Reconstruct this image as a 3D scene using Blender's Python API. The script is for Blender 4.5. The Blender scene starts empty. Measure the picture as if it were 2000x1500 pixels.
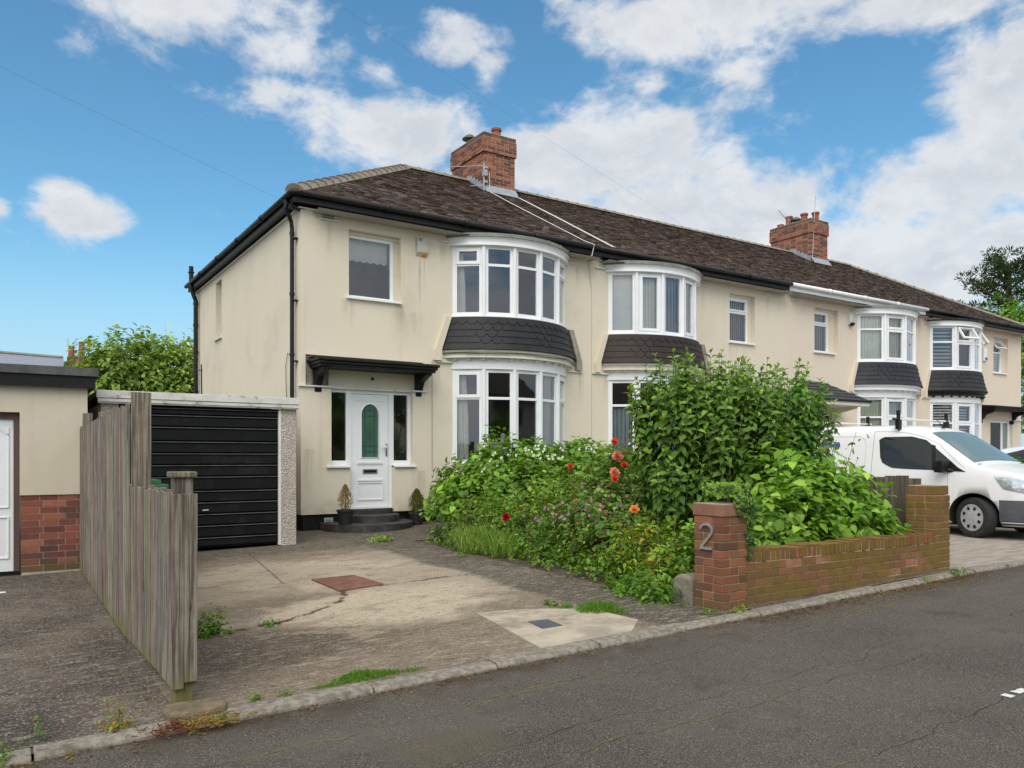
import bpy, math, random
import numpy as np
from mathutils import Vector, Matrix
R = math.radians
S = bpy.context.scene
COL = S.collection
random.seed(7); RS = np.random.RandomState(11)

# ------------------------------------------------------------------ camera, world, sun, exposure
CZ = 1.25
cam = bpy.data.cameras.new('camera'); co = bpy.data.objects.new('camera', cam); COL.objects.link(co)
co.location = (0, 0, CZ); co.rotation_euler = (R(90), 0, R(-33.2))
cam.sensor_width = 36; cam.lens = 27.67; cam.shift_y = 0.0715; cam.clip_start = 0.05; cam.clip_end = 2000
S.camera = co
S.render.engine = 'CYCLES'
S.cycles.use_denoising = True
S.cycles.max_bounces = 8; S.cycles.transparent_max_bounces = 16
S.view_settings.view_transform = 'Standard'; S.view_settings.look = 'None'
S.view_settings.exposure = 0.42; S.view_settings.gamma = 1
SUN_EL, SUN_AZ = 50, 224          # compass azimuth from +Y towards +X: behind the photographer
sd = bpy.data.lights.new('sun', 'SUN'); so = bpy.data.objects.new('sun', sd); COL.objects.link(so)
sd.energy = 1.7; sd.angle = R(50); sd.color = (1.0, .92, .80)
so.location = (-5, -12, 20)
az, el = R(SUN_AZ), R(SUN_EL)
sv = Vector((math.sin(az)*math.cos(el), math.cos(az)*math.cos(el), math.sin(el)))
so.rotation_euler = (-sv).to_track_quat('-Z', 'Y').to_euler()

def nn(nt, t, **kw):
    n = nt.nodes.new(t)
    for k, v in kw.items():
        if k.startswith('i_'):
            n.inputs[k[2:].replace('_', ' ')].default_value = v
        elif k.startswith('n_'):
            n.inputs[int(k[2:])].default_value = v
        else: setattr(n, k, v)
    return n
def sock(nt, s, v):
    if isinstance(v, (int, float, tuple, list)):
        if isinstance(v, (tuple, list)) and len(v) == 3 and s.type == 'RGBA': v = (*v, 1)
        s.default_value = v
    else: nt.links.new(v, s)
def M(nt, op, a, b=0.0, c=0.0, clamp=False):
    n = nt.nodes.new('ShaderNodeMath'); n.operation = op; n.use_clamp = clamp
    sock(nt, n.inputs[0], a); sock(nt, n.inputs[1], b)
    if op in ('MULTIPLY_ADD', 'SMOOTH_MIN', 'COMPARE', 'WRAP'): sock(nt, n.inputs[2], c)
    return n.outputs[0]
def MIX(nt, f, a, b, mode='MIX'):
    n = nt.nodes.new('ShaderNodeMix'); n.data_type = 'RGBA'; n.blend_type = mode
    sock(nt, n.inputs[0], f); sock(nt, n.inputs[6], a); sock(nt, n.inputs[7], b)
    return n.outputs[2]
def SM(nt, v, lo, hi, a=0.0, b=1.0):
    n = nt.nodes.new('ShaderNodeMapRange'); n.interpolation_type = 'SMOOTHSTEP'
    sock(nt, n.inputs[0], v)
    for i, q in enumerate((lo, hi, a, b)): n.inputs[i+1].default_value = q
    return n.outputs[0]
def NZ(nt, vec, scale, detail=4, rough=.55, dist=0.0, dim='3D'):
    n = nt.nodes.new('ShaderNodeTexNoise'); n.noise_dimensions = dim
    n.inputs['Scale'].default_value = scale; n.inputs['Detail'].default_value = detail
    n.inputs['Roughness'].default_value = rough; n.inputs['Distortion'].default_value = dist
    if vec is not None: nt.links.new(vec, n.inputs['Vector'])
    return n.outputs['Fac']
def VM(nt, op, a, b=(0, 0, 0)):
    n = nt.nodes.new('ShaderNodeVectorMath'); n.operation = op
    sock(nt, n.inputs[0], a); sock(nt, n.inputs[1], b); return n.outputs[0]
def SEP(nt, v):
    n = nt.nodes.new('ShaderNodeSeparateXYZ'); nt.links.new(v, n.inputs[0]); return n.outputs
def COMB(nt, x, y, z):
    n = nt.nodes.new('ShaderNodeCombineXYZ')
    for i, q in enumerate((x, y, z)): sock(nt, n.inputs[i], q)
    return n.outputs[0]

w = bpy.data.worlds.new('World'); S.world = w; w.use_nodes = True
nt = w.node_tree; nt.nodes.clear()
sky = nn(nt, 'ShaderNodeTexSky', sky_type='NISHITA', sun_disc=False, sun_elevation=R(SUN_EL), sun_rotation=R(SUN_AZ), air_density=1.0, dust_density=.6, ozone_density=1.6)
geo = nn(nt, 'ShaderNodeTexCoord'); D = geo.outputs['Generated']
dx, dy, dz = SEP(nt, D)
AZ = M(nt, 'MULTIPLY', M(nt, 'ARCTAN2', dx, dy), 57.2958)
EL = M(nt, 'MULTIPLY', M(nt, 'ARCSINE', dz), 57.2958)
zz = M(nt, 'ADD', M(nt, 'MAXIMUM', dz, 0.0), .22)
PL = COMB(nt, M(nt, 'DIVIDE', dx, zz), M(nt, 'DIVIDE', dy, zz), 0.0)
def cloud_density(az_s, el_s, pl):
    blobs = [(11.2,28.3,11.6,1.8,.85),(17.9,26.6,3.9,1.7,.9),(29.1,28.0,3.5,1.5,.9),(31.6,26.6,1.7,1.1,.8),(17.2,24.2,3.0,1.0,.62),(23.6,25.6,3.1,1.5,.6),
             (26.2,22.3,6.8,2.2,1),(38.8,20.6,10.0,3.1,1.1),(44.0,16.6,13.4,3.2,1.1),(47.8,28.9,9.6,2.1,1.1),(62.1,27.2,7.6,1.4,1),(49.5,25.2,2.1,1.2,.5),(42.8,25.0,2.0,1.2,.5),
             (65.6,22.5,3.3,3.2,1),(62.5,16.5,7.9,2.6,1.1),(59.2,12.8,12.4,4.0,1.1),(4.4,15.2,2.6,1.5,1.05),(0.0,14.9,0.8,0.7,.8),(12.7,7.4,3.4,1.1,.8),(4,24.0,1.3,1.6,.45)]
    tot = None
    for a, e, ra, re, amp in blobs:
        x = M(nt, 'DIVIDE', M(nt, 'SUBTRACT', az_s, a), ra*1.12); y = M(nt, 'DIVIDE', M(nt, 'SUBTRACT', el_s, e), re*1.12)
        r2 = M(nt, 'ADD', M(nt, 'MULTIPLY', x, x), M(nt, 'MULTIPLY', y, y))
        g = M(nt, 'MULTIPLY', M(nt, 'EXPONENT', M(nt, 'MULTIPLY', r2, -0.75)), amp*1.0)
        tot = g if tot is None else M(nt, 'MAXIMUM', tot, g)
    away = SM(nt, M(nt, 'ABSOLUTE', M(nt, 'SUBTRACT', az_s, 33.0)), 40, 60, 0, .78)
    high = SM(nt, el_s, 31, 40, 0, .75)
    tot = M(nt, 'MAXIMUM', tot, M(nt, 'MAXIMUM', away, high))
    n1 = NZ(nt, VM(nt, 'ADD', pl, (3.1, 1.7, 0)), 7.5, 10, .58, .35)
    n2 = NZ(nt, VM(nt, 'ADD', pl, (9.1, 4.7, 0)), 24.0, 8, .62, .2)
    d = M(nt, 'ADD', tot, M(nt, 'MULTIPLY', M(nt, 'SUBTRACT', n1, .5), 2.1))
    return M(nt, 'ADD', d, M(nt, 'MULTIPLY', M(nt, 'SUBTRACT', n2, .5), .9))
SD = VM(nt, 'MULTIPLY', D, (1, 1, 1.55))
dens = cloud_density(AZ, EL, SD)
puff = NZ(nt, VM(nt, 'ADD', SD, (0, .0, .045)), 9.0, 9, .6, .4)
mask = SM(nt, dens, .30, .90)
thick = SM(nt, dens, .62, 1.35)
# nishita graded to the photograph's saturated blue, paler towards the horizon
hs = nn(nt, 'ShaderNodeHueSaturation'); hs.inputs['Saturation'].default_value = 1.12
nt.links.new(sky.outputs[0], hs.inputs['Color'])
SKYK = .105
blue = MIX(nt, 1.0, hs.outputs[0], (.86*SKYK, 1.22*SKYK, 1.18*SKYK), 'MULTIPLY')
shade = M(nt, 'ADD', M(nt, 'MULTIPLY', thick, .55), M(nt, 'MULTIPLY', SM(nt, puff, .38, .62), .62), clamp=True)
ccol = MIX(nt, shade, (.64, .655, .69), (.47, .50, .56))
ccol = MIX(nt, SM(nt, puff, .5, .72, 0, .7), ccol, (.72, .715, .72))
blue = MIX(nt, SM(nt, EL, 16, 1, 0, .85), blue, (.36, .49, .62))
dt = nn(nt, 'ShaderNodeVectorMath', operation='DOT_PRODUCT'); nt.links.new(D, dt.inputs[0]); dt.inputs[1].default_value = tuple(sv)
gain = SM(nt, dt.outputs['Value'], .05, .95, 1.0, 1.95)            # extra brightness put into clouds towards the sun, as soft frontal fill
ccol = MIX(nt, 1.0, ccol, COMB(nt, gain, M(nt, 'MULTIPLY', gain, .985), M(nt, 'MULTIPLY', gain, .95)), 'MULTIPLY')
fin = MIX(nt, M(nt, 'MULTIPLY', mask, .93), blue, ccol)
bg = nn(nt, 'ShaderNodeBackground'); bg.inputs[1].default_value = 1.0
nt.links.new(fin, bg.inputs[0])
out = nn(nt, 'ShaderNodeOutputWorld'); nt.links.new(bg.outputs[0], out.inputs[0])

# ------------------------------------------------------------------ materials
MATS = {}
def mat(name, fn=None, base=(.5, .5, .5), rough=.7, metal=0.0, spec=.5):
    if name in MATS: return MATS[name]
    m = bpy.data.materials.new(name); m.use_nodes = True
    nt = m.node_tree; b = nt.nodes['Principled BSDF']
    b.inputs['Base Color'].default_value = (*base, 1); b.inputs['Roughness'].default_value = rough
    b.inputs['Metallic'].default_value = metal; b.inputs['Specular IOR Level'].default_value = spec
    if fn: fn(nt, b)
    MATS[name] = m; return m
def P(nt): return nt.nodes.new('ShaderNodeNewGeometry').outputs['Position']
def bump(nt, b, h, strength=.3, dist=.01, prev=None):
    n = nt.nodes.new('ShaderNodeBump'); n.inputs['Strength'].default_value = strength; n.inputs['Distance'].default_value = dist
    nt.links.new(h, n.inputs['Height'])
    if prev is not None: nt.links.new(prev, n.inputs['Normal'])
    nt.links.new(n.outputs[0], b.inputs['Normal']); return n.outputs[0]
def vary(c, a=.12, sc=6.0, bs=.2, bd=.005, bscale=60.0, dirt=None, stretch=None):
    """plain surface with soft tonal noise, fine bump and optional patchy dirt"""
    def f(nt, b):
        p = P(nt)
        if stretch: p = VM(nt, 'MULTIPLY', p, stretch)
        n = NZ(nt, p, sc, 6, .6)
        lo = tuple(x*(1-a) for x in c); hi = tuple(min(1, x*(1+a)) for x in c)
        col = MIX(nt, SM(nt, n, .3, .7), lo, hi)
        if dirt:
            dc, amt, ds = dirt
            col = MIX(nt, M(nt, 'MULTIPLY', SM(nt, NZ(nt, P(nt), ds, 8, .7), .52, .7), amt), col, dc)
        nt.links.new(col, b.inputs['Base Color'])
        if bs: bump(nt, b, NZ(nt, p, bscale, 5, .6), bs, bd)
    return f
def render_fn(c, grime=.35):
    def f(nt, b):
        p = P(nt)
        col = MIX(nt, SM(nt, NZ(nt, p, .8, 6, .6), .3, .7), tuple(x*.965 for x in c), c)
        st = NZ(nt, VM(nt, 'MULTIPLY', p, (5.5, 5.5, .35)), 1.0, 7, .65)
        col = MIX(nt, M(nt, 'MULTIPLY', SM(nt, st, .55, .75), grime*.55), col, (.36, .30, .21))
        pa = NZ(nt, VM(nt, 'ADD', p, (7, 3, 1)), .55, 8, .68)
        col = MIX(nt, M(nt, 'MULTIPLY', SM(nt, pa, .52, .75), grime), col, (.42, .35, .24))
        col = MIX(nt, M(nt, 'MULTIPLY', SM(nt, NZ(nt, p, 45, 3, .6), .6, .8), .18), col, (.40, .33, .22))
        x, y, z = SEP(nt, p); fr_ = NZ(nt, VM(nt, 'MULTIPLY', p, (14, 14, 1.2)), 1.0, 5, .6)
        for x0, hw_, zt_, ln_, am in ((6.60, .035, 4.98, 1.3, .55), (6.70, .02, 4.98, .9, .4), (4.84, .10, 5.36, .8, .35), (6.35, .45, 3.95, .9, .22), (5.2, .16, 4.05, .5, .3), (6.2, .12, 4.05, .6, .35), (7.1, .12, 5.3, .5, .3), (10.35, .10, 5.3, .7, .35), (6.95, .12, 3.04, .8, .35), (10.42, .10, 3.04, .9, .4), (15.1, .12, 4.05, .5, .3), (16.5, .1, 5.35, .7, .3), (14.1, .1, 5.3, .6, .3), (11.1, .1, 3.04, .7, .3), (4.5, .14, 1.4, 1.2, .35), (6.6, .2, 1.0, .8, .35)):
            d = M(nt, 'ABSOLUTE', M(nt, 'SUBTRACT', x, x0)); m = M(nt, 'MULTIPLY', SM(nt, d, hw_, hw_*.25), M(nt, 'MULTIPLY', SM(nt, z, zt_+.01, zt_-.03), SM(nt, z, zt_-ln_, zt_)))
            m = M(nt, 'MULTIPLY', M(nt, 'MULTIPLY', m, SM(nt, y, 14.2, 14.0)), SM(nt, fr_, .38, .6, .15, 1.0)); col = MIX(nt, M(nt, 'MULTIPLY', m, am), col, (.25, .20, .135))
        col = MIX(nt, M(nt, 'MULTIPLY', M(nt, 'MULTIPLY', SM(nt, z, .62, .25), SM(nt, NZ(nt, p, 3, 6, .7), .4, .65)), .5), col, (.30, .27, .17))
        nt.links.new(col, b.inputs['Base Color'])
        n1 = bump(nt, b, NZ(nt, p, 6, 3, .5), .25, .02)
        bump(nt, b, NZ(nt, p, 130, 3, .7), .5, .006, n1)
    return f
cream = mat('cream_render', render_fn((.70, .63, .50), .34), rough=.92, spec=.2)
cream_far = mat('peach_render', render_fn((.715, .62, .50), .18), rough=.92, spec=.2)
cream_g = mat('garage_render', render_fn((.60, .54, .42), .45), rough=.92, spec=.2)
white = mat('white_plastic', vary((.78, .79, .80), .03, 3, .05, .002, 20), rough=.32)
white_old = mat('aged_white_paint', vary((.66, .65, .60), .08, 3, .3, .004, 60, ((.30, .27, .22), .55, 5)), rough=.65)
flake = mat('flaking_white_paint', vary((.62, .61, .57), .1, 4, .5, .006, 50, ((.20, .16, .12), .85, 7), (1, 1, 4)), rough=.75)
creamw = mat('cream_gloss_paint', vary((.68, .65, .55), .06, 3, .15, .003, 40, ((.35, .31, .22), .4, 4)), rough=.5)
black = mat('black_gloss_paint', vary((.008, .0075, .007), .3, 5, .3, .003, 40, ((.06, .055, .05), .30, 14)), rough=.5, spec=.3)
black_pl = mat('black_plastic', vary((.010, .0095, .009), .2, 5, .1, .002, 30, ((.07, .06, .05), .35, 9)), rough=.45, spec=.3)
trim_grey = mat('pvc_trim', vary((.62, .63, .62), .06, 4, .1, .003, 40, ((.30, .28, .24), .35, 6)), rough=.5)
lead = mat('lead_roofing', vary((.19, .20, .175), .2, 3, .2, .004, 30, ((.26, .29, .20), .5, 3)), rough=.6)
leadb = mat('lead_flashing', vary((.28, .31, .34), .15, 5, .2, .004, 30), rough=.5)
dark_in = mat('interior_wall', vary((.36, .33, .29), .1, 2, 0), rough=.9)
bare = mat('bare_wall', vary((.30, .27, .22), .25, 5, .6, .01, 60, ((.12, .10, .08), .6, 6)), rough=.95)
steel = mat('brushed_steel', base=(.42, .42, .42), rough=.3, metal=.9)
amber = mat('amber_lens', base=(.75, .28, .03), rough=.25)
curtain = mat('white_curtain', vary((.70, .69, .64), .06, 4, 0), rough=.9)
blind_w = mat('white_blind', vary((.80, .78, .74), .05, 4, 0), rough=.85)
blind_g = mat('green_white_blind', vary((.76, .78, .66), .05, 4, 0), rough=.85)
blind_p = mat('pink_blind', vary((.60, .46, .42), .08, 4, 0), rough=.85)
blind_d = mat('grey_blind', vary((.40, .45, .47), .08, 4, 0), rough=.8)
stone_w = mat('white_plaster', vary((.72, .71, .68), .05, 4, .1), rough=.7)
wire_b = mat('wire_black', base=(.03, .03, .03), rough=.6)
wire_w = mat('cable_white', base=(.72, .70, .66), rough=.6)
mossyc = mat('mossy_mortar', vary((.24, .215, .16), .2, 8, .5, .01, 60, ((.30, .26, .08), .5, 5)), rough=.95)
rubber = mat('tyre_rubber', vary((.022, .021, .020), .3, 20, .2, .003, 80), rough=.85)
hub = mat('hubcap_silver', vary((.52, .52, .53), .08, 8, 0, dirt=((.20, .17, .13), .4, 12)), rough=.42, metal=.35)
vanw = mat('van_white_paint', vary((.76, .76, .75), .02, 1.5, 0, dirt=((.50, .46, .38), .22, 2.2)), rough=.22)
bumper = mat('grey_bumper', vary((.075, .08, .09), .15, 6, .2, .002, 120), rough=.6)
arch_d = mat('wheel_arch_black', base=(.01, .01, .01), rough=.9)
green_pl = mat('green_plastic', vary((.03, .14, .06), .15, 5, .1, .003, 40, ((.10, .17, .10), .4, 6)), rough=.5)
rust = mat('rusty_steel', vary((.17, .075, .045), .3, 7, .5, .004, 80, ((.08, .045, .035), .7, 5)), rough=.85)
drain = mat('drain_cover', vary((.07, .08, .095), .2, 20, .4, .004, 90), rough=.6)
soil = mat('soil', vary((.07, .05, .035), .35, 8, .8, .03, 30), rough=1)
letter = mat('lettering_blue', base=(.03, .08, .35), rough=.3)
purple = mat('lettering_purple', base=(.20, .03, .38), rough=.3)
glass_teal = mat('leaded_green_glass', base=(.055, .14, .10), rough=.12, spec=.8)
headl = mat('headlamp_lens', vary((.55, .58, .60), .25, 22, .3, .01, 14), rough=.06, metal=.55)
carglass = mat('windscreen_glass', base=(.15, .20, .185), rough=.05, spec=.6)
carglass_d = mat('tinted_side_glass', base=(.012, .015, .014), rough=.03, spec=.55)
grey_num = mat('weathered_grey_metal', vary((.36, .34, .31), .2, 30, .3), rough=.5, metal=.4)
pot_m = mat('black_glazed_pot', vary((.02, .02, .02), .2, 9, .1), rough=.4)

def glass_fn(refl, tint):
    m = bpy.data.materials.new('window_glass'); m.use_nodes = True
    nt = m.node_tree; nt.nodes.clear()
    tr = nn(nt, 'ShaderNodeBsdfTransparent'); tr.inputs[0].default_value = (*tint, 1)
    gl = nn(nt, 'ShaderNodeBsdfGlossy'); gl.inputs['Roughness'].default_value = .012; gl.inputs['Color'].default_value = (.92, .95, 1, 1)
    p = P(nt); bm = nn(nt, 'ShaderNodeBump'); bm.inputs['Strength'].default_value = .05; bm.inputs['Distance'].default_value = .02
    nt.links.new(NZ(nt, p, 1.6, 2, .5), bm.inputs['Height']); nt.links.new(bm.outputs[0], gl.inputs['Normal'])
    fr = nn(nt, 'ShaderNodeFresnel'); fr.inputs[0].default_value = 1.5
    mx = nn(nt, 'ShaderNodeMixShader'); nt.links.new(M(nt, 'MULTIPLY', fr.outputs[0], refl, clamp=True), mx.inputs[0])
    nt.links.new(tr.outputs[0], mx.inputs[1]); nt.links.new(gl.outputs[0], mx.inputs[2])
    o = nn(nt, 'ShaderNodeOutputMaterial'); nt.links.new(mx.outputs[0], o.inputs[0]); return m
glass = glass_fn(2.6, (.93, .95, .95))

def attr_mat(name, rough=.85, moss=None, bs=.5, bd=.005, bscale=90, spec=.3, mixn=.35, nsc=14):
    """colour comes from the piece's own colour attribute, weathered by noise"""
    def f(nt, b):
        a = nn(nt, 'ShaderNodeAttribute', attribute_name='Col'); p = P(nt)
        n = NZ(nt, p, nsc, 7, .65)
        dark = MIX(nt, 1.0, a.outputs['Color'], (.45, .43, .42), 'MULTIPLY')
        col = MIX(nt, M(nt, 'MULTIPLY', SM(nt, n, .42, .72), mixn), a.outputs['Color'], dark)
        if moss: col = moss(nt, p, col)
        nt.links.new(col, b.inputs['Base Color']); bump(nt, b, NZ(nt, p, bscale, 5, .65), bs, bd)
    return mat(name, f, rough=rough, spec=spec)
def moss_wall(nt, p, col):
    x, y, z = SEP(nt, p)
    n = NZ(nt, VM(nt, 'MULTIPLY', p, (1, 1, 1.6)), 1.7, 7, .62)
    m = M(nt, 'MULTIPLY', SM(nt, n, .30, .56), SM(nt, x, 5.45, 6.0, .25, 1.0))
    col = MIX(nt, M(nt, 'MULTIPLY', m, .86), col, MIX(nt, NZ(nt, p, 9, 4), (.095, .065, .018), (.24, .155, .022)))
    foot = M(nt, 'MULTIPLY', SM(nt, z, .10, -.15), SM(nt, NZ(nt, p, 5, 4), .3, .6))
    col = MIX(nt, M(nt, 'MULTIPLY', foot, .7), col, (.11, .10, .045))
    d = NZ(nt, VM(nt, 'MULTIPLY', p, (2.2, 2.2, .7)), 1.3, 6, .7)
    return MIX(nt, M(nt, 'MULTIPLY', SM(nt, d, .55, .75), .55), col, (.055, .042, .028))
brick_wall_m = attr_mat('weathered_brick', moss=moss_wall)
def moss_chim(nt, p, col):
    z = SEP(nt, p)[2]
    col = MIX(nt, M(nt, 'MULTIPLY', SM(nt, M(nt, 'ADD', z, M(nt, 'MULTIPLY', NZ(nt, p, 3, 4), .5)), 9.2, 9.5), .6), col, (.09, .075, .045))
    return MIX(nt, M(nt, 'MULTIPLY', SM(nt, NZ(nt, p, 2.2, 6, .7), .55, .72), .45), col, (.07, .045, .035))
brick_chim_m = attr_mat('chimney_brick', moss=moss_chim)
def moss_red(nt, p, col):
    z = SEP(nt, p)[2]
    return MIX(nt, M(nt, 'MULTIPLY', SM(nt, M(nt, 'ADD', z, M(nt, 'MULTIPLY', NZ(nt, p, 5, 4), .25)), .22, .02), .85), col, (.10, .085, .035))
brick_red_m = attr_mat('red_plinth_brick', moss=moss_red)
def tile_moss(nt, p, col):
    n = NZ(nt, p, 3.0, 8, .7); n2 = NZ(nt, VM(nt, 'MULTIPLY', p, (1, 1.6, 1.6)), 17, 6, .68)
    col = MIX(nt, M(nt, 'MULTIPLY', SM(nt, n2, .47, .58), .75), col, (.060, .034, .018))
    col = MIX(nt, M(nt, 'MULTIPLY', SM(nt, n, .55, .70), .35), col, (.080, .048, .018))
    return MIX(nt, M(nt, 'MULTIPLY', SM(nt, NZ(nt, p, 55, 3), .68, .74), .5), col, (.26, .22, .19))
tile_m = attr_mat('mossy_roof_tile', moss=tile_moss, bs=.8, bd=.012, bscale=45)
ridge_m = attr_mat('ridge_tile', bs=.5, moss=lambda nt, p, c: MIX(nt, M(nt, 'MULTIPLY', SM(nt, NZ(nt, p, 9, 6, .7), .5, .65), .6), c, (.22, .20, .13)))
slate_m = attr_mat('slate', bs=.35, bd=.004, bscale=50, rough=.55, spec=.25, nsc=5, mixn=.4)
def wood_fn(nt, p, col):
    g = NZ(nt, VM(nt, 'MULTIPLY', p, (60, 60, 1.6)), 1.0, 6, .65)
    col = MIX(nt, M(nt, 'MULTIPLY', SM(nt, g, .40, .62), .85), col, (.07, .052, .036))
    z = SEP(nt, p)[2]
    kn = NZ(nt, VM(nt, 'MULTIPLY', p, (11, 11, 4)), 1.0, 2, .5)
    col = MIX(nt, M(nt, 'MULTIPLY', SM(nt, NZ(nt, VM(nt, 'MULTIPLY', p, (22, 22, 1.1)), 1.0, 4, .6), .56, .60), .55), col, (.04, .03, .02))
    col = MIX(nt, M(nt, 'MULTIPLY', SM(nt, kn, .69, .73), .8), col, (.05, .035, .025))
    a = M(nt, 'MULTIPLY', SM(nt, M(nt, 'ADD', z, M(nt, 'MULTIPLY', NZ(nt, p, 4, 4), .5)), .26, .06), .8)
    return MIX(nt, a, col, (.15, .145, .035))
wood_m = attr_mat('weathered_wood', moss=wood_fn, bs=.5, bd=.004, bscale=30, nsc=5, mixn=.5)
leaf_ms = {}
def leaf_mat(name, trans=.35, rough=.52):
    if name in leaf_ms: return leaf_ms[name]
    m = bpy.data.materials.new(name); m.use_nodes = True; nt = m.node_tree; b = nt.nodes['Principled BSDF']
    a = nn(nt, 'ShaderNodeAttribute', attribute_name='Col')
    g_ = (1.12, 1.18, .80) if name == 'leaf' else (1, 1, 1)
    lc_ = MIX(nt, 1.0, a.outputs['Color'], g_, 'MULTIPLY')
    nt.links.new(lc_, b.inputs['Base Color']); b.inputs['Roughness'].default_value = rough
    b.inputs['Specular IOR Level'].default_value = .22
    tl = nn(nt, 'ShaderNodeBsdfTranslucent'); nt.links.new(MIX(nt, 1.0, lc_, (1.3, 1.4, .5), 'MULTIPLY'), tl.inputs[0])
    mx = nn(nt, 'ShaderNodeMixShader'); mx.inputs[0].default_value = trans
    nt.links.new(b.outputs[0], mx.inputs[1]); nt.links.new(tl.outputs[0], mx.inputs[2])
    nt.links.new(mx.outputs[0], nt.nodes['Material Output'].inputs[0])
    leaf_ms[name] = m; return m
leafM = leaf_mat('leaf'); petalM = leaf_mat('petal', .25, .6)
def bark_fn(nt, b):
    p = P(nt); c = MIX(nt, NZ(nt, VM(nt, 'MULTIPLY', p, (30, 30, 5)), 1, 5), (.06, .045, .03), (.17, .135, .09))
    nt.links.new(c, b.inputs['Base Color'])
bark = mat('bark', bark_fn, rough=.95)
def peb_fn(nt, b):
    p = P(nt); v = nn(nt, 'ShaderNodeTexVoronoi'); v.inputs['Scale'].default_value = 62; nt.links.new(p, v.inputs['Vector'])
    sp = SEP(nt, v.outputs['Color'])[0]
    c = MIX(nt, sp, (.42, .35, .29), (.66, .60, .53)); c = MIX(nt, M(nt, 'MULTIPLY', SM(nt, NZ(nt, p, 6, 6, .7), .5, .7), .4), c, (.22, .17, .12))
    nt.links.new(c, b.inputs['Base Color']); bump(nt, b, M(nt, 'SUBTRACT', 1.0, v.outputs['Distance']), 1.0, .02)
pebble = mat('pebbledash', peb_fn, rough=.95)

# ------------------------------------------------------------------ mesh helpers
OFF = {}
class MB:
    def __init__(s): s.v = []; s.f = []; s.m = []; s.c = []
    def add(s, vs, fs, m=0, c=None):
        o = len(s.v); s.v += [tuple(v) for v in vs]; s.f += [tuple(i+o for i in f) for f in fs]; s.m += [m]*len(fs)
        s.c += [c or (.5, .5, .5)]*len(vs); return s
    def box(s, x0, x1, y0, y1, z0, z1, m=0, c=None, mtx=None):
        v = [(x, y, z) for z in (z0, z1) for y in (y0, y1) for x in (x0, x1)]
        if mtx is not None: v = [tuple(mtx @ Vector(q)) for q in v]
        return s.add(v, [(0, 2, 3, 1), (4, 5, 7, 6), (0, 1, 5, 4), (2, 6, 7, 3), (0, 4, 6, 2), (1, 3, 7, 5)], m, c)
    def quad(s, a, b, c_, d, m=0, c=None): return s.add([a, b, c_, d], [(0, 1, 2, 3)], m, c)
    def prism(s, poly, axis, a0, a1, m=0, c=None):
        """poly: 2-D outline; axis 0/1/2 extrusion from a0 to a1"""
        def mk(p, a):
            if axis == 0: return (a, p[0], p[1])
            if axis == 1: return (p[0], a, p[1])
            return (p[0], p[1], a)
        n = len(poly); v = [mk(p, a0) for p in poly]+[mk(p, a1) for p in poly]
        return s.add(v, [tuple(range(n))[::-1], tuple(range(n, 2*n))]+[(i, (i+1) % n, n+(i+1) % n, n+i) for i in range(n)], m, c)
    def tube(s, pts, r, n=8, m=0, c=None, cap=True):
        pts = [Vector(p) for p in pts]; rs = r if isinstance(r, (list, tuple)) else [r]*len(pts)
        vs = []; fs = []; up = None
        for i, p in enumerate(pts):
            t = (pts[min(i+1, len(pts)-1)]-pts[max(i-1, 0)])
            t = t.normalized() if t.length > 1e-9 else Vector((0, 0, 1))
            if up is None: up = t.orthogonal().normalized()
            up = (up-t*up.dot(t)); up = up.normalized() if up.length > 1e-6 else t.orthogonal().normalized()
            bn = t.cross(up)
            for k in range(n):
                a = 2*math.pi*k/n; vs.append(p+up*(math.cos(a)*rs[i])+bn*(math.sin(a)*rs[i]))
        for i in range(len(pts)-1):
            for k in range(n): fs.append((i*n+k, i*n+(k+1) % n, (i+1)*n+(k+1) % n, (i+1)*n+k))
        if cap: fs += [tuple(range(n))[::-1], tuple(range((len(pts)-1)*n, len(pts)*n))]
        return s.add(vs, fs, m, c)
    def lathe(s, cx, cy, prof, n=24, m=0, c=None, a0=0, a1=2*math.pi):
        full = abs(a1-a0-2*math.pi) < 1e-6; k = n if full else n+1; vs = []; fs = []
        for r, z in prof:
            for i in range(k):
                a = a0+(a1-a0)*i/n; vs.append((cx+r*math.cos(a), cy+r*math.sin(a), z))
        for j in range(len(prof)-1):
            for i in range(n): fs.append((j*k+i, j*k+(i+1) % k, (j+1)*k+(i+1) % k, (j+1)*k+i))
        return s.add(vs, fs, m, c)
    def build(s, name, mats, parent=None, smooth=False, at=None, bevel=0):
        me = bpy.data.meshes.new(name)
        off = Vector(OFF.get(parent.name, (0, 0, 0))) if parent else Vector(at or (0, 0, 0))
        me.from_pydata([(v[0]-off[0], v[1]-off[1], v[2]-off[2]) for v in s.v], [], s.f)
        mats = mats if isinstance(mats, (list, tuple)) else [mats]
        for m in mats: me.materials.append(m)
        me.polygons.foreach_set('material_index', s.m)
        ca = me.color_attributes.new('Col', 'FLOAT_COLOR', 'POINT')
        arr = np.ones((len(s.v), 4), dtype=np.float32); arr[:, :3] = s.c if s.c else 0
        ca.data.foreach_set('color', arr.ravel())
        if smooth: me.polygons.foreach_set('use_smooth', [True]*len(s.f))
        me.update()
        return link(me, name, parent, off, bevel)
def link(me, name, parent, off, bevel=0):
    o = bpy.data.objects.new(name, me); COL.objects.link(o)
    if parent: o.parent = parent
    else: o.location = off
    OFF[o.name] = tuple(off)
    if bevel:
        b = o.modifiers.new('bevel', 'BEVEL'); b.width = bevel; b.segments = 2; b.limit_method = 'ANGLE'; b.harden_normals = False
    return o
def tag(o, label=None, cat=None, group=None, kind=None):
    if label: o['label'] = label
    if cat: o['category'] = cat
    if group: o['group'] = group
    if kind: o['kind'] = kind
    return o
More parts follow.
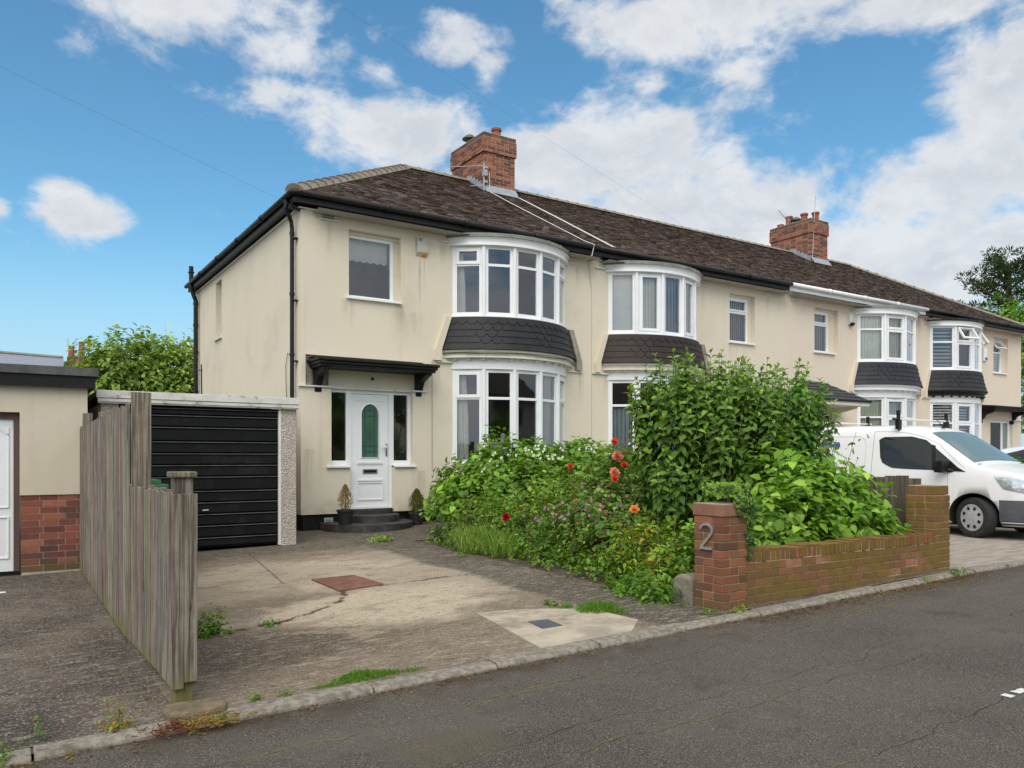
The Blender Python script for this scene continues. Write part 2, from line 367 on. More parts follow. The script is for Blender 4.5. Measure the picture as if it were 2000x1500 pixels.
def root(name, loc, label, cat, group=None):
    o = bpy.data.objects.new(name, None); COL.objects.link(o); o.location = loc; OFF[o.name] = tuple(loc)
    return tag(o, label, cat, group)
def struct(o): return tag(o, kind='structure')
def gz(X, Y): return -.24+.0225*min(max(X, -8), 9.5)+.014*(Y-4.74)

def wall(mb, x0, x1, z0, z1, holes, Y, dep=.12, axis='y', m=0, sign=1):
    """flat wall facing -Y (axis y) or -X (axis x) with reveals round its openings"""
    P_ = (lambda a, d, z: (a, Y+d, z)) if axis == 'y' else (lambda a, d, z: (Y+d, a, z))
    xs = sorted({x0, x1}|{h[0] for h in holes}|{h[1] for h in holes}); zs = sorted({z0, z1}|{h[2] for h in holes}|{h[3] for h in holes})
    for i in range(len(xs)-1):
        for j in range(len(zs)-1):
            cx, cz = (xs[i]+xs[i+1])/2, (zs[j]+zs[j+1])/2
            if any(h[0] < cx < h[1] and h[2] < cz < h[3] for h in holes): continue
            mb.quad(P_(xs[i], 0, zs[j]), P_(xs[i+1], 0, zs[j]), P_(xs[i+1], 0, zs[j+1]), P_(xs[i], 0, zs[j+1]), m)
    for h in holes:
        a, b, c, d = h[:4]; sides = h[4] if len(h) > 4 else 'LRTB'
        for sn, q in (('L', ((a, c), (a, d))), ('R', ((b, d), (b, c))), ('T', ((a, d), (b, d))), ('B', ((b, c), (a, c)))):
            if sn not in sides: continue
            (p, r), (s_, t) = q
            mb.quad(P_(p, 0, r), P_(s_, 0, t), P_(s_, dep, t), P_(p, dep, r), m)

def bricks(mb, x0, x1, y0, y1, z0, n, pal, h=.065, g=.010, dep=.1, sides='fblr', L=.225, jit=.0015, m=0, mm=1, skip=0.0, zf=None):
    """courses of separate bricks round a rectangular core; returns top z"""
    ci = .007 if not skip else .008
    mb.box(x0+ci, x1-ci, y0+ci, y1-ci, z0-.1 if zf is None else zf, z0+n*(h+g)-.004, mm, (.5, .47, .42))
    for j in range(n):
        z = z0+j*(h+g); even = j % 2 == 0
        def run(a, b, put, own, ends):
            if not own: a, b = a+(dep+g if ends[0] in sides else 0), b-(dep+g if ends[1] in sides else 0)
            k = max(1, round((b-a)/L)); st = (b-a+g)/k
            seq = [(a+i*st, a+(i+1)*st-g) for i in range(k)]
            if own and .30 < b-a < .37 and L < .2: seq = [(a, a+.105), (a+.115, b)] if (j//2) % 2 else [(a, b-.115), (b-.105, b)]
            elif k > 4 and not even: # half-bond
                seq = [(a, a+st/2-g)]+[(a+st/2+i*st, a+st/2+(i+1)*st-g) for i in range(k-1)]+[(b-st/2+g*0, b)]
            for p, q in seq:
                c = random.choice(pal); k_ = random.uniform(.82, 1.15); c = tuple(t*k_ for t in c)
                e = random.uniform(-jit, jit)
                if random.random() < skip: e += random.uniform(.016, .022); c = (.42, .19, .13); e = .006
                put(p, q, e, c)
        if 'f' in sides: run(x0, x1, lambda p, q, e, c: mb.box(p, q, y0+e, y0+dep, z, z+h, m, c), even, 'lr')
        if 'b' in sides: run(x0, x1, lambda p, q, e, c: mb.box(p, q, y1-dep, y1-e, z, z+h, m, c), even, 'lr')
        if 'l' in sides: run(y0, y1, lambda p, q, e, c: mb.box(x0+e, x0+dep, p, q, z, z+h, m, c), not even, 'fb')
        if 'r' in sides: run(y0, y1, lambda p, q, e, c: mb.box(x1-dep, x1-e, p, q, z, z+h, m, c), not even, 'fb')
    return z0+n*(h+g)
REDS = [(.20, .065, .045), (.26, .085, .055), (.16, .06, .045), (.30, .11, .07), (.13, .055, .045)]
CHIM = [(.30, .105, .06), (.22, .08, .055), (.36, .14, .08), (.16, .07, .05), (.12, .055, .045), (.33, .12, .075)]
WALLB = [(.22, .085, .05), (.28, .11, .065), (.19, .09, .055), (.24, .12, .06), (.16, .08, .05)]
mortar = mat('mortar', vary((.42, .37, .29), .15, 8, .5, .006, 80), rough=.95)
mortar_m = mat('mossy_wall_mortar', vary((.30, .26, .175), .25, 8, .5, .006, 80, ((.55, .52, .46), .6, 3)), rough=.95)

# ------------------------------------------------------------------ ground
def ground_grid(x0, x1, y0, y1, nx, ny, dz=0.0, fz=None):
    mb = MB(); fz = fz or gz
    for j in range(ny+1):
        for i in range(nx+1):
            x = x0+(x1-x0)*i/nx; y = y0+(y1-y0)*j/ny; mb.v.append((x, y, fz(x, y)+dz)); mb.c.append((.5, .5, .5))
    for j in range(ny):
        for i in range(nx): a = j*(nx+1)+i; mb.f.append((a, a+1, a+nx+2, a+nx+1)); mb.m.append(0)
    return mb
def speck(nt, p, col, sc, lo, hi, c2, amt):
    return MIX(nt, M(nt, 'MULTIPLY', SM(nt, NZ(nt, p, sc, 2, .5), lo, hi), amt), col, c2)
def asphalt_fn(nt, b):
    p = P(nt); x, y, z = SEP(nt, p)
    col = MIX(nt, SM(nt, NZ(nt, p, .5, 6, .6), .3, .7), (.054, .046, .037), (.084, .071, .058))
    col = speck(nt, p, col, 150, .50, .64, (.27, .24, .205), .7)
    col = speck(nt, p, col, 100, .44, .32, (.02, .016, .012), .8)
    # long moss-filled cracks that run with the road
    wob = M(nt, 'MULTIPLY', M(nt, 'SUBTRACT', NZ(nt, p, .9, 4, .6), .5), .5)
    for y0, k, wd, a, b_ in ((3.95, .03, .022, .42, .60), (3.35, .0, .018, .48, .62), (3.02, .02, .025, .46, .66), (2.3, -.01, .015, .52, .66)):
        l = M(nt, 'ABSOLUTE', M(nt, 'SUBTRACT', M(nt, 'ADD', y, wob), M(nt, 'ADD', M(nt, 'MULTIPLY', x, k), y0)))
        m = M(nt, 'MULTIPLY', SM(nt, l, wd*2.2, wd*.3), SM(nt, NZ(nt, VM(nt, 'ADD', p, (y0*5, 0, 0)), 1.6, 7, .75), a, b_))
        m = M(nt, 'MULTIPLY', m, SM(nt, NZ(nt, p, 28, 3), .40, .60))
        col = MIX(nt, M(nt, 'MULTIPLY', m, .75), col, (.17, .155, .04))
        col = MIX(nt, M(nt, 'MULTIPLY', SM(nt, l, .006, .001), .8), col, (.015, .013, .012))
    col = MIX(nt, M(nt, 'MULTIPLY', SM(nt, y, 4.15, 4.62), M(nt, 'MULTIPLY', SM(nt, NZ(nt, p, 3.2, 7, .7), .38, .62), .8)), col, (.055, .036, .018))
    # worn patches, an old square reinstatement and oil drips
    col = MIX(nt, M(nt, 'MULTIPLY', SM(nt, NZ(nt, VM(nt, 'MULTIPLY', p, (.5, 1.4, 1)), 1.0, 6, .65), .5, .68), .45), col, (.125, .108, .09))
    col = MIX(nt, M(nt, 'MULTIPLY', SM(nt, NZ(nt, VM(nt, 'ADD', p, (4, 9, 0)), 1.7, 7, .7), .56, .7), .5), col, (.045, .037, .03))
    q = M(nt, 'MAXIMUM', M(nt, 'DIVIDE', M(nt, 'ABSOLUTE', M(nt, 'SUBTRACT', x, 1.95)), .28), M(nt, 'DIVIDE', M(nt, 'ABSOLUTE', M(nt, 'SUBTRACT', y, 3.55)), .2))
    q = M(nt, 'ADD', q, M(nt, 'MULTIPLY', M(nt, 'SUBTRACT', NZ(nt, p, 9, 4), .5), .5)); col = MIX(nt, M(nt, 'MULTIPLY', SM(nt, q, 1.15, .85), .5), col, (.10, .085, .05))
    nt.links.new(col, b.inputs['Base Color']); bump(nt, b, NZ(nt, p, 110, 3, .7), .9, .008)
asphalt = mat('asphalt', asphalt_fn, rough=.9, spec=.25)
def ell(nt, x, y, cx, cy, rx, ry, wob=None, s0=1.25, s1=.7):
    a = M(nt, 'DIVIDE', M(nt, 'SUBTRACT', x, cx), rx); b = M(nt, 'DIVIDE', M(nt, 'SUBTRACT', y, cy), ry)
    r = M(nt, 'SQRT', M(nt, 'ADD', M(nt, 'MULTIPLY', a, a), M(nt, 'MULTIPLY', b, b)))
    if wob is not None: r = M(nt, 'ADD', r, wob)
    return SM(nt, r, s0, s1)
def concrete_fn(dark):
    def f(nt, b):
        p = P(nt); x, y, z = SEP(nt, p)
        n = NZ(nt, p, 1.1, 8, .68); wob = M(nt, 'MULTIPLY', M(nt, 'SUBTRACT', NZ(nt, p, 1.4, 7, .68), .5), 2.0)
        wx = M(nt, 'MULTIPLY', M(nt, 'SUBTRACT', NZ(nt, p, 3.1, 6, .65), .5), .32); wy = M(nt, 'MULTIPLY', M(nt, 'SUBTRACT', NZ(nt, VM(nt, 'ADD', p, (9, 4, 0)), 3.1, 6, .65), .5), .32)
        brown, pale, dk = (.175, .138, .098), (.46, .38, .275), (.055, .044, .033)
        if dark: col = MIX(nt, SM(nt, n, .35, .68), (.052, .045, .040), (.13, .105, .082))
        else:
            col = MIX(nt, SM(nt, n, .32, .7), brown, (.20, .16, .115))
            zones = [(3.0, 6.75, 1.05, .75, .95), (3.3, 7.2, .9, .5, .7), (4.0, 7.9, 1.2, 1.3, .55), (2.9, 9.2, 1.3, .9, .6), (4.2, 9.6, .9, .8, .4), (1.9, 8.2, .8, .5, .35)]
            for cx, cy, rx, ry, am in zones:
                col = MIX(nt, M(nt, 'MULTIPLY', ell(nt, x, y, cx, cy, rx, ry, wob), am), col, pale)
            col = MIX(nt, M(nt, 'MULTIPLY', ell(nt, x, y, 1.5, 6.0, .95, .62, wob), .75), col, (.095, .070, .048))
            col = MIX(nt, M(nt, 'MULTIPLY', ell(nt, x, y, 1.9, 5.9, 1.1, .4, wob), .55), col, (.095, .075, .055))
            # skin of laitance worn through in ragged islands
            isl = NZ(nt, VM(nt, 'MULTIPLY', VM(nt, 'ADD', p, (2, 5, 0)), (1, 1.9, 1)), 2.3, 10, .74)
            col = MIX(nt, M(nt, 'MULTIPLY', SM(nt, isl, .52, .60), .38), col, (.10, .073, .047))
            col = MIX(nt, M(nt, 'MULTIPLY', SM(nt, isl, .45, .38), .5), col, (.40, .315, .21))
            for (jx, jd, ja) in ((2.62, .008, 8.6), (1.0, .01, 8.6)):
                jl = M(nt, 'ABSOLUTE', M(nt, 'SUBTRACT', M(nt, 'ADD', x, M(nt, 'MULTIPLY', wx, .12)), M(nt, 'MULTIPLY_ADD', M(nt, 'SUBTRACT', y, ja), .12, jx)))
                col = MIX(nt, M(nt, 'MULTIPLY', M(nt, 'MULTIPLY', SM(nt, jl, .02, .004), SM(nt, y, 8.4, 8.7)), .7), col, (.04, .032, .024))
            jy = M(nt, 'ABSOLUTE', M(nt, 'SUBTRACT', M(nt, 'ADD', y, M(nt, 'MULTIPLY', wy, .12)), 10.55)); col = MIX(nt, M(nt, 'MULTIPLY', SM(nt, jy, .02, .004), .6), col, (.05, .045, .022))
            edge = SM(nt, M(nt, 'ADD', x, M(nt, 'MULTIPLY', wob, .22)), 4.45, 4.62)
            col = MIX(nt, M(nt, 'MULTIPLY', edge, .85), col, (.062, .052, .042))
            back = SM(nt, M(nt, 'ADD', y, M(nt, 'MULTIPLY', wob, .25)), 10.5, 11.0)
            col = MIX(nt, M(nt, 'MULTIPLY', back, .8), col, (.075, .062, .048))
        # tamped ridges and pitting
        rid = M(nt, 'SINE', M(nt, 'MULTIPLY', M(nt, 'ADD', M(nt, 'ADD', y, M(nt, 'MULTIPLY', x, .08)), M(nt, 'MULTIPLY', wob, .03)), 95.0))
        col = MIX(nt, M(nt, 'MULTIPLY', SM(nt, NZ(nt, VM(nt, 'MULTIPLY', p, (3, 11, 3)), 2.2, 9, .78), .52, .60), .65), col, (.33, .29, .225) if not dark else (.24, .21, .17))
        col = MIX(nt, M(nt, 'MULTIPLY', SM(nt, NZ(nt, VM(nt, 'MULTIPLY', p, (2, 6, 3)), 4.5, 9, .78), .55, .63), .6), col, dk)
        col = speck(nt, p, col, 60, .56, .68, (.42, .37, .30), .55)
        col = speck(nt, p, col, 48, .40, .30, (.03, .025, .02), .7)
        if not dark:
            for (xa, ya, xb, yb) in ((1.0, 6.6, 2.0, 6.7), (2.0, 6.7, 2.75, 7.25), (2.75, 7.25, 3.0, 7.7), (3.45, 7.8, 4.5, 7.85)):
                dx_, dy_ = xb-xa, yb-ya; L2 = dx_*dx_+dy_*dy_
                t = M(nt, 'MULTIPLY_ADD', M(nt, 'SUBTRACT', x, xa), dx_/L2, M(nt, 'MULTIPLY', M(nt, 'SUBTRACT', y, ya), dy_/L2), clamp=True)
                ex = M(nt, 'ADD', wx, M(nt, 'SUBTRACT', x, M(nt, 'MULTIPLY_ADD', t, dx_, xa))); ey = M(nt, 'ADD', wy, M(nt, 'SUBTRACT', y, M(nt, 'MULTIPLY_ADD', t, dy_, ya)))
                d = M(nt, 'SQRT', M(nt, 'ADD', M(nt, 'MULTIPLY', ex, ex), M(nt, 'MULTIPLY', ey, ey)))
                col = MIX(nt, M(nt, 'MULTIPLY', SM(nt, d, .045, .014), .85), col, (.03, .024, .015))
        nt.links.new(col, b.inputs['Base Color'])
        n1 = bump(nt, b, rid, .12 if not dark else .04, .006); bump(nt, b, NZ(nt, p, 70, 5, .7), .7, .008, n1)
    return f
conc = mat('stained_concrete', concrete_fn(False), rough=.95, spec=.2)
conc_d = mat('dark_concrete', concrete_fn(True), rough=.95, spec=.2)
conc_n = mat('pale_concrete', vary((.31, .265, .215), .22, 2.5, .7, .01, 50, ((.14, .115, .085), .7, 2.2), (1, 4, 1)), rough=.95)
kerb_m = mat('kerb_stone', vary((.225, .198, .16), .35, 22, .9, .008, 80, ((.08, .066, .045), .85, 4)), rough=.95)
slab_m = mat('pale_patch_concrete', vary((.37, .318, .238), .22, 4, .8, .006, 70, ((.20, .16, .115), .85, 3.6)), rough=.95)
grass_g = mat('rough_grass_ground', vary((.05, .08, .025), .4, 3, .8, .03, 20), rough=1)

def far_g(x, y): return gz(x, 4.5)-.035 if y <= 4.62 else gz(x, y)
mb = MB(); mb.quad((-600, -600, -.62), (900, -600, -.62), (900, 900, -.62), (-600, 900, -.62))
struct(mb.build('ground', grass_g))
rm = MB()
xs = [-60, -8]+[-8+17.5*i/20 for i in range(1, 21)]+[20, 40, 90]
for i in range(len(xs)-1):
    a, b = xs[i], xs[i+1]
    rm.quad((a, -3.2, gz(a, 4.6)-.035), (b, -3.2, gz(b, 4.6)-.035), (b, 4.64, gz(b, 4.6)-.035), (a, 4.64, gz(a, 4.6)-.035))
struct(rm.build('road', asphalt))
struct(ground_grid(-30, 60, -12, -3.2, 8, 2, -.03, lambda x, y: gz(x, 4.6)).build('far_pavement', conc_n))
# kerb stones (one object with separate flush stones as its pattern)
kb = MB(); x = -9.0; jj = 0
while x < 40:
    x2 = x+.915; e = .012*math.sin(x*3.1); t = .012*((jj*7) % 3-1)*.4
    z0 = gz(x, 4.7); z1 = gz(x2, 4.7)
    y0, y1 = 4.60+e, 4.735
    pr_ = lambda xx, zz: [(xx, y0-.012, zz-.12), (xx, y0, zz-.022), (xx, y0+.02, zz+t), (xx, y1, zz+.004+t), (xx, y1, zz-.12)]
    a = pr_(x+.006, z0); b = pr_(x2-.006, z1)
    kb.add(a+b, [(0, 5, 6, 1), (1, 6, 7, 2), (2, 7, 8, 3), (3, 8, 9, 4), (0, 1, 2, 3, 4), (5, 9, 8, 7, 6)])
    x = x2; jj += 1
struct(kb.build('kerb', kerb_m, bevel=.006))
base = ground_grid(-12, 70, 4.64, 60, 60, 30, -.006); struct(base.build('soil_ground', soil))
struct(ground_grid(-9, .86, 4.73, 11.0, 8, 8).build('neighbour_driveway', conc_d))
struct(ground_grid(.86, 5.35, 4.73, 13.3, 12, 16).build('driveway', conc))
struct(ground_grid(5.35, 6.9, 10.9, 13.3, 4, 6, .003).build('door_path', conc_d))
struct(ground_grid(9.12, 17.0, 4.73, 13.3, 6, 6).build('van_driveway', conc_n))
struct(ground_grid(17.6, 42, 4.73, 13.3, 6, 6).build('far_driveway', conc_n))
# strip of broken kerb ground in front of brick wall
struct(ground_grid(5.3, 9.2, 4.737, 4.80, 14, 2, .0035).build('wall_footing_strip', conc_d))
# pale repair slab and edging under the fence
def slab(poly, h, name, m, lab=None, cat=None):
    mb = MB(); n = len(poly); v = [(x, y, gz(x, y)-.05) for x, y in poly]+[(x, y, gz(x, y)+h) for x, y in poly]
    mb.add(v, [tuple(range(n, 2*n))]+[(i, (i+1) % n, n+(i+1) % n, n+i) for i in range(n)])
    o = mb.build(name, m, bevel=.003)
    return tag(o, lab, cat) if lab else struct(o)
slab([(3.36, 4.74), (4.25, 4.74), (4.55, 5.0), (4.5, 5.55), (4.19, 5.80), (3.85, 5.97), (3.57, 6.04)], .008, 'patched_slab', slab_m)
slab([(2.94, 7.72), (3.47, 7.82), (3.42, 8.53), (2.93, 8.56)], .016, 'steel_plate', rust, 'rusty brown square steel plate lying on the driveway', 'cover plate')
o = slab([(3.70, 5.205), (3.90, 5.20), (3.925, 5.45), (3.745, 5.475)], .014, 'drain_cover', drain, 'small dark grey drain cover set in the pale slab', 'drain cover')
mb = MB(); cc = (1.0, .5, .5)
for i in range(3):
    mb.prism([(.80, 4.70), (.92, 4.66), (1.10, 4.68), (1.14, 4.80), (1.06, 4.90), (.86, 4.92), (.78, 4.84)], 2, -.30, gz(1, 4.8)+.04)
    break
o = mb.build('broken_stone', mat('mossy_broken_concrete', vary((.15, .115, .07), .35, 9, .9, .02, 30, ((.10, .10, .035), .6, 5)), rough=.95), at=(1, 4.8, -.2), bevel=.02); tag(o, 'broken mossy concrete lump at foot of the front fence post', 'stone')
# worn white dash
for i in range(5):
    mk = MB(); MY = 2.27; x0 = 4.98+i*4.2
    for k in range(26):
        xa = x0+k*.06
        if random.random() < .22: continue
        ya = MY+random.uniform(-.012, .012); mk.quad((xa, ya, gz(xa, 4.6)-.031), (xa+.058, ya, gz(xa+.058, 4.6)-.031), (xa+.058, ya+.06+random.uniform(-.02, .015), gz(xa+.058, 4.6)-.031), (xa, ya+.06, gz(xa, 4.6)-.031))
    struct(mk.build('road_marking', mat('road_paint', vary((.62, .61, .58), .1, 20, .3), rough=.8)))

# ------------------------------------------------------------------ house pieces
YF = 13.24
def arcp(cx, hw, b, t, z, Y0=YF):
    """point at fraction t on a bow of half-width hw and bulge b"""
    Rr = (hw*hw+b*b)/(2*b); th = math.asin(min(1, hw/Rr)); a = -th+2*th*t
    return Vector((cx+Rr*math.sin(a), Y0-(Rr*math.cos(a)-(Rr-b)), z))
def arc_loft(mb, cx, levels, n=24, m=0, c=None, cap=True):
    vs = []; fs = []
    for hw, b, z in levels:
        for i in range(n+1): vs.append(arcp(cx, hw, b, i/n, z))
    k = n+1
    for j in range(len(levels)-1):
        for i in range(n): fs.append((j*k+i, j*k+i+1, (j+1)*k+i+1, (j+1)*k+i))
    if cap: fs += [tuple(range(k))[::-1], tuple(range((len(levels)-1)*k, len(levels)*k))]
    mb.add(vs, fs, m, c)
def frame_box(mb, A, B, s0, s1, z0, z1, t0, t1, m=0):
    """box in the facet plane A-B: s along, z up, t inward"""
    d = (B-A); L = d.length; d = d/L; nrm = Vector((-d.y, d.x, 0))
    q = [A+d*s+nrm*t for t in (t0, t1) for s in (s0, s1)]
    v = [(p.x, p.y, z) for z in (z0, z1) for p in q]
    mb.add(v, [(0, 2, 3, 1), (4, 5, 7, 6), (0, 1, 5, 4), (2, 6, 7, 3), (0, 4, 6, 2), (1, 3, 7, 5)], m)
def facet_window(fr, gl, A, B, z0, z1, kind, mull=.088, rail=.075, trans=None):
    """kind: fixed | toplight | sash | fixedT | openT ; draws frame pieces and panes"""
    L = (B-A).length
    frame_box(fr, A, B, 0, mull, z0, z1, 0, .07); frame_box(fr, A, B, L-mull, L, z0, z1, 0, .07)
    frame_box(fr, A, B, mull, L-mull, z0, z0+rail, .002, .07); frame_box(fr, A, B, mull, L-mull, z1-rail*.8, z1, .002, .07)
    cells = [(z0+rail, z1-rail*.8)]
    if trans:
        cells = [(z0+rail, trans-.025), (trans+.025, z1-rail*.8)]
        frame_box(fr, A, B, mull, L-mull, trans-.025, trans+.025, .004, .066)
    for i, (a, b) in enumerate(cells):
        sash = kind in ('sash', 'both') or (kind == 'toplight' and i == len(cells)-1)
        if sash:
            s = .045
            frame_box(fr, A, B, mull-.018, mull+s, a-.015, b+.015, -.018, .05); frame_box(fr, A, B, L-mull-s, L-mull+.018, a-.015, b+.015, -.018, .05)
            frame_box(fr, A, B, mull+s, L-mull-s, a-.015, a+s, -.018, .05); frame_box(fr, A, B, mull+s, L-mull-s, b-s, b+.015, -.018, .05)
        d = (B-A)/L; nrm = Vector((-d.y, d.x, 0)); o = .03
        p = A+d*mull+nrm*o; q = A+d*(L-mull)+nrm*o
        gl.quad((p.x, p.y, a), (q.x, q.y, a), (q.x, q.y, b), (p.x, p.y, b))
def bay_windows(H, cx, hw, b, n, z0, z1, trans, kinds, covers, lab=None):
    fr = MB(); gl = MB()
    pts = [arcp(cx, hw, b, k/n, 0) for k in range(n+1)]
    for k in range(n):
        A, B = pts[k].copy(), pts[k+1].copy(); A.z = B.z = 0
        facet_window(fr, gl, A, B, z0, z1, kinds[k], trans=trans)
    for p in pts[1:-1]:
        fr.lathe(p.x, p.y, [(.042, z0), (.042, z1)], 8)
    # sill lip, following the bow
    arc_loft(fr, cx, [(hw+.01, b+.01, z0-.04), (hw+.05, b+.05, z0-.035), (hw+.05, b+.05, z0-.004), (hw, b, z0+.002)], 20)
    w_ = fr.build('bay_window', white, H)
    gl.build('pane', glass, w_)
    for kind, k, m_, s0, s1, za, zb in covers:
        cu = MB(); A, B = pts[k], pts[k+1]; L = (B-A).length; d = (B-A)/L; nr = Vector((-d.y, d.x, 0))
        if kind == 'curtain':
            N = 40; prev = None
            for i in range(N+1):
                f = i/N; s = s0+(s1-s0)*f; t = .13+.018*math.sin(f*38)+.01*math.sin(f*17)
                for z, sh in ((za, .0), ((za+zb)/2, -.01), (zb, -.06*f)):
                    p = A+d*(s+sh)+nr*t; cu.v.append((p.x, p.y, z)); cu.c.append((.5, .5, .5))
            for i in range(N):
                for j in range(2): a = i*3+j; cu.f.append((a, a+3, a+4, a+1)); cu.m.append(0)
            cu.build('curtain', m_, w_, smooth=True)
        elif kind == 'vertical':
            s = s0
            while s < s1:
                wd = .085; tw = .35
                p = A+d*s+nr*.12; q = A+d*(s+wd*math.cos(tw))+nr*(.12+wd*math.sin(tw)*.6)
                cu.quad((p.x, p.y, za), (q.x, q.y, za), (q.x, q.y, zb), (p.x, p.y, zb)); s += .078 if m_ is not blind_d else .09
            cu.build('blind', m_, w_)
        elif kind == 'slats':
            z = za; gap = .085 if m_ is white else .11
            while z < zb:
                p = A+d*s0+nr*.11; q = A+d*s1+nr*.11
                hh = .05 if m_ is white else .06
                cu.quad((p.x, p.y, z), (q.x, q.y, z), (q.x+nr.x*.02, q.y+nr.y*.02, z+hh), (p.x+nr.x*.02, p.y+nr.y*.02, z+hh)); z += gap
            cu.build('blind', m_, w_)
    return w_
def slate_skirt(H, cx, hw0, b0, z0, hw1, b1, z1, tone, scal=True):
    """hw0.. at the bottom, hw1.. at the top; slates as separate lapped pieces"""
    mb = MB()
    arc_loft(mb, cx, [(hw0-.02, b0-.02, z0), (hw0*.45+hw1*.55-.02, b0*.42+b1*.58-.02, (z0+z1)/2), (hw1-.02, b1-.02, z1)], 24, 0, tuple(t*.5 for t in tone))
    rows = 5
    def pt(t, v, e):
        k = v**1.15; q = 1-(1-v)**1.0
        bow = .10*v*(1-v)
        hw = hw0+(hw1-hw0)*v-bow*.6; b = b0+(b1-b0)*v-bow*.6
        p = arcp(cx, hw+e, b+e, t, z0+(z1-z0)*v); return p
    for j in range(rows):
        v0 = j/rows; v1 = min(1, (j+1.25)/rows); n = 17
        for i in range(n+1):
            off = .5 if j % 2 else 0
            t0 = max(0, (i-off)/n); t1 = min(1, (i+1-off)/n)
            if t1-t0 < .005: continue
            ga = .0003; tt0, tt1 = t0+ga, t1-ga
            k = random.uniform(.88, 1.12); c = tuple(x*k for x in tone)
            tm = (t0+t1)/2
            rnd = (j == 4 and scal) or (scal and min(abs(tm-q) for q in (.26, .60, .93)) < (.062 if j == 2 else .035) and j in (1, 2, 3))
            e0 = .022+random.uniform(-.001, .001); e1 = .004
            dv = random.uniform(-.003, .003)
            lo = [(u, v0+dv) for u in (tt0, (tt0+tt1)/2, tt1)]
            if rnd:
                h = .10 if j != 4 else .07
                lo = [(tt0+(tt1-tt0)*(a/6), v0+h-(h+.03)*math.sin(math.pi*a/6)**.6 if 0 < a < 6 else v0+h) for a in range(7)]
            hi = [(u, v1) for u in (tt1, (tt0+tt1)/2, tt0)]
            ring = lo+hi
            f = [pt(u, v, e0+(e1-e0)*max(0, (v-v0))/(v1-v0)) for u, v in ring]
            g = [pt(u, v, e0-.010+(e1-e0)*max(0, (v-v0))/(v1-v0)) for u, v in ring]
            m = len(ring); nl = len(lo)
            mb.add(f+g, [tuple(range(m))]+[(a, m+a, m+a+1, a+1) for a in range(nl-1)]+[(nl-1, 2*m-m+nl-1, m+nl, nl), (m-1, 2*m-1, m, 0)], 0, c)
    return mb.build('slate_apron', slate_m, H)
def box_part(H, name, m, boxes, bevel=0, smooth=False):
    mb = MB()
    for b in boxes: mb.box(*b)
    return mb.build(name, m, H, bevel=bevel)
def flat_window(H, x0, x1, z0, z1, trans=None, style='plain', cover=None, open_top=False, Y=YF+.13):
    fr = MB(); gl = MB(); A, B = Vector((x0, Y, 0)), Vector((x1, Y, 0))
    # facet helper has inward = +Y for A->B along +X
    L = x1-x0; s = .055
    for (a, b, c, d) in ((0, s, z0, z1), (L-s, L, z0, z1), (s, L-s, z0, z0+s), (s, L-s, z1-s, z1)): frame_box(fr, A, B, a, b, c, d, 0, .07)
    cells = [(z0+s, z1-s)]
    if trans:
        frame_box(fr, A, B, s, L-s, trans-.03, trans+.03, .003, .067); cells = [(z0+s, trans-.03), (trans+.03, z1-s)]
    for i, (a, b) in enumerate(cells):
        if i == 1 and open_top: continue
        if style == 'sash' or i == 1:
            q = .04
            for (c, d, e, f) in ((s, s+q, a, b), (L-s-q, L-s, a, b), (s+q, L-s-q, a, a+q), (s+q, L-s-q, b-q, b)): frame_box(fr, A, B, c, d, e, f, -.015, .045)
        gl.quad((x0+s, Y+.03, a), (x1-s, Y+.03, a), (x1-s, Y+.03, b), (x0+s, Y+.03, b))
    if open_top:
        a, b = cells[1]; hh = b-a; ang = R(38)
        Mx = Matrix.Translation((0, Y-.01, b)) @ Matrix.Rotation(-ang, 4, 'X')
        q = .045
        for (c, d, e, f) in ((x0+s, x0+s+q, -hh, 0), (x1-s-q, x1-s, -hh, 0), (x0+s+q, x1-s-q, -hh, -hh+q), (x0+s+q, x1-s-q, -q, 0)):
            fr.box(c, d, -.03, .02, e, f, mtx=Mx)
        gv = [tuple(Mx @ Vector(p)) for p in ((x0+s+q, 0, -hh+q), (x1-s-q, 0, -hh+q), (x1-s-q, 0, -q), (x0+s+q, 0, -q))]
        gl.add(gv, [(0, 1, 2, 3)])
    w_ = fr.build('window', white, H); gl.build('pane', glass, w_)
    sl = MB(); sl.box(x0-.05, x1+.10, YF-.06, Y+.01, z0-.045, z0-.005); sl.build('sill', white, w_, bevel=.006)
    if cover:
        cu = MB(); kind, m_ = cover
        if kind == 'vertical':
            x = x0+s
            while x < x1-s: cu.quad((x, Y+.13, z0), (x+.06, Y+.16, z0), (x+.06, Y+.16, z1), (x, Y+.13, z1)); x += .075
        elif kind == 'sheet':
            cu.quad((x0+s, Y+.12, z0), (x1-s, Y+.12, z0), (x1-s, Y+.12, z1), (x0+s, Y+.12, z1))
        elif kind == 'roller':
            zt = z1-.36*(z1-z0); n = 12; pts = []
            for i in range(n+1):
                xx = x0+s+(x1-x0-2*s)*i/n; pts.append((xx, zt-(.03 if i % 2 else 0)))
            cu.prism([(p[0], p[1]) for p in pts]+[(x1-s, z1), (x0+s, z1)], 1, Y+.14, Y+.145)
        elif kind == 'bands':
            z = z0
            while z < z1: cu.quad((x0, Y+.12, z), (x1, Y+.12, z), (x1, Y+.12, z+.07), (x0, Y+.12, z+.07)); z += .1
        cu.build('blind', m_, w_)
    return w_
EAVE_Y, EAVE_Z, RIDGE_Y, RIDGE_Z = 13.03, 5.745, 17.3, 8.24
SL = (RIDGE_Z-EAVE_Z)/(RIDGE_Y-EAVE_Y)
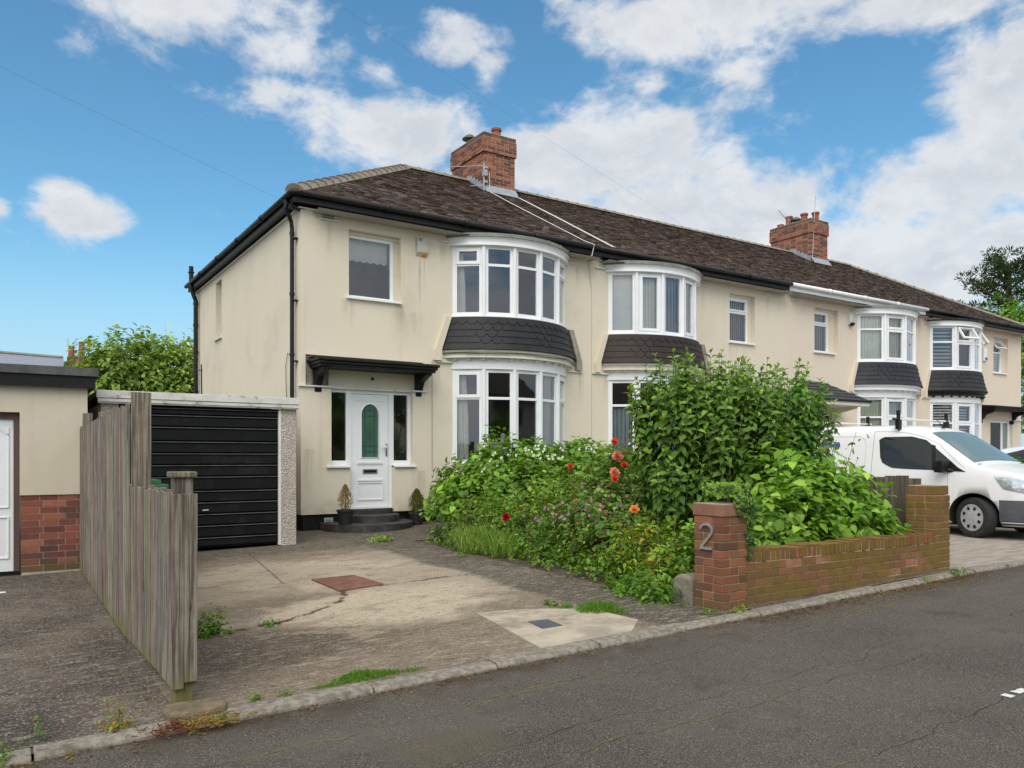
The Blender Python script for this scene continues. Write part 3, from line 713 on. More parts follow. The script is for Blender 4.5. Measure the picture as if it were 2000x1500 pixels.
def roof_part(H, x0, x1, hipL, hipR, yb=21.9):
    """front slope of real lapped tiles, plain back slope and hips; closed below"""
    mb = MB(); xl = x0-.19 if hipL else x0; xr = x1+.19 if hipR else x1
    rl = 8.22 if hipL else x0; rr = (x1+.19)-4.05 if hipR else x1
    A, B, C_, D_ = (xl, EAVE_Y, EAVE_Z), (xr, EAVE_Y, EAVE_Z), (rr, RIDGE_Y, RIDGE_Z), (rl, RIDGE_Y, RIDGE_Z)
    E_, F_ = (xl, yb, EAVE_Z), (xr, yb, EAVE_Z)
    dk = (.035, .022, .017); lo = lambda p: (p[0], p[1], p[2]-.03)
    mb.quad(lo(A), lo(B), lo(C_), lo(D_), 0, dk); mb.quad(lo(F_), lo(E_), lo(D_), lo(C_), 0, dk)
    if hipL: mb.add([lo(A), lo(D_), lo(E_)], [(0, 1, 2)], 0, dk)
    if hipR: mb.add([lo(B), lo(F_), lo(C_)], [(0, 1, 2)], 0, dk)
    nrow = 44; sl = math.hypot(RIDGE_Y-EAVE_Y, RIDGE_Z-EAVE_Z); ex = sl/nrow
    cy, cz = (RIDGE_Y-EAVE_Y)/sl, (RIDGE_Z-EAVE_Z)/sl; ny, nz = -cz, cy
    pal = [(.098, .068, .055), (.12, .086, .072), (.155, .118, .102), (.085, .057, .044), (.19, .148, .13), (.11, .077, .062)]
    tw = .167
    for j in range(nrow):
        s0 = j*ex; s1 = min(sl, s0+ex*1.25); f = (s0+ex*.5)/sl
        xa = xl+(rl-xl)*f; xb = xr+(rr-xr)*f
        x = math.floor(xa/tw)*tw+(tw/2 if j % 2 else 0)-tw
        while x < xb:
            a, b = max(x, xa), min(x+tw-.004, xb)
            if b-a > .02:
                l0 = .020+random.uniform(-.005, .008); l1 = l0+random.uniform(-.005, .005); q = s0+random.uniform(-.006, .006)
                def pp(xx, s, l): return (xx, EAVE_Y+cy*s+ny*l, EAVE_Z+cz*s+nz*l)
                c = random.choice(pal); k = random.uniform(.8, 1.2); c = tuple(t*k for t in c)
                v = [pp(a, q, l0), pp(b, q, l1), pp(b, s1, .002), pp(a, s1, .002), pp(a, q, l0-.016), pp(b, q, l1-.016)]
                mb.add(v, [(0, 1, 2, 3), (4, 5, 1, 0), (4, 0, 3), (5, 2, 1)], 0, c)
            x += tw
    o = mb.build('roof', tile_m, H)
    # ridge and hip tiles
    rt = MB()
    def half_tiles(p, q, r0, c0, L=.32, bump_=.018):
        p, q = Vector(p), Vector(q); n = max(1, int((q-p).length/L)); d = (q-p).normalized(); side = d.cross(Vector((0, 0, 1))).normalized(); up = side.cross(d)
        for i in range(n):
            a = p+(q-p)*(i/n)-d*.02; b = p+(q-p)*((i+1)/n)
            c = tuple(t*random.uniform(.8, 1.2) for t in random.choice(c0)); vs = []
            for pt_, r in ((a, r0+bump_), (a+d*.06, r0+bump_), (a+d*.065, r0), (b, r0-.008)):
                for k in range(9):
                    an = math.pi*k/8; vs.append(pt_+side*(math.cos(an)*r)+up*(math.sin(an)*r*.8-.03))
            fs = [(j*9+k, j*9+k+1, (j+1)*9+k+1, (j+1)*9+k) for j in range(3) for k in range(8)]+[tuple(range(9)), tuple(range(27, 36))[::-1]]
            rt.add(vs, fs, 0, c)
        # bedding mortar
        rt.add([p+side*(r0+.035)-up*.035, q+side*(r0+.035)-up*.035, q+side*(r0-.02)+up*.035, p+side*(r0-.02)+up*.035], [(0, 1, 2, 3)], 1, (.5, .45, .35))
        rt.add([p-side*(r0+.035)-up*.035, q-side*(r0+.035)-up*.035, q-side*(r0-.02)+up*.035, p-side*(r0-.02)+up*.035], [(3, 2, 1, 0)], 1, (.5, .45, .35))
    mossc = [(.13, .11, .075), (.17, .14, .10), (.09, .075, .05)]
    half_tiles(D_, C_, .11, mossc, .33, .014)
    if hipL: half_tiles(A, D_, .125, [(.20, .145, .115), (.17, .15, .125), (.23, .175, .135)], .34, .03)
    if hipR: half_tiles(B, C_, .11, mossc, .33, .014)
    rt.build('ridge_tiles', [ridge_m, mossyc], o)
    return o
def gutter_part(H, pts, m, name='gutter', r=.050):
    """half-round gutter following pts, with union joints"""
    mb = MB(); mb.tube(pts, r, 10)
    P0 = [Vector(p) for p in pts]
    for a, b in zip(P0[:-1], P0[1:]):
        n = int((b-a).length/1.9)
        for i in range(1, n+1):
            c = a+(b-a)*(i/(n+1)); d = (b-a).normalized()*.04; mb.tube([c-d, c+d], r+.012, 10)
    return mb.build(name, m, H, smooth=True)
def chimney(H, x0, x1, y0, y1, zb, zt, pots):
    mb = MB()
    n1 = int((zt-.42-zb)/.075); z = bricks(mb, x0, x1, y0, y1, zb, n1, CHIM, zf=zb-.2, h=.060, g=.015)
    z = bricks(mb, x0-.035, x1+.035, y0-.035, y1+.035, z, 5, CHIM, zf=z, h=.060, g=.015)
    z = bricks(mb, x0-.022, x1+.022, y0-.022, y1+.022, z, 1, CHIM, zf=z)
    c = mb.build('chimney', [brick_chim_m, mortar], H)
    cap = MB(); cap.box(x0-.03, x1+.03, y0-.03, y1+.03, z-.002, z+.03); cap.box(x0+.08, x1-.08, y0+.08, y1-.08, z+.03, z+.075); cap.build('flaunching', mossyc, c, bevel=.02)
    red = mat('terracotta_pot', vary((.27, .075, .05), .2, 8, .2, .004, 60, ((.16, .09, .06), .5, 6)), rough=.8)
    for kind, px, py in pots:
        q = MB()
        if kind == 'pot':
            q.lathe(px, py, [(.115, z+.02), (.105, z+.30), (.13, z+.31), (.13, z+.37), (.095, z+.37), (.09, z+.05)], 20); q.build('chimney_pot', red, c, smooth=False)
        elif kind == 'low':
            q.lathe(px, py, [(.12, z+.02), (.12, z+.17), (.10, z+.18), (.08, z+.05)], 20); q.build('chimney_pot', red, c)
        else:
            q.lathe(px, py, [(.07, z+.02), (.07, z+.22)], 16); q.lathe(px, py, [(.19, z+.20), (.185, z+.22), (.11, z+.29), (.03, z+.33), (0, z+.335)], 20)
            q.lathe(px, py, [(.19, z+.20), (.05, z+.19)], 20)
            q.build('flue_cowl', mat('cowl_metal', vary((.10, .11, .09), .3, 8, .2), rough=.5, metal=.5), c)
    # lead apron and stepped flashing following the roof slope
    f = MB(); zf = lambda y: EAVE_Z+SL*(min(y, 2*RIDGE_Y-y)-EAVE_Y)
    f.add([(x0-.02, y0-.16, zf(y0-.16)+.035), (x1+.02, y0-.16, zf(y0-.16)+.035), (x1+.02, y0-.012, zf(y0)+.16), (x0-.02, y0-.012, zf(y0)+.16)], [(0, 1, 2, 3)])
    y = y0-.01
    for xs_ in (x0-.012, x1+.012):
        y = y0-.012
        while y < RIDGE_Y-.05:
            y2 = y+.14
            f.add([(xs_, y, zf(y)-.03), (xs_, y2, zf(y2)-.03), (xs_, y2, zf(y2)+.14), (xs_, y, zf(y2)+.14)], [(0, 1, 2, 3)]); y = y2
    f.build('lead_flashing', leadb, c)
    return c
def bracket(mb, x0, x1, yb, z0, z1, dep):
    pr = [(yb, z0), (yb-.10, z0), (yb-.12, z0+.06), (yb-.09, z0+.10), (yb-.16, z0+.15), (yb-.24, z1-.14), (yb-dep+.05, z1-.06), (yb-dep, z1-.04), (yb-dep, z1), (yb, z1)]
    mb.prism(pr, 0, x0, x1)
def canopy(H, x0, x1, zt=2.93, Y0=YF+.09, dep=.62):
    mb = MB()
    mb.box(x0, x1, Y0-dep, Y0, zt-.05, zt, 0); mb.box(x0+.03, x1-.03, Y0-dep+.03, Y0, zt-.10, zt-.05); mb.box(x0+.06, x1-.06, Y0-dep+.06, Y0, zt-.145, zt-.10)
    c = mb.build('porch_canopy', black, H, bevel=.012)
    fl = MB(); fl.add([(x0+.02, Y0-dep+.02, zt+.004), (x1-.02, Y0-dep+.02, zt+.004), (x1-.02, Y0, zt+.05), (x0+.02, Y0, zt+.05)], [(0, 1, 2, 3)]); fl.build('canopy_felt', lead, c)
    for a in (x0+.12, x1-.24):
        b = MB(); bracket(b, a, a+.12, Y0, zt-.55, zt-.145, dep-.10); b.build('bracket', black, c, bevel=.008)
    return c

# ------------------------------------------------------------------ the four houses of the terrace
PX = [4.35, 10.73, 17.11, 23.49, 29.87]; YB = 21.66
def house_shell(H, x0, x1, holes, wm, hipL=False, hipR=False, side_holes=()):
    mb = MB()
    wall(mb, x0, x1, .26, 5.50, holes, YF, .13)
    if hipL: wall(mb, YF, YB, .26, 5.50, list(side_holes), x0, .16, axis='x')
    if hipR: mb.quad((x1, YF, 0), (x1, YB, 0), (x1, YB, 5.5), (x1, YF, 5.5))
    mb.quad((x0, YB, 0), (x1, YB, 0), (x1, YB, 5.6), (x0, YB, 5.6))
    # under-edge of the insulated render and wall behind up to the eaves
    mb.quad((x0, YF, .26), (x1, YF, .26), (x1, YF+.09, .26), (x0, YF+.09, .26))
    if hipL: mb.quad((x0, YF, .26), (x0, YB, .26), (x0+.06, YB, .26), (x0+.06, YF, .26))
    w_ = mb.build('wall', wm, H)
    dk = MB()
    dk.box(x0+.05, x1-.05 if hipR else x1, YF+.05, YF+.09, -.25, .262)
    if hipL: dk.box(x0+.05, x0+.09, YF+.09, YB, -.25, .262)
    dk.build('plinth', black, H)
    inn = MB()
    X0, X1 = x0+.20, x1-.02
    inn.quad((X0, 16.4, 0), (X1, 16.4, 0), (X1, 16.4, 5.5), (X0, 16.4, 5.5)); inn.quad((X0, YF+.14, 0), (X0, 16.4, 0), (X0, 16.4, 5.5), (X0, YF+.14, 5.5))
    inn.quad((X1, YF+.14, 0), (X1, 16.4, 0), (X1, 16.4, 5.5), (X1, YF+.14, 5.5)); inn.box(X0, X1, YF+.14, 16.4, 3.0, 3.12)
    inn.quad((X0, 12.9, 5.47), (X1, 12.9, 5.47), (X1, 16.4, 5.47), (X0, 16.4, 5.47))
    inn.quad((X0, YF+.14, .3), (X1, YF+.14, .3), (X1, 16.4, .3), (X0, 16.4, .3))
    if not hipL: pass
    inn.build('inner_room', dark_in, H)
    return w_
def coping(H, segs, parent=None):
    for x0, x1, z in segs:
        mb = MB(); mb.box(x0, x1, YF-.045, YF+.10, z, z+.028); mb.build('coping_strip', trim_grey, H, bevel=.004)
def eaves(H, x0, x1, m, hipL=False, hipR=False, gm=None):
    xl = x0-.17 if hipL else x0; xr = x1+.17 if hipR else x1
    bx = [(xl, xr, EAVE_Y+.03, EAVE_Y+.055, 5.555, 5.735), (xl, xr, EAVE_Y+.055, YF+.1, 5.57, 5.59)]
    if hipL: bx += [(xl, xl+.025, EAVE_Y+.055, YB+.2, 5.555, 5.735), (xl+.025, x0+.1, YF+.1, YB+.2, 5.57, 5.59)]
    if hipR: bx += [(xr-.025, xr, EAVE_Y+.055, YB+.2, 5.555, 5.735), (x1-.1, xr-.025, YF+.1, YB+.2, 5.57, 5.59)]
    bx += [(xl+(.03 if hipL else 0), xr-(.03 if hipR else 0), YF+.02, YF+.1, 5.48, 5.572)]
    if hipL: bx += [(x0+.02, x0+.1, YF+.02, YB, 5.48, 5.572)]
    box_part(H, 'fascia_board', m, bx)
    pts = [(xl-.02 if hipL else x0, EAVE_Y-.035, 5.70), (xr, EAVE_Y-.035, 5.70)]
    if hipL: pts = [(xl-.05, YB+.2, 5.70), (xl-.05, EAVE_Y+.05, 5.70), (xl-.028, EAVE_Y-.01, 5.70), (xl+.04, EAVE_Y-.035, 5.70)]+pts[1:]
    gutter_part(H, pts, gm or m)
def bay(H, cx, hw, n, kU, kL, trU, trL, covU, covL, wm, tone, top_m=lead, corn=white_old, frieze_m=white, band=None, scal=True):
    d = hw-1.35
    mb = MB(); arc_loft(mb, cx, [(hw-.02, .585, -.2), (hw-.02, .585, 1.09)], 24); mb.build('bay_wall', wm, H)
    wl = bay_windows(H, cx, hw, .60, n, 1.13, 2.93, trL, kL, covL)
    wu = bay_windows(H, cx, hw, .60, n, 3.95, 5.29, trU, kU, covU)
    for o, t in ((wl, 'lower curved bay window'), (wu, 'upper curved bay window')): o['label'] = t
    mb = MB(); arc_loft(mb, cx, [(hw+.0, .60, 2.932), (hw+.03, .63, 2.935), (hw+.03, .63, 3.10), (hw+.05, .65, 3.14)], 24)
    mb.build('frieze_band', frieze_m, H)
    mb = MB(); arc_loft(mb, cx, [(hw+.12, .69, 3.135), (hw+.19, .75, 3.14), (hw+.19, .75, 3.165), (hw+.16, .72, 3.18), (hw+.18, .74, 3.235), (hw+.225, .775, 3.245), (hw+.225, .775, 3.285)], 28)
    for i in range(12):
        p = arcp(cx, hw+.03, .63, (i+.5)/12, 0); q = arcp(cx, hw+.11, .69, (i+.5)/12, 0); dv = (q-p).normalized(); sd_ = Vector((-dv.y, dv.x, 0))*.028
        vs = [(p-sd_), (p+sd_), (q+sd_), (q-sd_)]; mb.add([(v.x, v.y, z) for z in (3.095, 3.134) for v in vs], [(0, 1, 2, 3)[::-1], (4, 5, 6, 7), (0, 1, 5, 4), (1, 2, 6, 5), (2, 3, 7, 6), (3, 0, 4, 7)])
    co_ = mb.build('cornice', corn, H)
    slate_skirt(H, cx, hw+.27, .80, 3.29, hw+.07, .655, 3.925, tone, scal)
    for sx in (-1, 1):
        e = cx+sx*(hw+.05); f = cx+sx*(hw+.30); g = cx+sx*(hw+.40)
        mb = MB(); mb.prism([(e, 3.93), (f-sx*.04, 3.30), (f-sx*.04, 3.08), (g, 3.08), (g, 3.28), (e+sx*.12, 3.93)], 1, YF-.075, YF+.0); mb.build('skirt_cheek', bare if sx > 0 else wm, H)
    mb = MB(); arc_loft(mb, cx, [(hw+.03, .62, 5.285), (hw+.09, .68, 5.29), (hw+.09, .68, 5.33), (hw+.065, .66, 5.34), (hw+.08, .68, 5.41), (hw+.12, .71, 5.425), (hw+.12, .71, 5.435)], 28); mb.build('bay_fascia', frieze_m, H)
    mb = MB(); arc_loft(mb, cx, [(hw+.12, .715, 5.43), (hw+.14, .73, 5.437), (hw+.14, .73, 5.505), (hw+.04, .64, 5.53)], 28)
    for i in range(1, 8):
        p = arcp(cx, hw+.147, .737, i/8, 0); d_ = (p-Vector((cx, YF+1, 0))).normalized()*.007; s_ = Vector((-d_.y, d_.x, 0)).normalized()*.008
        mb.add([(v.x, v.y, z) for z in (5.44, 5.51) for v in (p-s_-d_, p+s_-d_, p+s_+d_, p-s_+d_)], [(0, 1, 5, 4), (1, 2, 6, 5), (2, 3, 7, 6), (3, 0, 4, 7), (4, 5, 6, 7)])
    mb.build('bay_roof', top_m, H)
    return wl, wu
def bay_holes(cx, hw): return [(cx-hw+.06, cx+hw-.06, 1.12, 2.95), (cx-hw+.06, cx+hw-.06, 3.92, 5.30)]
SLATE = (.022, .022, .024)

# --- house 1
H1 = root('terraced_house', (7.54, YF, 0), 'cream end terrace house with white front door, flat black canopy and green plinth pots', 'house', 'terraced houses in the row')
H1['label'] = 'cream end-of-terrace house with white arched-glass front door and flat black canopy'
holes = bay_holes(8.65, 1.35)+[(5.21, 6.22, 4.09, 5.29), (4.43, 6.68, 2.46, 3.02, 'LRT'), (4.89, 6.46, 1.10, 2.46, 'LR'), (5.24, 6.08, .26, 1.10, 'LR')]
house_shell(H1, PX[0], PX[1], holes, cream, hipL=True, side_holes=[(18.92, 19.50, 4.04, 5.38)])
box_part(H1, 'bare_wall_strip', bare, [(4.43, 6.68, YF+.085, YF+.14, 2.46, 3.03), (4.43, 4.56, YF+.06, YF+.086, 2.47, 3.01)])
box_part(H1, 'door_head', cream, [(4.86, 6.52, YF+.055, YF+.09, 2.50, 2.80)])
box_part(H1, 'door_head_trim', creamw, [(4.84, 6.50, YF+.03, YF+.10, 2.455, 2.50)])
coping(H1, [(4.30, 4.70, 5.50), (4.97, 7.15, 5.50), (7.02, 7.32, 5.33), (10.05, 10.32, 5.33), (10.12, 10.73, 5.50), (4.68, 5.04, 5.37), (4.31, 4.93, 2.462), (6.44, 6.74, 2.462), (6.96, 7.36, 3.045), (9.98, 10.44, 3.045)])
box_part(H1, 'side_coping', trim_grey, [(4.305, 4.40, YF-.04, YB+.05, 5.50, 5.528)])
vm = MB(); vm.box(4.71, 4.96, YF-.004, YF+.08, 5.385, 5.50, 0, None)
for i in range(9):
    for j in range(2): vm.box(4.725+i*.025, 4.738+i*.025, YF-.008, YF-.003, 5.40+j*.048, 5.435+j*.048, 1)
vm.build('air_vent', [trim_grey, arch_d], H1)
eaves(H1, PX[0], PX[1], black_pl, hipL=True)
flat_window(H1, 5.21, 6.12, 4.10, 5.23, cover=('roller', curtain))
box_part(H1, 'window_head', cream, [(5.21, 6.22, YF+.1, YF+.2, 5.23, 5.29), (6.12, 6.22, YF+.13, YF+.2, 4.09, 5.23)])
sw = MB(); sw.box(PX[0]+.165, PX[0]+.2, 18.92, 19.5, 4.04, 5.38); o = sw.build('side_window', white, H1)
sw = MB(); sw.quad((PX[0]+.16, 18.98, 4.1), (PX[0]+.16, 19.44, 4.1), (PX[0]+.16, 19.44, 5.32), (PX[0]+.16, 18.98, 5.32)); sw.build('pane', carglass, o)
box_part(H1, 'side_sill', trim_grey, [(PX[0]-.05, PX[0]+.15, 18.87, 19.55, 4.0, 4.035)])
K = 'toplight'
bay(H1, 8.65, 1.35, 5, [K, 'fixed', 'fixed', 'fixed', K], [K, 'fixed', 'fixed', 'fixed', K], 4.93, 2.38,
    [('curtain', 0, curtain, .02, .24, 3.98, 5.25), ('curtain', 4, curtain, .36, .58, 3.98, 5.25)],
    [('curtain', 0, curtain, .02, .30, 1.16, 2.88), ('curtain', 3, curtain, .30, .58, 1.16, 2.88), ('curtain', 4, curtain, .05, .55, 1.16, 2.88)], cream, SLATE, corn=creamw)
roof_part(H1, PX[0], PX[1], True, False)
chimney(H1, 9.98, 10.88, 16.5, 18.12, 6.35, 9.17, [('pot', 10.60, 16.92), ('low', 10.38, 17.15), ('cowl', 10.15, 17.5)])
canopy(H1, 4.47, 6.76)
# front door with sidelights
DY = YF+.10
fr = MB(); gl = MB()
def fb(mb, x0, x1, z0, z1, y0=DY, y1=DY+.07, m=0): mb.box(x0, x1, y0, y1, z0, z1, m)
for a, b, c, d in ((4.80, 4.93, 1.10, 2.46), (5.20, 5.30, .34, 2.46), (6.02, 6.12, .34, 2.46), (6.40, 6.46, 1.10, 2.46)): fb(fr, a, b, c, d)
for a, b, c, d in ((4.93, 5.20, 2.40, 2.46), (4.93, 5.20, 1.10, 1.19), (5.30, 6.02, 2.39, 2.46), (6.12, 6.40, 2.40, 2.46), (6.12, 6.40, 1.10, 1.19)): fb(fr, a, b, c, d, DY+.002, DY+.068)
fr.box(5.24, 6.08, DY-.03, DY+.06, .31, .34)
dfm = fr.build('door_frame', white, H1)
gl.quad((4.93, DY+.03, 1.19), (5.20, DY+.03, 1.19), (5.20, DY+.03, 2.40), (4.93, DY+.03, 2.40)); gl.build('pane', glass, dfm); gl = MB(); gl.quad((6.12, DY+.03, 1.19), (6.40, DY+.03, 1.19), (6.40, DY+.03, 2.40), (6.12, DY+.03, 2.40))
gl.build('pane', glass, dfm)
sl = MB(); sl.box(4.80, 5.24, YF-.05, DY, 1.065, 1.10); sl.box(6.08, 6.52, YF-.05, DY, 1.065, 1.10); sl.build('sill', white, dfm, bevel=.006)
dm = MB()
# door leaf with arched glazed opening
cxD, zs, za, rr = 5.66, 1.25, 2.02, .165
arch = [(cxD-rr, zs), (cxD+rr, zs)]+[(cxD+rr*math.cos(R(t)), za+rr*1.15*math.sin(R(t))) for t in range(0, 181, 12)]
outer = [(5.31, .36), (6.01, .36), (6.01, 2.38), (5.31, 2.38)]
yy = DY+.015
def ringquads(mb, inn_, out_, y):
    vs = [(p[0], y, p[1]) for p in inn_]+[(p[0], y, p[1]) for p in out_]; n = len(inn_)
    mb.add(vs, [(i, (i+1) % n, n+(i+1) % n, n+i) for i in range(n)])
def ray_rect(p, x0, x1, z0, z1, c):
    dx_, dz_ = p[0]-c[0], p[1]-c[1]; t = min([((x1-c[0])/dx_ if dx_ > 1e-9 else 9e9), ((x0-c[0])/dx_ if dx_ < -1e-9 else 9e9), ((z1-c[1])/dz_ if dz_ > 1e-9 else 9e9), ((z0-c[1])/dz_ if dz_ < -1e-9 else 9e9)]); return (c[0]+dx_*t, c[1]+dz_*t)
cen = (cxD, 1.68)
# densify outline so that the corners of the leaf are met
arcd = []
for i in range(len(arch)):
    a, b = arch[i], arch[(i+1) % len(arch)]
    for k in range(4): arcd.append((a[0]+(b[0]-a[0])*k/4, a[1]+(b[1]-a[1])*k/4))
ou = [ray_rect(p, 5.35, 5.97, 1.16, 2.34, cen) for p in arcd]
for cr in ((5.35, 1.16), (5.97, 1.16), (5.97, 2.34), (5.35, 2.34)):
    i = min(range(len(ou)), key=lambda q: (ou[q][0]-cr[0])**2+(ou[q][1]-cr[1])**2); ou[i] = cr
ringquads(dm, arcd, ou, yy)
dm.box(5.305, 5.35, yy, yy+.04, .345, 2.385); dm.box(5.97, 6.015, yy, yy+.04, .345, 2.385); dm.box(5.35, 5.97, yy, yy+.04, 2.34, 2.385); dm.box(5.35, 5.97, yy, yy+.04, .345, 1.16)
# mouldings
def mould(mb, x0, x1, z0, z1, wd=.022, pr_=.014):
    mb.box(x0, x1, yy-pr_, yy, z1-wd, z1); mb.box(x0, x1, yy-pr_, yy, z0, z0+wd); mb.box(x0, x0+wd, yy-pr_, yy, z0+wd, z1-wd); mb.box(x1-wd, x1, yy-pr_, yy, z0+wd, z1-wd)
mould(dm, 5.41, 5.91, .47, .80); mould(dm, 5.41, 5.91, 1.12, 1.16, .014); dm.box(5.42, 5.90, yy-.02, yy, .82, .85)
for i in range(len(arch)):
    a, b = arch[i], arch[(i+1) % len(arch)]
    def outp(p): return (cen[0]+(p[0]-cen[0])*1.12+(0), cen[1]+(p[1]-cen[1])*1.06)
    a2, b2 = outp(a), outp(b)
    dm.add([(a[0], yy+.02, a[1]), (b[0], yy+.02, b[1]), (b[0], yy-.016, b[1]), (a[0], yy-.016, a[1]), (b2[0], yy-.004, b2[1]), (a2[0], yy-.004, a2[1])], [(0, 1, 2, 3), (3, 2, 4, 5)])
dm.box(5.37, 5.95, yy-.008, yy, 2.27, 2.285)
door = dm.build('front_door', white, H1)
g = MB(); g.add([(p[0], yy+.018, p[1]) for p in arch], [tuple(range(len(arch)))]); pane = g.build('door_glass', glass_teal, door)
ldm = mat('lead_came', base=(.05, .055, .05), rough=.5)
lc = MB()
for x in (cxD-.09, cxD+.09): lc.box(x-.003, x+.003, yy+.010, yy+.017, zs, za+.10)
for z in (zs+.10, zs+.20, za-.02, za+.08): lc.box(cxD-rr+.005, cxD+rr-.005, yy+.011, yy+.016, z-.003, z+.003)
for zc_, hh in ((1.65, .22), (1.65, .12)):
    for sx in (-1, 1):
        for sz in (-1, 1):
            a = (cxD+sx*.10*hh/.22, zc_); b = (cxD, zc_+sz*hh); dd = .004
            lc.add([(a[0]-dd, yy+.012, a[1]), (a[0]+dd, yy+.012, a[1]), (b[0]+dd, yy+.012, b[1]), (b[0]-dd, yy+.012, b[1])], [(0, 1, 2, 3)])
lc.add([(cxD-.025, yy+.009, 1.65), (cxD, yy+.009, 1.58), (cxD+.025, yy+.009, 1.65), (cxD, yy+.009, 1.72)], [(0, 1, 2, 3)])
for x in (cxD-.09, cxD+.09, cxD):
    for z in (zs+.10, za-.02, za+.08): lc.lathe(x, yy+.012, [(.008, z-.008), (.008, z+.008)], 6)
lc.build('leading', ldm, door)
lb = MB(); lb.box(5.52, 5.80, yy-.012, yy, .955, 1.035, 0); lb.box(5.545, 5.775, yy-.018, yy-.012, .975, 1.015, 1); lb.build('letterbox', [steel, black_pl], door)
hd = MB(); hd.box(5.965, 5.995, yy-.014, yy, 1.27, 1.50); hd.tube([(5.98, yy-.045, 1.42), (5.88, yy-.05, 1.42)], .009, 8); hd.tube([(5.98, yy, 1.42), (5.98, yy-.045, 1.42)], .009, 8); hd.build('handle', steel, door, smooth=True)
# house number bracket lamp under canopy
lm = MB(); lm.tube([(5.66, YF+.05, 2.66), (5.66, YF-.02, 2.68), (5.69, YF-.03, 2.64)], .008, 6); lm.lathe(5.665, YF+.02, [(.0, 2.63), (.022, 2.64), (.012, 2.67), (.02, 2.69)], 8); lm.build('lamp_bracket', black, H1)
# curved steps
def step(cx, w_, yb, dep, z0, z1, name, k=.0):
    mb = MB(); r = min(dep, w_/2); pts = [(cx-w_/2, yb)]+[(cx-w_/2+r*(1-math.cos(R(t))), yb-dep+r*(1-math.sin(R(t)))) for t in range(0, 91, 10)]+[(cx+w_/2-r*(1-math.cos(R(t))), yb-dep+r*(1-math.sin(R(t)))) for t in range(90, -1, -10)]+[(cx+w_/2, yb)]
    mb.prism(pts, 2, z0, z1); return mb.build(name, mat('black_step', vary((.035, .033, .031), .35, 5, .6, .006, 60, ((.13, .11, .085), .55, 5)), rough=.75), H1, bevel=.012)
step(5.50, 1.62, YF+.04, .98, -.2, .115, 'door_step'); step(5.62, 1.0, YF+.04, .58, .11, .235, 'door_step'); step(5.66, .84, YF+.09, .18, .23, .325, 'door_step')
# low air brick by the step
ab = MB(); ab.box(4.78, 4.93, YF+.03, YF+.05, .10, .19, 0)
for i in range(3): ab.box(4.79, 4.92, YF+.026, YF+.031, .115+i*.025, .125+i*.025, 1)
ab.build('air_brick', [trim_grey, arch_d], H1)
# alarm box, downpipes, soil pipe, cables
al = MB(); al.prism([(YF-.0, 4.99), (YF-.07, 5.07), (YF-.08, 5.34), (YF, 5.36)], 0, 6.52, 6.75)
for i in range(3): al.box(6.55, 6.62, YF-.084, YF-.079, 5.27+i*.02, 5.277+i*.02, 1)
a_ = al.build('alarm_box', [mat('alarm_plastic', vary((.50, .48, .40), .12, 6, .2, .003, 40, ((.28, .26, .18), .6, 7)), rough=.6), arch_d], H1, bevel=.006)
am = MB(); am.prism([(YF-.005, 4.985), (YF-.06, 5.035), (YF-.068, 5.058), (YF-.005, 5.058)], 0, 6.64, 6.72); am.build('beacon_lens', amber, a_)
dp = MB(); X_ = PX[0]-.075
dp.tube([(PX[0]-.21, EAVE_Y+.35, 5.66), (PX[0]-.21, EAVE_Y+.36, 5.52), (PX[0]-.16, YF+.18, 5.42), (X_-.02, YF+.23, 5.32), (X_, YF+.25, 5.20), (X_, YF+.25, .1)], .036, 12)
for z in (5.1, 4.05, 3.0, 1.9): dp.tube([(X_, YF+.25, z), (X_, YF+.25, z+.05)], .045, 12)
for z in (5.02, 3.95, 2.9): dp.box(X_, PX[0], YF+.14, YF+.26, z, z+.02)
dp.build('downpipe', black_pl, H1, smooth=False)
dp = MB(); X_ = PX[0]-.09; yy2 = 21.3
dp.tube([(X_, yy2, .1), (X_, yy2, 5.25), (X_-.06, yy2, 5.42), (X_-.11, yy2, 5.58), (X_-.11, yy2, 6.12)], .055, 12)
for z in (1.9, 2.9, 3.9, 4.6, 5.15): dp.tube([(X_, yy2, z), (X_, yy2, z+.06)], .066, 12)
dp.box(X_-.11-.066, X_-.11+.066, yy2-.066, yy2+.066, 5.95, 5.98)
dp.build('soil_pipe', black_pl, H1)
cb = MB()
cb.tube([(PX[0]-.02, 13.75, 3.05), (PX[0]-.025, 13.9, 3.1), (PX[0]-.02, 14.02, 2.9), (PX[0]-.02, 14.0, 2.5), (PX[0]-.02, 13.95, 2.2)], .006, 5)
cb.tube([(PX[0]-.02, 21.0, 3.6), (PX[0]-.02, 20.95, 2.6)], .015, 6); cb.tube([(PX[0]-.28, 21.0, 3.45), (PX[0], 20.95, 3.45)], .012, 6)
cb.build('side_cable', wire_b, H1)
cb = MB(); za_ = lambda y: EAVE_Z+SL*(y-EAVE_Y)+.04
cb.tube([(10.08, 16.42, 8.2), (10.12, 16.42, 7.2), (10.05, 16.3, za_(16.3)), (10.1, 15.5, za_(15.5)), (10.28, 14.2, za_(14.2)), (10.42, 13.1, za_(13.1)), (10.55, 12.95, 5.74), (10.50, 12.97, 5.50), (10.40, 13.15, 5.42)], .009, 6)
cb.tube([(10.9, 16.35, za_(16.35)), (11.05, 14.6, za_(14.6)), (11.15, 13.05, za_(13.05))], .009, 6)
cb.tube([(10.93, 16.35, za_(16.35)), (11.11, 14.6, za_(14.6)), (11.22, 13.05, za_(13.05))], .007, 6)
cb.build('roof_cable', wire_w, H1)
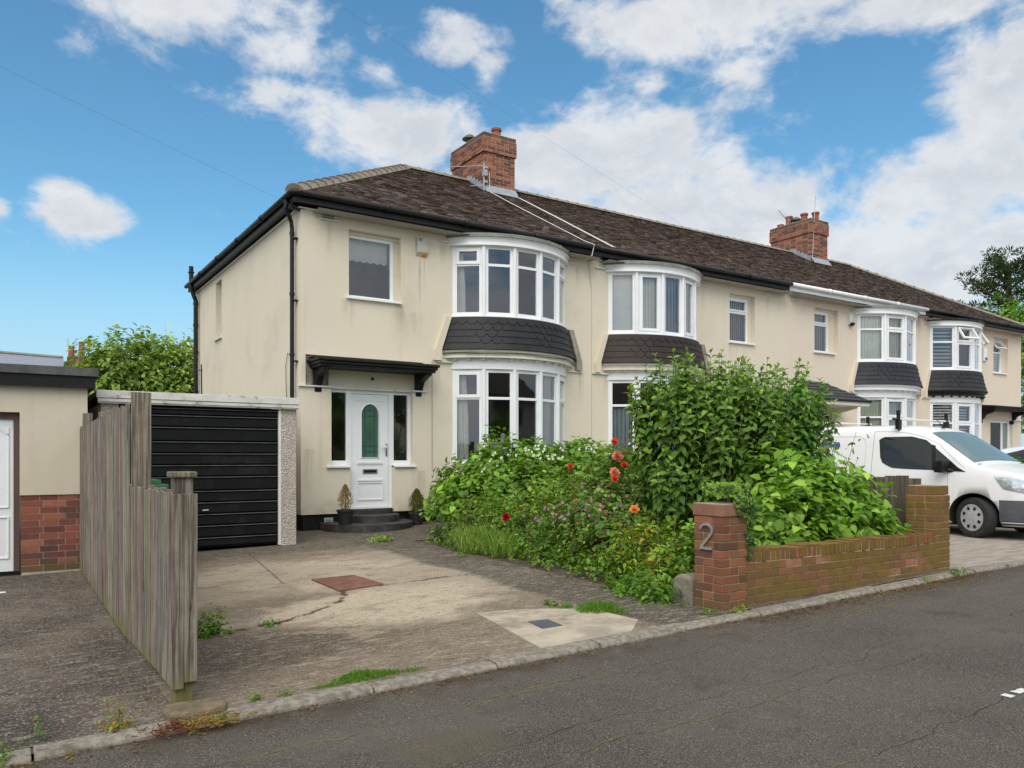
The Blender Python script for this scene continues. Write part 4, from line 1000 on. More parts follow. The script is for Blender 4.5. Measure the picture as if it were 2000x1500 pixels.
cb = MB(); pts = [arcp(8.65, 1.56, .765, t/14, 3.215+.012*math.sin(t*1.3)) for t in range(15)]; cb.tube([(6.98, YF-.01, 3.24)]+pts+[(10.32, YF-.05, 3.16), (10.42, YF-.02, 3.25)], .007, 5); cb.build('bay_cable', wire_b, H1)
cb = MB(); cb.tube([(10.62, YF-.012, 5.45), (10.66, YF-.012, 5.1), (10.70, YF-.012, 4.9)], .005, 5); cb.tube([(6.95, YF-.012, 3.2), (6.86, YF-.012, 3.05), (6.86, YF-.012, 1.0)], .006, 5); cb.tube([(10.71, YF-.004, 4.9), (10.71, YF-.004, .6)], .003, 4); cb.build('wall_cable', mat('cable_grey', base=(.35, .31, .25), rough=.7), H1)
# aerial fittings on the chimney
ae = MB(); ae.tube([(9.93, 16.42, 7.75), (9.93, 16.42, 8.42)], .016, 8)
ae.tube([(9.93, 16.42, 8.35), (9.35, 17.1, 8.42)], .010, 6); ae.tube([(9.93, 16.42, 7.88), (9.4, 17.1, 7.92)], .010, 6)
for z in (7.75, 7.95, 8.15, 8.3): ae.box(9.94, 10.03, 16.40, 16.5, z, z+.05)
ae.box(9.90, 9.99, 16.36, 16.45, 8.1, 8.25); ae.build('aerial_bracket', mat('galvanised', vary((.42, .42, .42), .2, 15, .2), rough=.5, metal=.5), H1)

# --- house 2
H2 = root('terraced_house', (13.92, YF, 0), 'cream mid-terrace house with rust-stained slate apron and closed white blinds upstairs', 'house', 'terraced houses in the row')
holes = bay_holes(12.55, 1.37)+[(15.05, 15.98, 4.09, 5.29), (15.6, 16.9, .26, 2.46)]
house_shell(H2, PX[1], PX[2], holes, cream)
coping(H2, [(10.74, 10.98, 5.50), (10.80, 11.10, 5.33), (13.94, 14.24, 5.33), (14.12, 16.40, 5.50), (16.62, 17.11, 5.50), (16.35, 16.70, 5.37), (10.72, 11.16, 3.045), (13.9, 14.3, 3.045)])
eaves(H2, PX[1], PX[2], black_pl)
flat_window(H2, 15.05, 15.85, 4.10, 5.23, trans=4.86, cover=('vertical', blind_p))
box_part(H2, 'window_head', cream, [(15.05, 15.98, YF+.1, YF+.2, 5.23, 5.29), (15.85, 15.98, YF+.13, YF+.2, 4.09, 5.23)])
bay(H2, 12.55, 1.37, 5, ['fixed', 'sash', 'fixed', 'sash', 'fixed'], ['fixed']*5, None, 2.38,
    [('vertical', k, blind_w, .02, .56, 3.97, 5.27) for k in (0, 1, 3)]+[('vertical', 2, blind_d, .02, .56, 3.97, 5.27)], [('vertical', k, blind_d, .02, .56, 1.16, 2.35) for k in (0, 1, 2)], cream, (.030, .022, .019), top_m=lead, corn=creamw)
roof_part(H2, PX[1], PX[2], False, False)
box_part(H2, 'front_door', white, [(15.6, 16.9, YF+.10, YF+.16, .26, 2.46), (15.7, 16.3, YF+.08, YF+.10, .4, 2.3)])
box_part(H2, 'air_vent', trim_grey, [(14.6, 14.82, YF-.02, YF+.01, 3.55, 3.72), (16.42, 16.62, YF-.006, YF+.05, 5.395, 5.49)])

# --- house 3
H3 = root('terraced_house', (20.3, YF, 0), 'peach-cream mid-terrace house with white gutter and tiled lean-to porch', 'house', 'terraced houses in the row')
holes = bay_holes(21.67, 1.37)+[(18.37, 19.42, 4.09, 5.29), (17.75, 19.25, .26, 2.46)]
house_shell(H3, PX[2], PX[3], holes, cream_far)
coping(H3, [(17.12, 17.40, 5.50), (17.36, 17.72, 5.37), (17.66, 20.12, 5.50), (19.95, 20.25, 5.33), (23.03, 23.3, 5.33), (23.18, 23.49, 5.50), (19.9, 20.25, 3.045), (22.98, 23.4, 3.045)])
eaves(H3, PX[2], PX[3], white)
flat_window(H3, 18.37, 19.14, 4.10, 5.23, trans=4.86, cover=('vertical', blind_g))
box_part(H3, 'window_head', cream_far, [(18.37, 19.42, YF+.1, YF+.2, 5.23, 5.29), (19.14, 19.42, YF+.13, YF+.2, 4.09, 5.23)])
bay(H3, 21.67, 1.37, 4, ['fixed', 'both', 'fixed', 'fixed'], ['fixed', 'both', 'fixed', 'fixed'], 4.86, 2.38,
    [('vertical', k, blind_g, .02, .72, 3.97, 5.27) for k in range(4)], [('vertical', k, blind_g, .02, .72, 1.16, 2.9) for k in range(4)], cream_far, (.024, .027, .033), corn=white)
roof_part(H3, PX[2], PX[3], False, False)
chimney(H3, 22.70, 23.60, 16.5, 18.12, 6.35, 9.17, [('pot', 23.3, 16.75), ('pot', 23.1, 17.05), ('cowl', 23.05, 17.35), ('pot', 22.95, 17.55), ('low', 22.95, 17.9)])
ae = MB(); ae.tube([(22.7, 16.45, 7.7), (22.95, 16.5, 10.0)], .012, 6); ae.tube([(22.75, 17.4, 9.3), (21.3, 16.7, 9.30)], .010, 6)
ae.tube([(22.75, 17.5, 9.0), (22.75, 17.4, 9.45)], .015, 6)
for i in range(9): q = 22.4-.13*i; ae.tube([(q-.04, 16.7+.7*(q-21.3)/1.45+.1, 9.26), (q+.04, 16.7+.7*(q-21.3)/1.45-.1, 9.34)], .004, 4)
ae.build('aerial', mat('galvanised'), H3)
al = MB(); al.box(19.86, 20.02, YF-.06, YF, 4.95, 5.25); o = al.build('alarm_box', trim_grey, H3, bevel=.01)
al = MB(); al.prism([(YF-.07, 4.90), (YF-.14, 4.96), (YF-.12, 5.0), (YF-.01, 4.99)], 0, 19.88, 20.0); al.build('camera_hood', black_pl, o)
ps = MB(); x0, x1, yf = 17.0, 19.42, YF-1.0
def sl_tri(pts, rows, tone):
    (a, b, c, d) = [Vector(p) for p in pts]; nrm = (b-a).cross(d-a).normalized()
    for j in range(rows):
        f0, f1 = j/rows, min(1, (j+1.2)/rows); l0, r0 = a.lerp(d, f0), b.lerp(c, f0); l1, r1 = a.lerp(d, f1), b.lerp(c, f1)
        n = max(1, int((r0-l0).length/.22))
        for i in range(n):
            k = random.uniform(.75, 1.25); t0, t1 = i/n, (i+1)/n-.006
            v = [l0.lerp(r0, t0)+nrm*.025, l0.lerp(r0, t1)+nrm*.025, l1.lerp(r1, t1)+nrm*.004, l1.lerp(r1, t0)+nrm*.004, l0.lerp(r0, t0), l0.lerp(r0, t1)]
            ps.add(v, [(0, 1, 2, 3), (4, 5, 1, 0)], 0, tuple(t*k for t in tone))
T = (.045, .048, .056)
sl_tri([(x0, yf, 2.72), (x1, yf, 2.72), (x1-.75, YF, 3.28), (x0+.75, YF, 3.28)], 6, T)
sl_tri([(x1, yf, 2.72), (x1, YF, 2.72), (x1-.75, YF, 3.28), (x1-.75, YF-.01, 3.28)], 6, T)
sl_tri([(x0, YF, 2.72), (x0, yf, 2.72), (x0+.75, YF-.01, 3.28), (x0+.75, YF, 3.28)], 6, T)
ps.box(x0, x1, yf, YF, 2.69, 2.715, 0, (.02, .02, .022))
po = ps.build('porch_roof', slate_m, H3)
pb = MB(); pb.box(x0+.05, x1-.05, yf+.04, YF, 2.60, 2.69); pb.build('porch_beam', creamw, po)
pb = MB(); bracket(pb, x1-.3, x1-.17, YF, 2.15, 2.60, .7); pb.build('bracket', creamw, po)
dr = MB()
for a, b in ((17.75, 17.83), (18.25, 18.34), (18.85, 18.92), (19.18, 19.25)): dr.box(a, b, YF+.08, YF+.15, .3, 2.46)
dr.box(17.83, 19.18, YF+.082, YF+.148, 2.38, 2.46); dr.box(18.34, 18.85, YF+.10, YF+.13, .3, 1.2)
d_ = dr.build('front_door', white, H3); g = MB(); g.quad((17.8, YF+.11, .3), (19.2, YF+.11, .3), (19.2, YF+.11, 2.4), (17.8, YF+.11, 2.4)); g.build('pane', glass, d_)

# --- house 4
H4 = root('terraced_house', (26.68, YF, 0), 'far end terrace house with tilted open top lights, black canopy and dark front door', 'house', 'terraced houses in the row')
holes = bay_holes(25.42, 1.37)+[(27.95, 28.95, 4.09, 5.29), (27.75, 29.25, .26, 2.50)]
house_shell(H4, PX[3], PX[4], holes, cream_far, hipR=True)
coping(H4, [(23.5, 23.95, 5.50), (23.7, 24.0, 5.33), (26.82, 27.0, 5.33), (26.95, 29.3, 5.50), (29.5, 29.9, 5.50), (29.2, 29.6, 5.37), (23.6, 24.0, 3.045), (26.8, 27.1, 3.045), (27.3, 27.75, 2.5), (29.25, 29.9, 2.5)])
eaves(H4, PX[3], PX[4], black_pl, hipR=True)
flat_window(H4, 27.95, 28.72, 4.10, 5.23, trans=4.80, cover=('bands', blind_d), open_top=True)
box_part(H4, 'window_head', cream_far, [(27.95, 28.95, YF+.1, YF+.2, 5.23, 5.29), (28.72, 28.95, YF+.13, YF+.2, 4.09, 5.23)])
wl, wu = bay(H4, 25.42, 1.37, 4, ['fixed', 'both', 'fixed', 'fixed'], ['fixed', 'both', 'fixed', 'fixed'], 4.80, 2.30,
    [('slats', k, blind_d, .02, .72, 3.97, 5.27) for k in (0, 2, 3)], [('slats', k, white, .02, .72, 1.16, 2.9) for k in range(4)], cream_far, (.023, .024, .027), top_m=black_pl, corn=black_pl)
for k, an in ((1, 32), (3, 32)):
    A, B = arcp(25.42, 1.37, .6, k/4, 5.25), arcp(25.42, 1.37, .6, (k+1)/4, 5.25); L = (B-A).length; d = (B-A).normalized(); nr = Vector((-d.y, d.x, 0)); q = MB(); hh = .43
    dn = (Vector((0, 0, -1))*math.cos(R(an))-nr*math.sin(R(an)))
    def pz(s, t, o): return A+d*s+dn*t-nr*.03+dn.cross(d)*o
    for s0, s1, t0, t1 in ((.06, .11, 0, hh), (L-.11, L-.06, 0, hh), (.11, L-.11, 0, .05), (.11, L-.11, hh-.05, hh)):
        q.add([pz(s, t, o) for o in (-.025, .025) for (s, t) in ((s0, t0), (s1, t0), (s1, t1), (s0, t1))], [(0, 1, 2, 3), (7, 6, 5, 4), (0, 4, 5, 1), (1, 5, 6, 2), (2, 6, 7, 3), (3, 7, 4, 0)])
    o = q.build('open_top_light', white, wu)
canopy(H4, 26.98, 29.45)
roof_part(H4, PX[3], PX[4], False, True)
dr = MB(); dr.box(27.75, 27.82, YF+.08, YF+.14, .3, 2.5); dr.box(28.62, 28.74, YF+.08, YF+.14, .3, 2.5); dr.box(29.10, 29.25, YF+.08, YF+.14, .3, 2.5); dr.box(27.82, 29.10, YF+.082, YF+.138, 2.42, 2.5)
f_ = dr.build('door_frame', white, H4); g = MB(); g.quad((28.74, YF+.11, .3), (29.1, YF+.11, .3), (29.1, YF+.11, 2.42), (28.74, YF+.11, 2.42)); g.build('pane', carglass, f_)
box_part(H4, 'front_door', mat('dark_door', base=(.015, .015, .017), rough=.3), [(27.82, 28.62, YF+.10, YF+.13, .3, 2.42)], bevel=.01)
al = MB(); al.box(27.22, 27.42, YF-.07, YF, 4.42, 4.86); o = al.build('alarm_box', white, H4, bevel=.02)
al = MB(); al.box(27.27, 27.38, YF-.09, YF-.07, 4.46, 4.54); al.build('beacon_lens', letter, o)

# ------------------------------------------------------------------ garages on the left
G = root('garage', (2.44, 11.68, -.02), 'flat-roofed pebbledashed garage with black panelled door and flaking white fascia', 'garage')
y0 = 11.68
b_ = MB(); b_.box(3.535, 3.765, y0, y0+.12, -.2, 1.97); b_.box(1.15, 1.36, y0, y0+.12, -.2, 1.97)
b_.box(1.13, 1.18, y0+.12, 17.0, -.2, 1.95); b_.box(3.72, 3.76, y0+.12, 17.0, -.2, 1.95); b_.box(1.18, 3.72, 16.95, 17.0, -.2, 1.95); b_.build('wall', pebble, G)
f_ = MB(); f_.box(1.09, 3.80, y0-.075, y0-.05, 2.035, 2.135); f_.box(1.11, 3.79, y0-.05, y0-.0, 1.965, 2.05); f_.box(1.105, 3.795, y0-.065, y0-.05, 1.985, 2.028)
f_.build('fascia_board', flake, G, bevel=.004)
r_ = MB(); r_.box(1.09, 3.80, y0-.05, 17.1, 2.05, 2.12); r_.build('roof', mat('roof_felt', vary((.12, .12, .11), .3, 4, .5, .01, 60, ((.10, .13, .05), .5, 4)), rough=.95), G)
d_ = MB(); z = .0; hts = [.13, .17, .165, .165, .165, .20, .165, .165, .165, .20, .165, .10]
z = -.02; k = 0
for h in hts:
    d_.prism([(y0+.05, z+.006), (y0+.028, z+.02), (y0+.040, z+h-.03), (y0+.022, z+h-.010), (y0+.05, z+h-.002)], 0, 1.40, 3.50, 0); 
    z += h
d_.box(1.36, 3.50, y0+.05, y0+.07, -.03, 1.965)
for zz_ in (z,): pass
dmat = mat('black_garage_paint', vary((.004, .004, .004), .3, 3, .15, .003, 40, ((.035, .033, .033), .35, 2.2), (1, 1, 3)), rough=.5, spec=.18)
do = d_.build('garage_door', dmat, G)
e = MB(); z = -.02
for h in hts:
    z += h; e.box(1.40, 3.50, y0+.017, y0+.030, z-.012, z-.006)
e.build('panel_edges', mat('pale_paint_edge', vary((.16, .16, .165), .3, 9, .1), rough=.6), do)  # paler line along the upper edge of each door panel
h_ = MB(); h_.tube([(2.46, y0+.02, .50), (2.46, y0-.03, .50)], .012, 8); h_.tube([(2.42, y0-.03, .50), (2.50, y0-.035, .505)], .012, 8); h_.build('handle', steel, do)
j_ = MB(); j_.box(3.50, 3.535, y0-.005, y0+.07, -.05, 1.965); j_.build('door_jamb', white_old, G)

N = root('garage', (0, 10.94, -.08), 'cream neighbour garage with black fascia, red brick plinth and white panelled door', 'garage')
y1 = 10.94
w_ = MB(); wall(w_, -4.5, .93, .82, 2.10, [(-2.2, .225, .8, 1.78, 'LRT')], y1, .12)
w_.quad((.93, y1, .0), (.93, 16, .0), (.93, 16, 2.1), (.93, y1, 2.1)); w_.quad((.225, y1, .82), (.93, y1, .82), (.93, y1+.05, .82), (.225, y1+.05, .82))
w_.build('wall', cream_g, N)
bm = MB(); bricks(bm, .235, .92, y1+.012, y1+.25, -.11, 12, REDS, h=.067, g=.010, sides='fr'); bm2 = MB(); bricks(bm2, -4.5, -2.2, y1+.012, y1+.25, -.11, 12, REDS, h=.067, g=.010, sides='f'); bm2.build('brick_plinth', [brick_red_m, mortar], N)
bm.build('brick_plinth', [brick_red_m, mortar], N)
dd = MB(); Yd = y1+.10
dd.box(-2.2, .165, Yd, Yd+.04, -.10, 1.70)
for cxp in (-1.7, -1.1, -.5, .0):
    for z0_, z1_, arcs in ((.05, .55, 0), (.65, 1.62, 1)):
        a, b = cxp-.22, cxp+.12
        for p0, p1, q0, q1 in ((a, b, z0_, z0_+.018), (a, a+.018, z0_+.018, z1_-.018), (b-.018, b, z0_+.018, z1_-.018)): dd.box(p0, p1, Yd-.012, Yd, q0, q1)
        if arcs:
            for i in range(10):
                t0, t1 = i/10, (i+1)/10; za = z1_-.12+.10*math.sin(math.pi*t0); zb = z1_-.12+.10*math.sin(math.pi*t1)
                dd.add([(a+(b-a)*t0, Yd-.012, za), (a+(b-a)*t1, Yd-.012, zb), (a+(b-a)*t1, Yd-.012, zb+.018), (a+(b-a)*t0, Yd-.012, za+.018)], [(0, 1, 2, 3)])
        else: dd.box(a, b, Yd-.012, Yd, z1_-.018, z1_)
dd.build('garage_door', white, N, bevel=.003)
db = MB(); db.box(.165, .225, y1+.07, y1+.12, -.1, 1.78); db.box(-2.2, .165, y1+.07, y1+.12, 1.70, 1.78); db.build('door_jamb', mat('brown_jamb', base=(.09, .06, .045), rough=.7), N)
fb_ = MB(); fb_.box(-4.6, 1.01, y1-.09, y1-.06, 2.09, 2.25); fb_.box(.99, 1.01, y1-.06, 16, 2.09, 2.25); fb_.build('fascia_board', black, N)
rf = MB(); rf.box(-4.6, 1.04, y1-.12, y1-.088, 2.235, 2.335); rf.box(-4.6, 1.02, y1-.088, 16, 2.25, 2.30); rf.box(1.02, 1.045, y1-.088, 16, 2.235, 2.335); rf.build('roof', mat('grey_roof_felt', vary((.085, .09, .085), .25, 6, .5, .01, 60, ((.12, .13, .09), .5, 5)), rough=.95), N)

# ------------------------------------------------------------------ timber fence, bin, side post
WOOD = [(.30, .26, .21), (.265, .225, .18), (.33, .29, .24), (.24, .205, .165), (.285, .25, .20)]
def post(F, x0, x1, y0, y1, z0, z1, capd=False):
    mb = MB(); mb.box(x0, x1, y0, y1, z0, z1, 0, random.choice(WOOD)); o = mb.build('post', wood_m, F, bevel=.006)
    if capd: mb = MB(); mb.box(x0-.02, x1+.02, y0-.02, y1+.02, z1, z1+.035, 0, (.26, .24, .17)); mb.build('post_cap', wood_m, o, bevel=.008)
    return o
F = root('timber_fence', (.92, 7.9, -.2), 'weathered grey vertical board fence stepping from high to low beside the driveway', 'fence')
bd = MB(); y = 4.93; FX = .84
while y < 10.86:
    w_ = random.uniform(.092, .105); hi = y > 6.66
    zt = CZ-.215+random.uniform(-.012, .012) if not hi else CZ+.41-.012*(y-6.6)+random.uniform(-.015, .015)
    zb = gz(FX, y)+(.13 if y < 5.2 else .03 if y > 7 else .13-.055*(y-5.2))
    xo = FX+random.uniform(-.004, .004); c = tuple(t*random.uniform(.85, 1.15) for t in random.choice(WOOD))
    bd.box(xo, xo+.019, y+.002, y+w_-.003, zb, zt, 0, c); y += w_
# boards closing the two ends, facing the road
for a, b, zb in ((.845, .915, .115), (.915, .990, .15)):
    bd.box(a+.001, b-.001, 4.895, 4.925, gz(.9, 4.9)+zb, CZ-.215, 0, random.choice(WOOD))
bd.box(.86, 1.0, 6.63, 6.66, CZ-.30, CZ+.50, 0, (.27, .235, .18))
# boards on the driveway face near the front end
y = 4.93
while y < 10.7:
    w_ = .1; bd.box(.975, .992, y+.003, y+w_-.004, gz(.9, y)+.12, (CZ-.22 if y < 6.66 else CZ+.38)+random.uniform(-.01, .01), 0, random.choice(WOOD)); y += .1
bd.build('fence_boards', wood_m, F, bevel=.002)
rl = MB()
for z in (.15, .85): rl.box(.864, .905, 4.95, 10.8, z, z+.07, 0, (.22, .18, .14))
rl.build('rail', wood_m, F)
post(F, .868, .972, 4.93, 5.05, gz(.9, 5)-.05, CZ-.12, True)
post(F, .885, .985, 6.68, 6.78, gz(.9, 6.7)-.05, CZ+.30)
post(F, .865, .965, 8.9, 9.0, gz(.9, 9)-.05, CZ+.46)
post(F, .865, .965, 10.70, 10.80, gz(.9, 10.7)-.05, CZ+.53, False)
BN = root('wheelie_bin', (1.32, 10.3, -.1), 'green plastic wheelie bin with domed lid behind the fence', 'bin')
m_ = MB(); m_.add([(1.17, 10.05, -.02), (1.60, 10.05, -.02), (1.60, 10.55, -.02), (1.17, 10.55, -.02), (1.12, 9.98, .88), (1.66, 9.98, .88), (1.66, 10.62, .88), (1.12, 10.62, .88)], [(3, 2, 1, 0), (4, 5, 6, 7), (0, 1, 5, 4), (1, 2, 6, 5), (2, 3, 7, 6), (3, 0, 4, 7)]); m_.build('bin_body', green_pl, BN, bevel=.03)
m_ = MB(); m_.box(1.09, 1.69, 9.95, 10.65, .88, .93); m_.box(1.13, 1.62, 10.02, 10.58, .93, .985); m_.box(1.16, 1.52, 10.1, 10.5, .985, 1.02); m_.tube([(1.2, 10.02, 1.03), (1.5, 10.02, 1.03)], .013, 6); lid = m_.build('lid', green_pl, BN, bevel=.015)
for xx in (1.17, 1.60):
    m_ = MB(); m_.prism([(10.6+.09*math.cos(R(t)), .0+.09*math.sin(R(t))) for t in range(0, 360, 20)], 0, xx-.025, xx+.025); m_.build('wheel', rubber, BN)

# ------------------------------------------------------------------ brick front wall
BW = root('brick_wall', (7.2, 4.95, -.1), 'low mossy brick garden wall between two brick piers, number 2 on the nearer pier', 'wall')
mb = MB(); zb = gz(5.5, 4.8)-.06
p1 = bricks(mb, 5.345, 5.675, 4.79, 5.12, zb, 12, REDS+WALLB, h=.066, g=.009, jit=.002, L=.172)
p1 = bricks(mb, 5.335, 5.685, 4.78, 5.13, p1, 1, [(.25, .12, .09), (.29, .15, .11)], h=.105, g=.009, L=.18, zf=p1)
n1_ = mb.build('pier', [brick_wall_m, mortar_m], BW, bevel=.004); n1_['label'] = 'near pier with the metal number 2'
mb = MB()
bricks(mb, 5.676, 8.79, 4.79, 5.01, zb+.02, 6, WALLB, h=.066, g=.009, jit=.002, sides='fb', skip=.035)
n = 46; zt = zb+.02+6*.075
for i in range(n):
    x = 5.68+i*(3.105/n); c = tuple(t*random.uniform(.8, 1.15) for t in random.choice(WALLB+REDS[:2])); e = random.choice([0, 0, .02, .028]) ; dz = random.uniform(-.003, .003)
    mb.box(x+.003, x+.0585, 4.785+e*.5, 5.0, zt, zt+.098+dz+(.012 if e else 0), 0, c)
mb.box(5.68, 8.785, 4.80, 4.99, zt-.01, zt+.085, 1)
mb.build('wall_run', [brick_wall_m, mortar_m], BW, bevel=.003)
mb = MB(); zb2 = gz(9, 4.8)-.04
p2 = bricks(mb, 8.79, 9.12, 4.79, 5.12, zb2, 12, WALLB, h=.066, g=.009, jit=.002, L=.172)
p2 = bricks(mb, 8.80, 9.11, 4.80, 5.11, p2, 1, WALLB, h=.10, g=.009, L=.17, zf=p2)
o = mb.build('pier', [brick_wall_m, mortar_m], BW, bevel=.004)
# the figure 2 on the near pier (faces the driveway)
def digit2(k=1.0):
    pts = []
    for t in range(170, -41, -10): pts.append((.075*math.cos(R(t)), .235+.075*math.sin(R(t))))
    pts += [(.03, .15), (-.03, .075), (-.062, .03)]
    return pts
nb = MB(); P2 = digit2(); wd = .0125
def d2(pt): return (5.345-.018, 4.955-pt[0]*1.05, .215+pt[1]*.98)
cl = [Vector((0, -p[0]*.92, p[1]*.745)) for p in P2]
for i in range(len(cl)-1):
    a, b = cl[i], cl[i+1]; t = (b-a).normalized(); s_ = Vector((0, -t.z, t.y))*wd; base = Vector((5.345, 4.965, .418))
    v = [base+a-s_, base+a+s_, base+b+s_, base+b-s_]; nb.add([q+Vector((-.004, 0, 0)) for q in v]+[q+Vector((-.018, 0, 0)) for q in v], [(0, 1, 2, 3), (7, 6, 5, 4), (0, 4, 5, 1), (1, 5, 6, 2), (2, 6, 7, 3), (3, 7, 4, 0)])
nb.box(5.327, 5.341, 4.965-.065, 4.965+.072, .420, .445)
nb.build('house_number', grey_num, BW)
# old boards at the neighbour's boundary
F2 = root('board_fence', (9.14, 6.8, -.05), 'short dark weathered board fence behind the far brick pier', 'fence')
mb = MB(); y = 5.14
while y < 8.6:
    w_ = .15; mb.box(9.125, 9.15, y, y+w_-.006, gz(9.1, y), 1.02+random.uniform(-.02, .03)-.02*(y-5), 0, tuple(t*.62 for t in random.choice(WOOD))); y += w_
mb.build('fence_boards', wood_m, F2)
mb = MB(); mb.box(9.15, 9.2, 5.2, 8.5, .7, .78, 0, (.16, .12, .09)); mb.build('rail', wood_m, F2)
st = MB(); st.prism([(5.18, -.2), (5.17, .08), (5.22, .14), (5.36, .15), (5.44, .10), (5.46, -.2)], 0, 5.38, 5.62)
tag(st.build('garden_stone', mat('lichen_stone', vary((.22, .20, .15), .25, 7, .9, .02, 25, ((.14, .15, .06), .5, 5)), rough=.95), at=(5.5, 5.6, -.1), bevel=.03), 'grey weathered stone block at bed edge beside the numbered pier', 'stone block')

# ------------------------------------------------------------------ vegetation
def unit(a): return a/np.maximum(np.linalg.norm(a, axis=1, keepdims=True), 1e-9)
def leaf_mesh(name, pos, axis, nor, ln, wr, col, m, parent=None, droop=.18, fold=.10, at=None):
    pos = np.asarray(pos, float); N = len(pos); axis = unit(np.asarray(axis, float)); nor = np.asarray(nor, float)
    nor = unit(nor-axis*(nor*axis).sum(1, keepdims=True)+1e-6); side = np.cross(axis, nor)
    T = np.array([(0, 0, 0), (.33, -.5, 0), (.33, .5, 0), (.70, -.38, -.35), (.70, .38, -.35), (1, 0, -1), (.33, 0, -.0), (.70, 0, -.35)])
    ln = np.asarray(ln).reshape(-1, 1, 1)
    a = T[:, 0].reshape(1, 8, 1); s = T[:, 1].reshape(1, 8, 1)*wr; n_ = T[:, 2].reshape(1, 8, 1)*droop
    f = np.zeros((1, 8, 1)); f[0, 1:5, 0] = fold
    V = pos[:, None, :]+ln*(axis[:, None, :]*a+side[:, None, :]*s+nor[:, None, :]*(n_+f))
    tris = [(0, 1, 6), (0, 6, 2), (1, 3, 7, 6), (6, 7, 4, 2), (3, 5, 7), (7, 5, 4)]
    loops = np.array([i for t in tris for i in t]); L = len(loops)
    lv = (loops[None, :]+8*np.arange(N)[:, None]).ravel()
    starts = np.array([0, 3, 6, 10, 14, 17]); tot = np.array([3, 3, 4, 4, 3, 3])
    me = bpy.data.meshes.new(name); me.vertices.add(N*8); me.loops.add(N*L); me.polygons.add(N*6)
    off = Vector(OFF.get(parent.name, (0, 0, 0))) if parent else Vector(at or (0, 0, 0))
    V = V-np.array(off)
    me.vertices.foreach_set('co', V.reshape(-1).astype(np.float32)); me.loops.foreach_set('vertex_index', lv.astype(np.int32))
    me.polygons.foreach_set('loop_start', (starts[None, :]+L*np.arange(N)[:, None]).ravel().astype(np.int32))
    me.polygons.foreach_set('use_smooth', np.ones(N*6, bool))
    me.update(calc_edges=True); me.materials.append(m)
    ca = me.color_attributes.new('Col', 'FLOAT_COLOR', 'POINT'); c4 = np.ones((N, 8, 4), np.float32); c4[:, :, :3] = np.asarray(col)[:, None, :]
    c4[:, 6:8, :3] *= 1.18
    ca.data.foreach_set('color', c4.ravel()); return link(me, name, parent, off)
def rnd(N, k=3): return RS.normal(size=(N, k))
def tint(N, pal, wts=None, j=.18):
    pal = np.array(pal); i = RS.choice(len(pal), N, p=wts); c = pal[i]*(1+RS.uniform(-j, j, (N, 1)))
    return np.clip(c, 0, 1)
GREEN = [(.06, .125, .022), (.085, .17, .03), (.045, .095, .022), (.12, .21, .045)]
def mound(ells, N, ln, wr, pal, inner=.45, wts=None, up=.55, clump=1.0, shoots=0, zmin=None):
    """leaves through the volume of several ellipsoids, gathered in sprigs with an uneven outline"""
    vol = np.array([e[3]*e[4]*e[5] for e in ells])**.7; vol = vol/vol.sum(); P_, A_, N_, B_ = [], [], [], []
    for e, v in zip(ells, vol):
        K = max(6, int(N*v/9)); d = unit(rnd(K)); d[:, 2] = np.abs(d[:, 2])*1.15-.22; d = unit(d)
        r = inner+(1-inner)*RS.uniform(0, 1, (K, 1))**.45
        # lumpy outline
        ph = RS.uniform(0, 6.28, 3); lump = 1+.13*clump*np.sin(d[:, 0:1]*5+ph[0])*np.sin(d[:, 1:2]*5.5+ph[1])+.10*clump*np.sin(d[:, 2:3]*9+ph[2])+RS.normal(0, .05*clump, (K, 1))
        c = np.array(e[:3])+d*r*lump*np.array(e[3:6])
        sd_ = unit(d*np.array([1, 1, .6])+np.array([0, 0, up])+rnd(K)*.3)
        tone_ = np.clip(RS.normal(1.0, .20, (K, 1)), .55, 1.5)*np.array([[1., 1., 1.]])+RS.normal(0, .05, (K, 1))*np.array([[1.6, .3, 0.]]); tone_ *= RS.uniform(.82, 1.18)
        for k in range(9):
            B_.append(tone_*(1 if k else 1.1)); t = RS.uniform(-.6, 1, (K, 1))*ln*1.6
            ang = k*2.4+RS.uniform(0, 6.28, (K, 1)); o1 = unit(np.cross(sd_, rnd(K))); o2 = np.cross(sd_, o1)
            out = o1*np.cos(ang)+o2*np.sin(ang)
            P_.append(c+sd_*t+out*ln*.25); A_.append(out*1.0+sd_*.35+np.array([0, 0, -.18])+rnd(K)*.18); N_.append(sd_*.9+np.array([0, 0, .75])+rnd(K)*.25)
    P_, A_, N_, B_ = np.concatenate(P_), np.concatenate(A_), np.concatenate(N_), np.concatenate(B_)
    if zmin is not None:
        k = P_[:, 2] > zmin; P_, A_, N_, B_ = P_[k], A_[k], N_[k], B_[k]
    n = len(P_); L = ln*RS.uniform(.45, 1.35, n)
    return P_, A_, N_, L, np.clip(tint(n, pal, wts)*B_, .004, 1)
def stems(name, base, ells, n, parent, r=.012, m=None, thick=None):
    mb = MB()
    for i in range(n):
        e = ells[i % len(ells)]; d = unit(rnd(1))[0]; d[2] = abs(d[2])*.7
        tip = np.array(e[:3])+d*np.array(e[3:6])*.8; b = np.array([base[0]+random.uniform(-.18, .18)*(1 if thick is None else thick), base[1]+random.uniform(-.18, .18)*(1 if thick is None else thick), base[2]])
        mid = b*.5+tip*.5+np.array([random.uniform(-.1, .1), random.uniform(-.1, .1), .08])
        mb.tube([b, mid, tip], [r, r*.7, r*.25], 5)
    return mb.build(name, m or bark, parent, smooth=True)
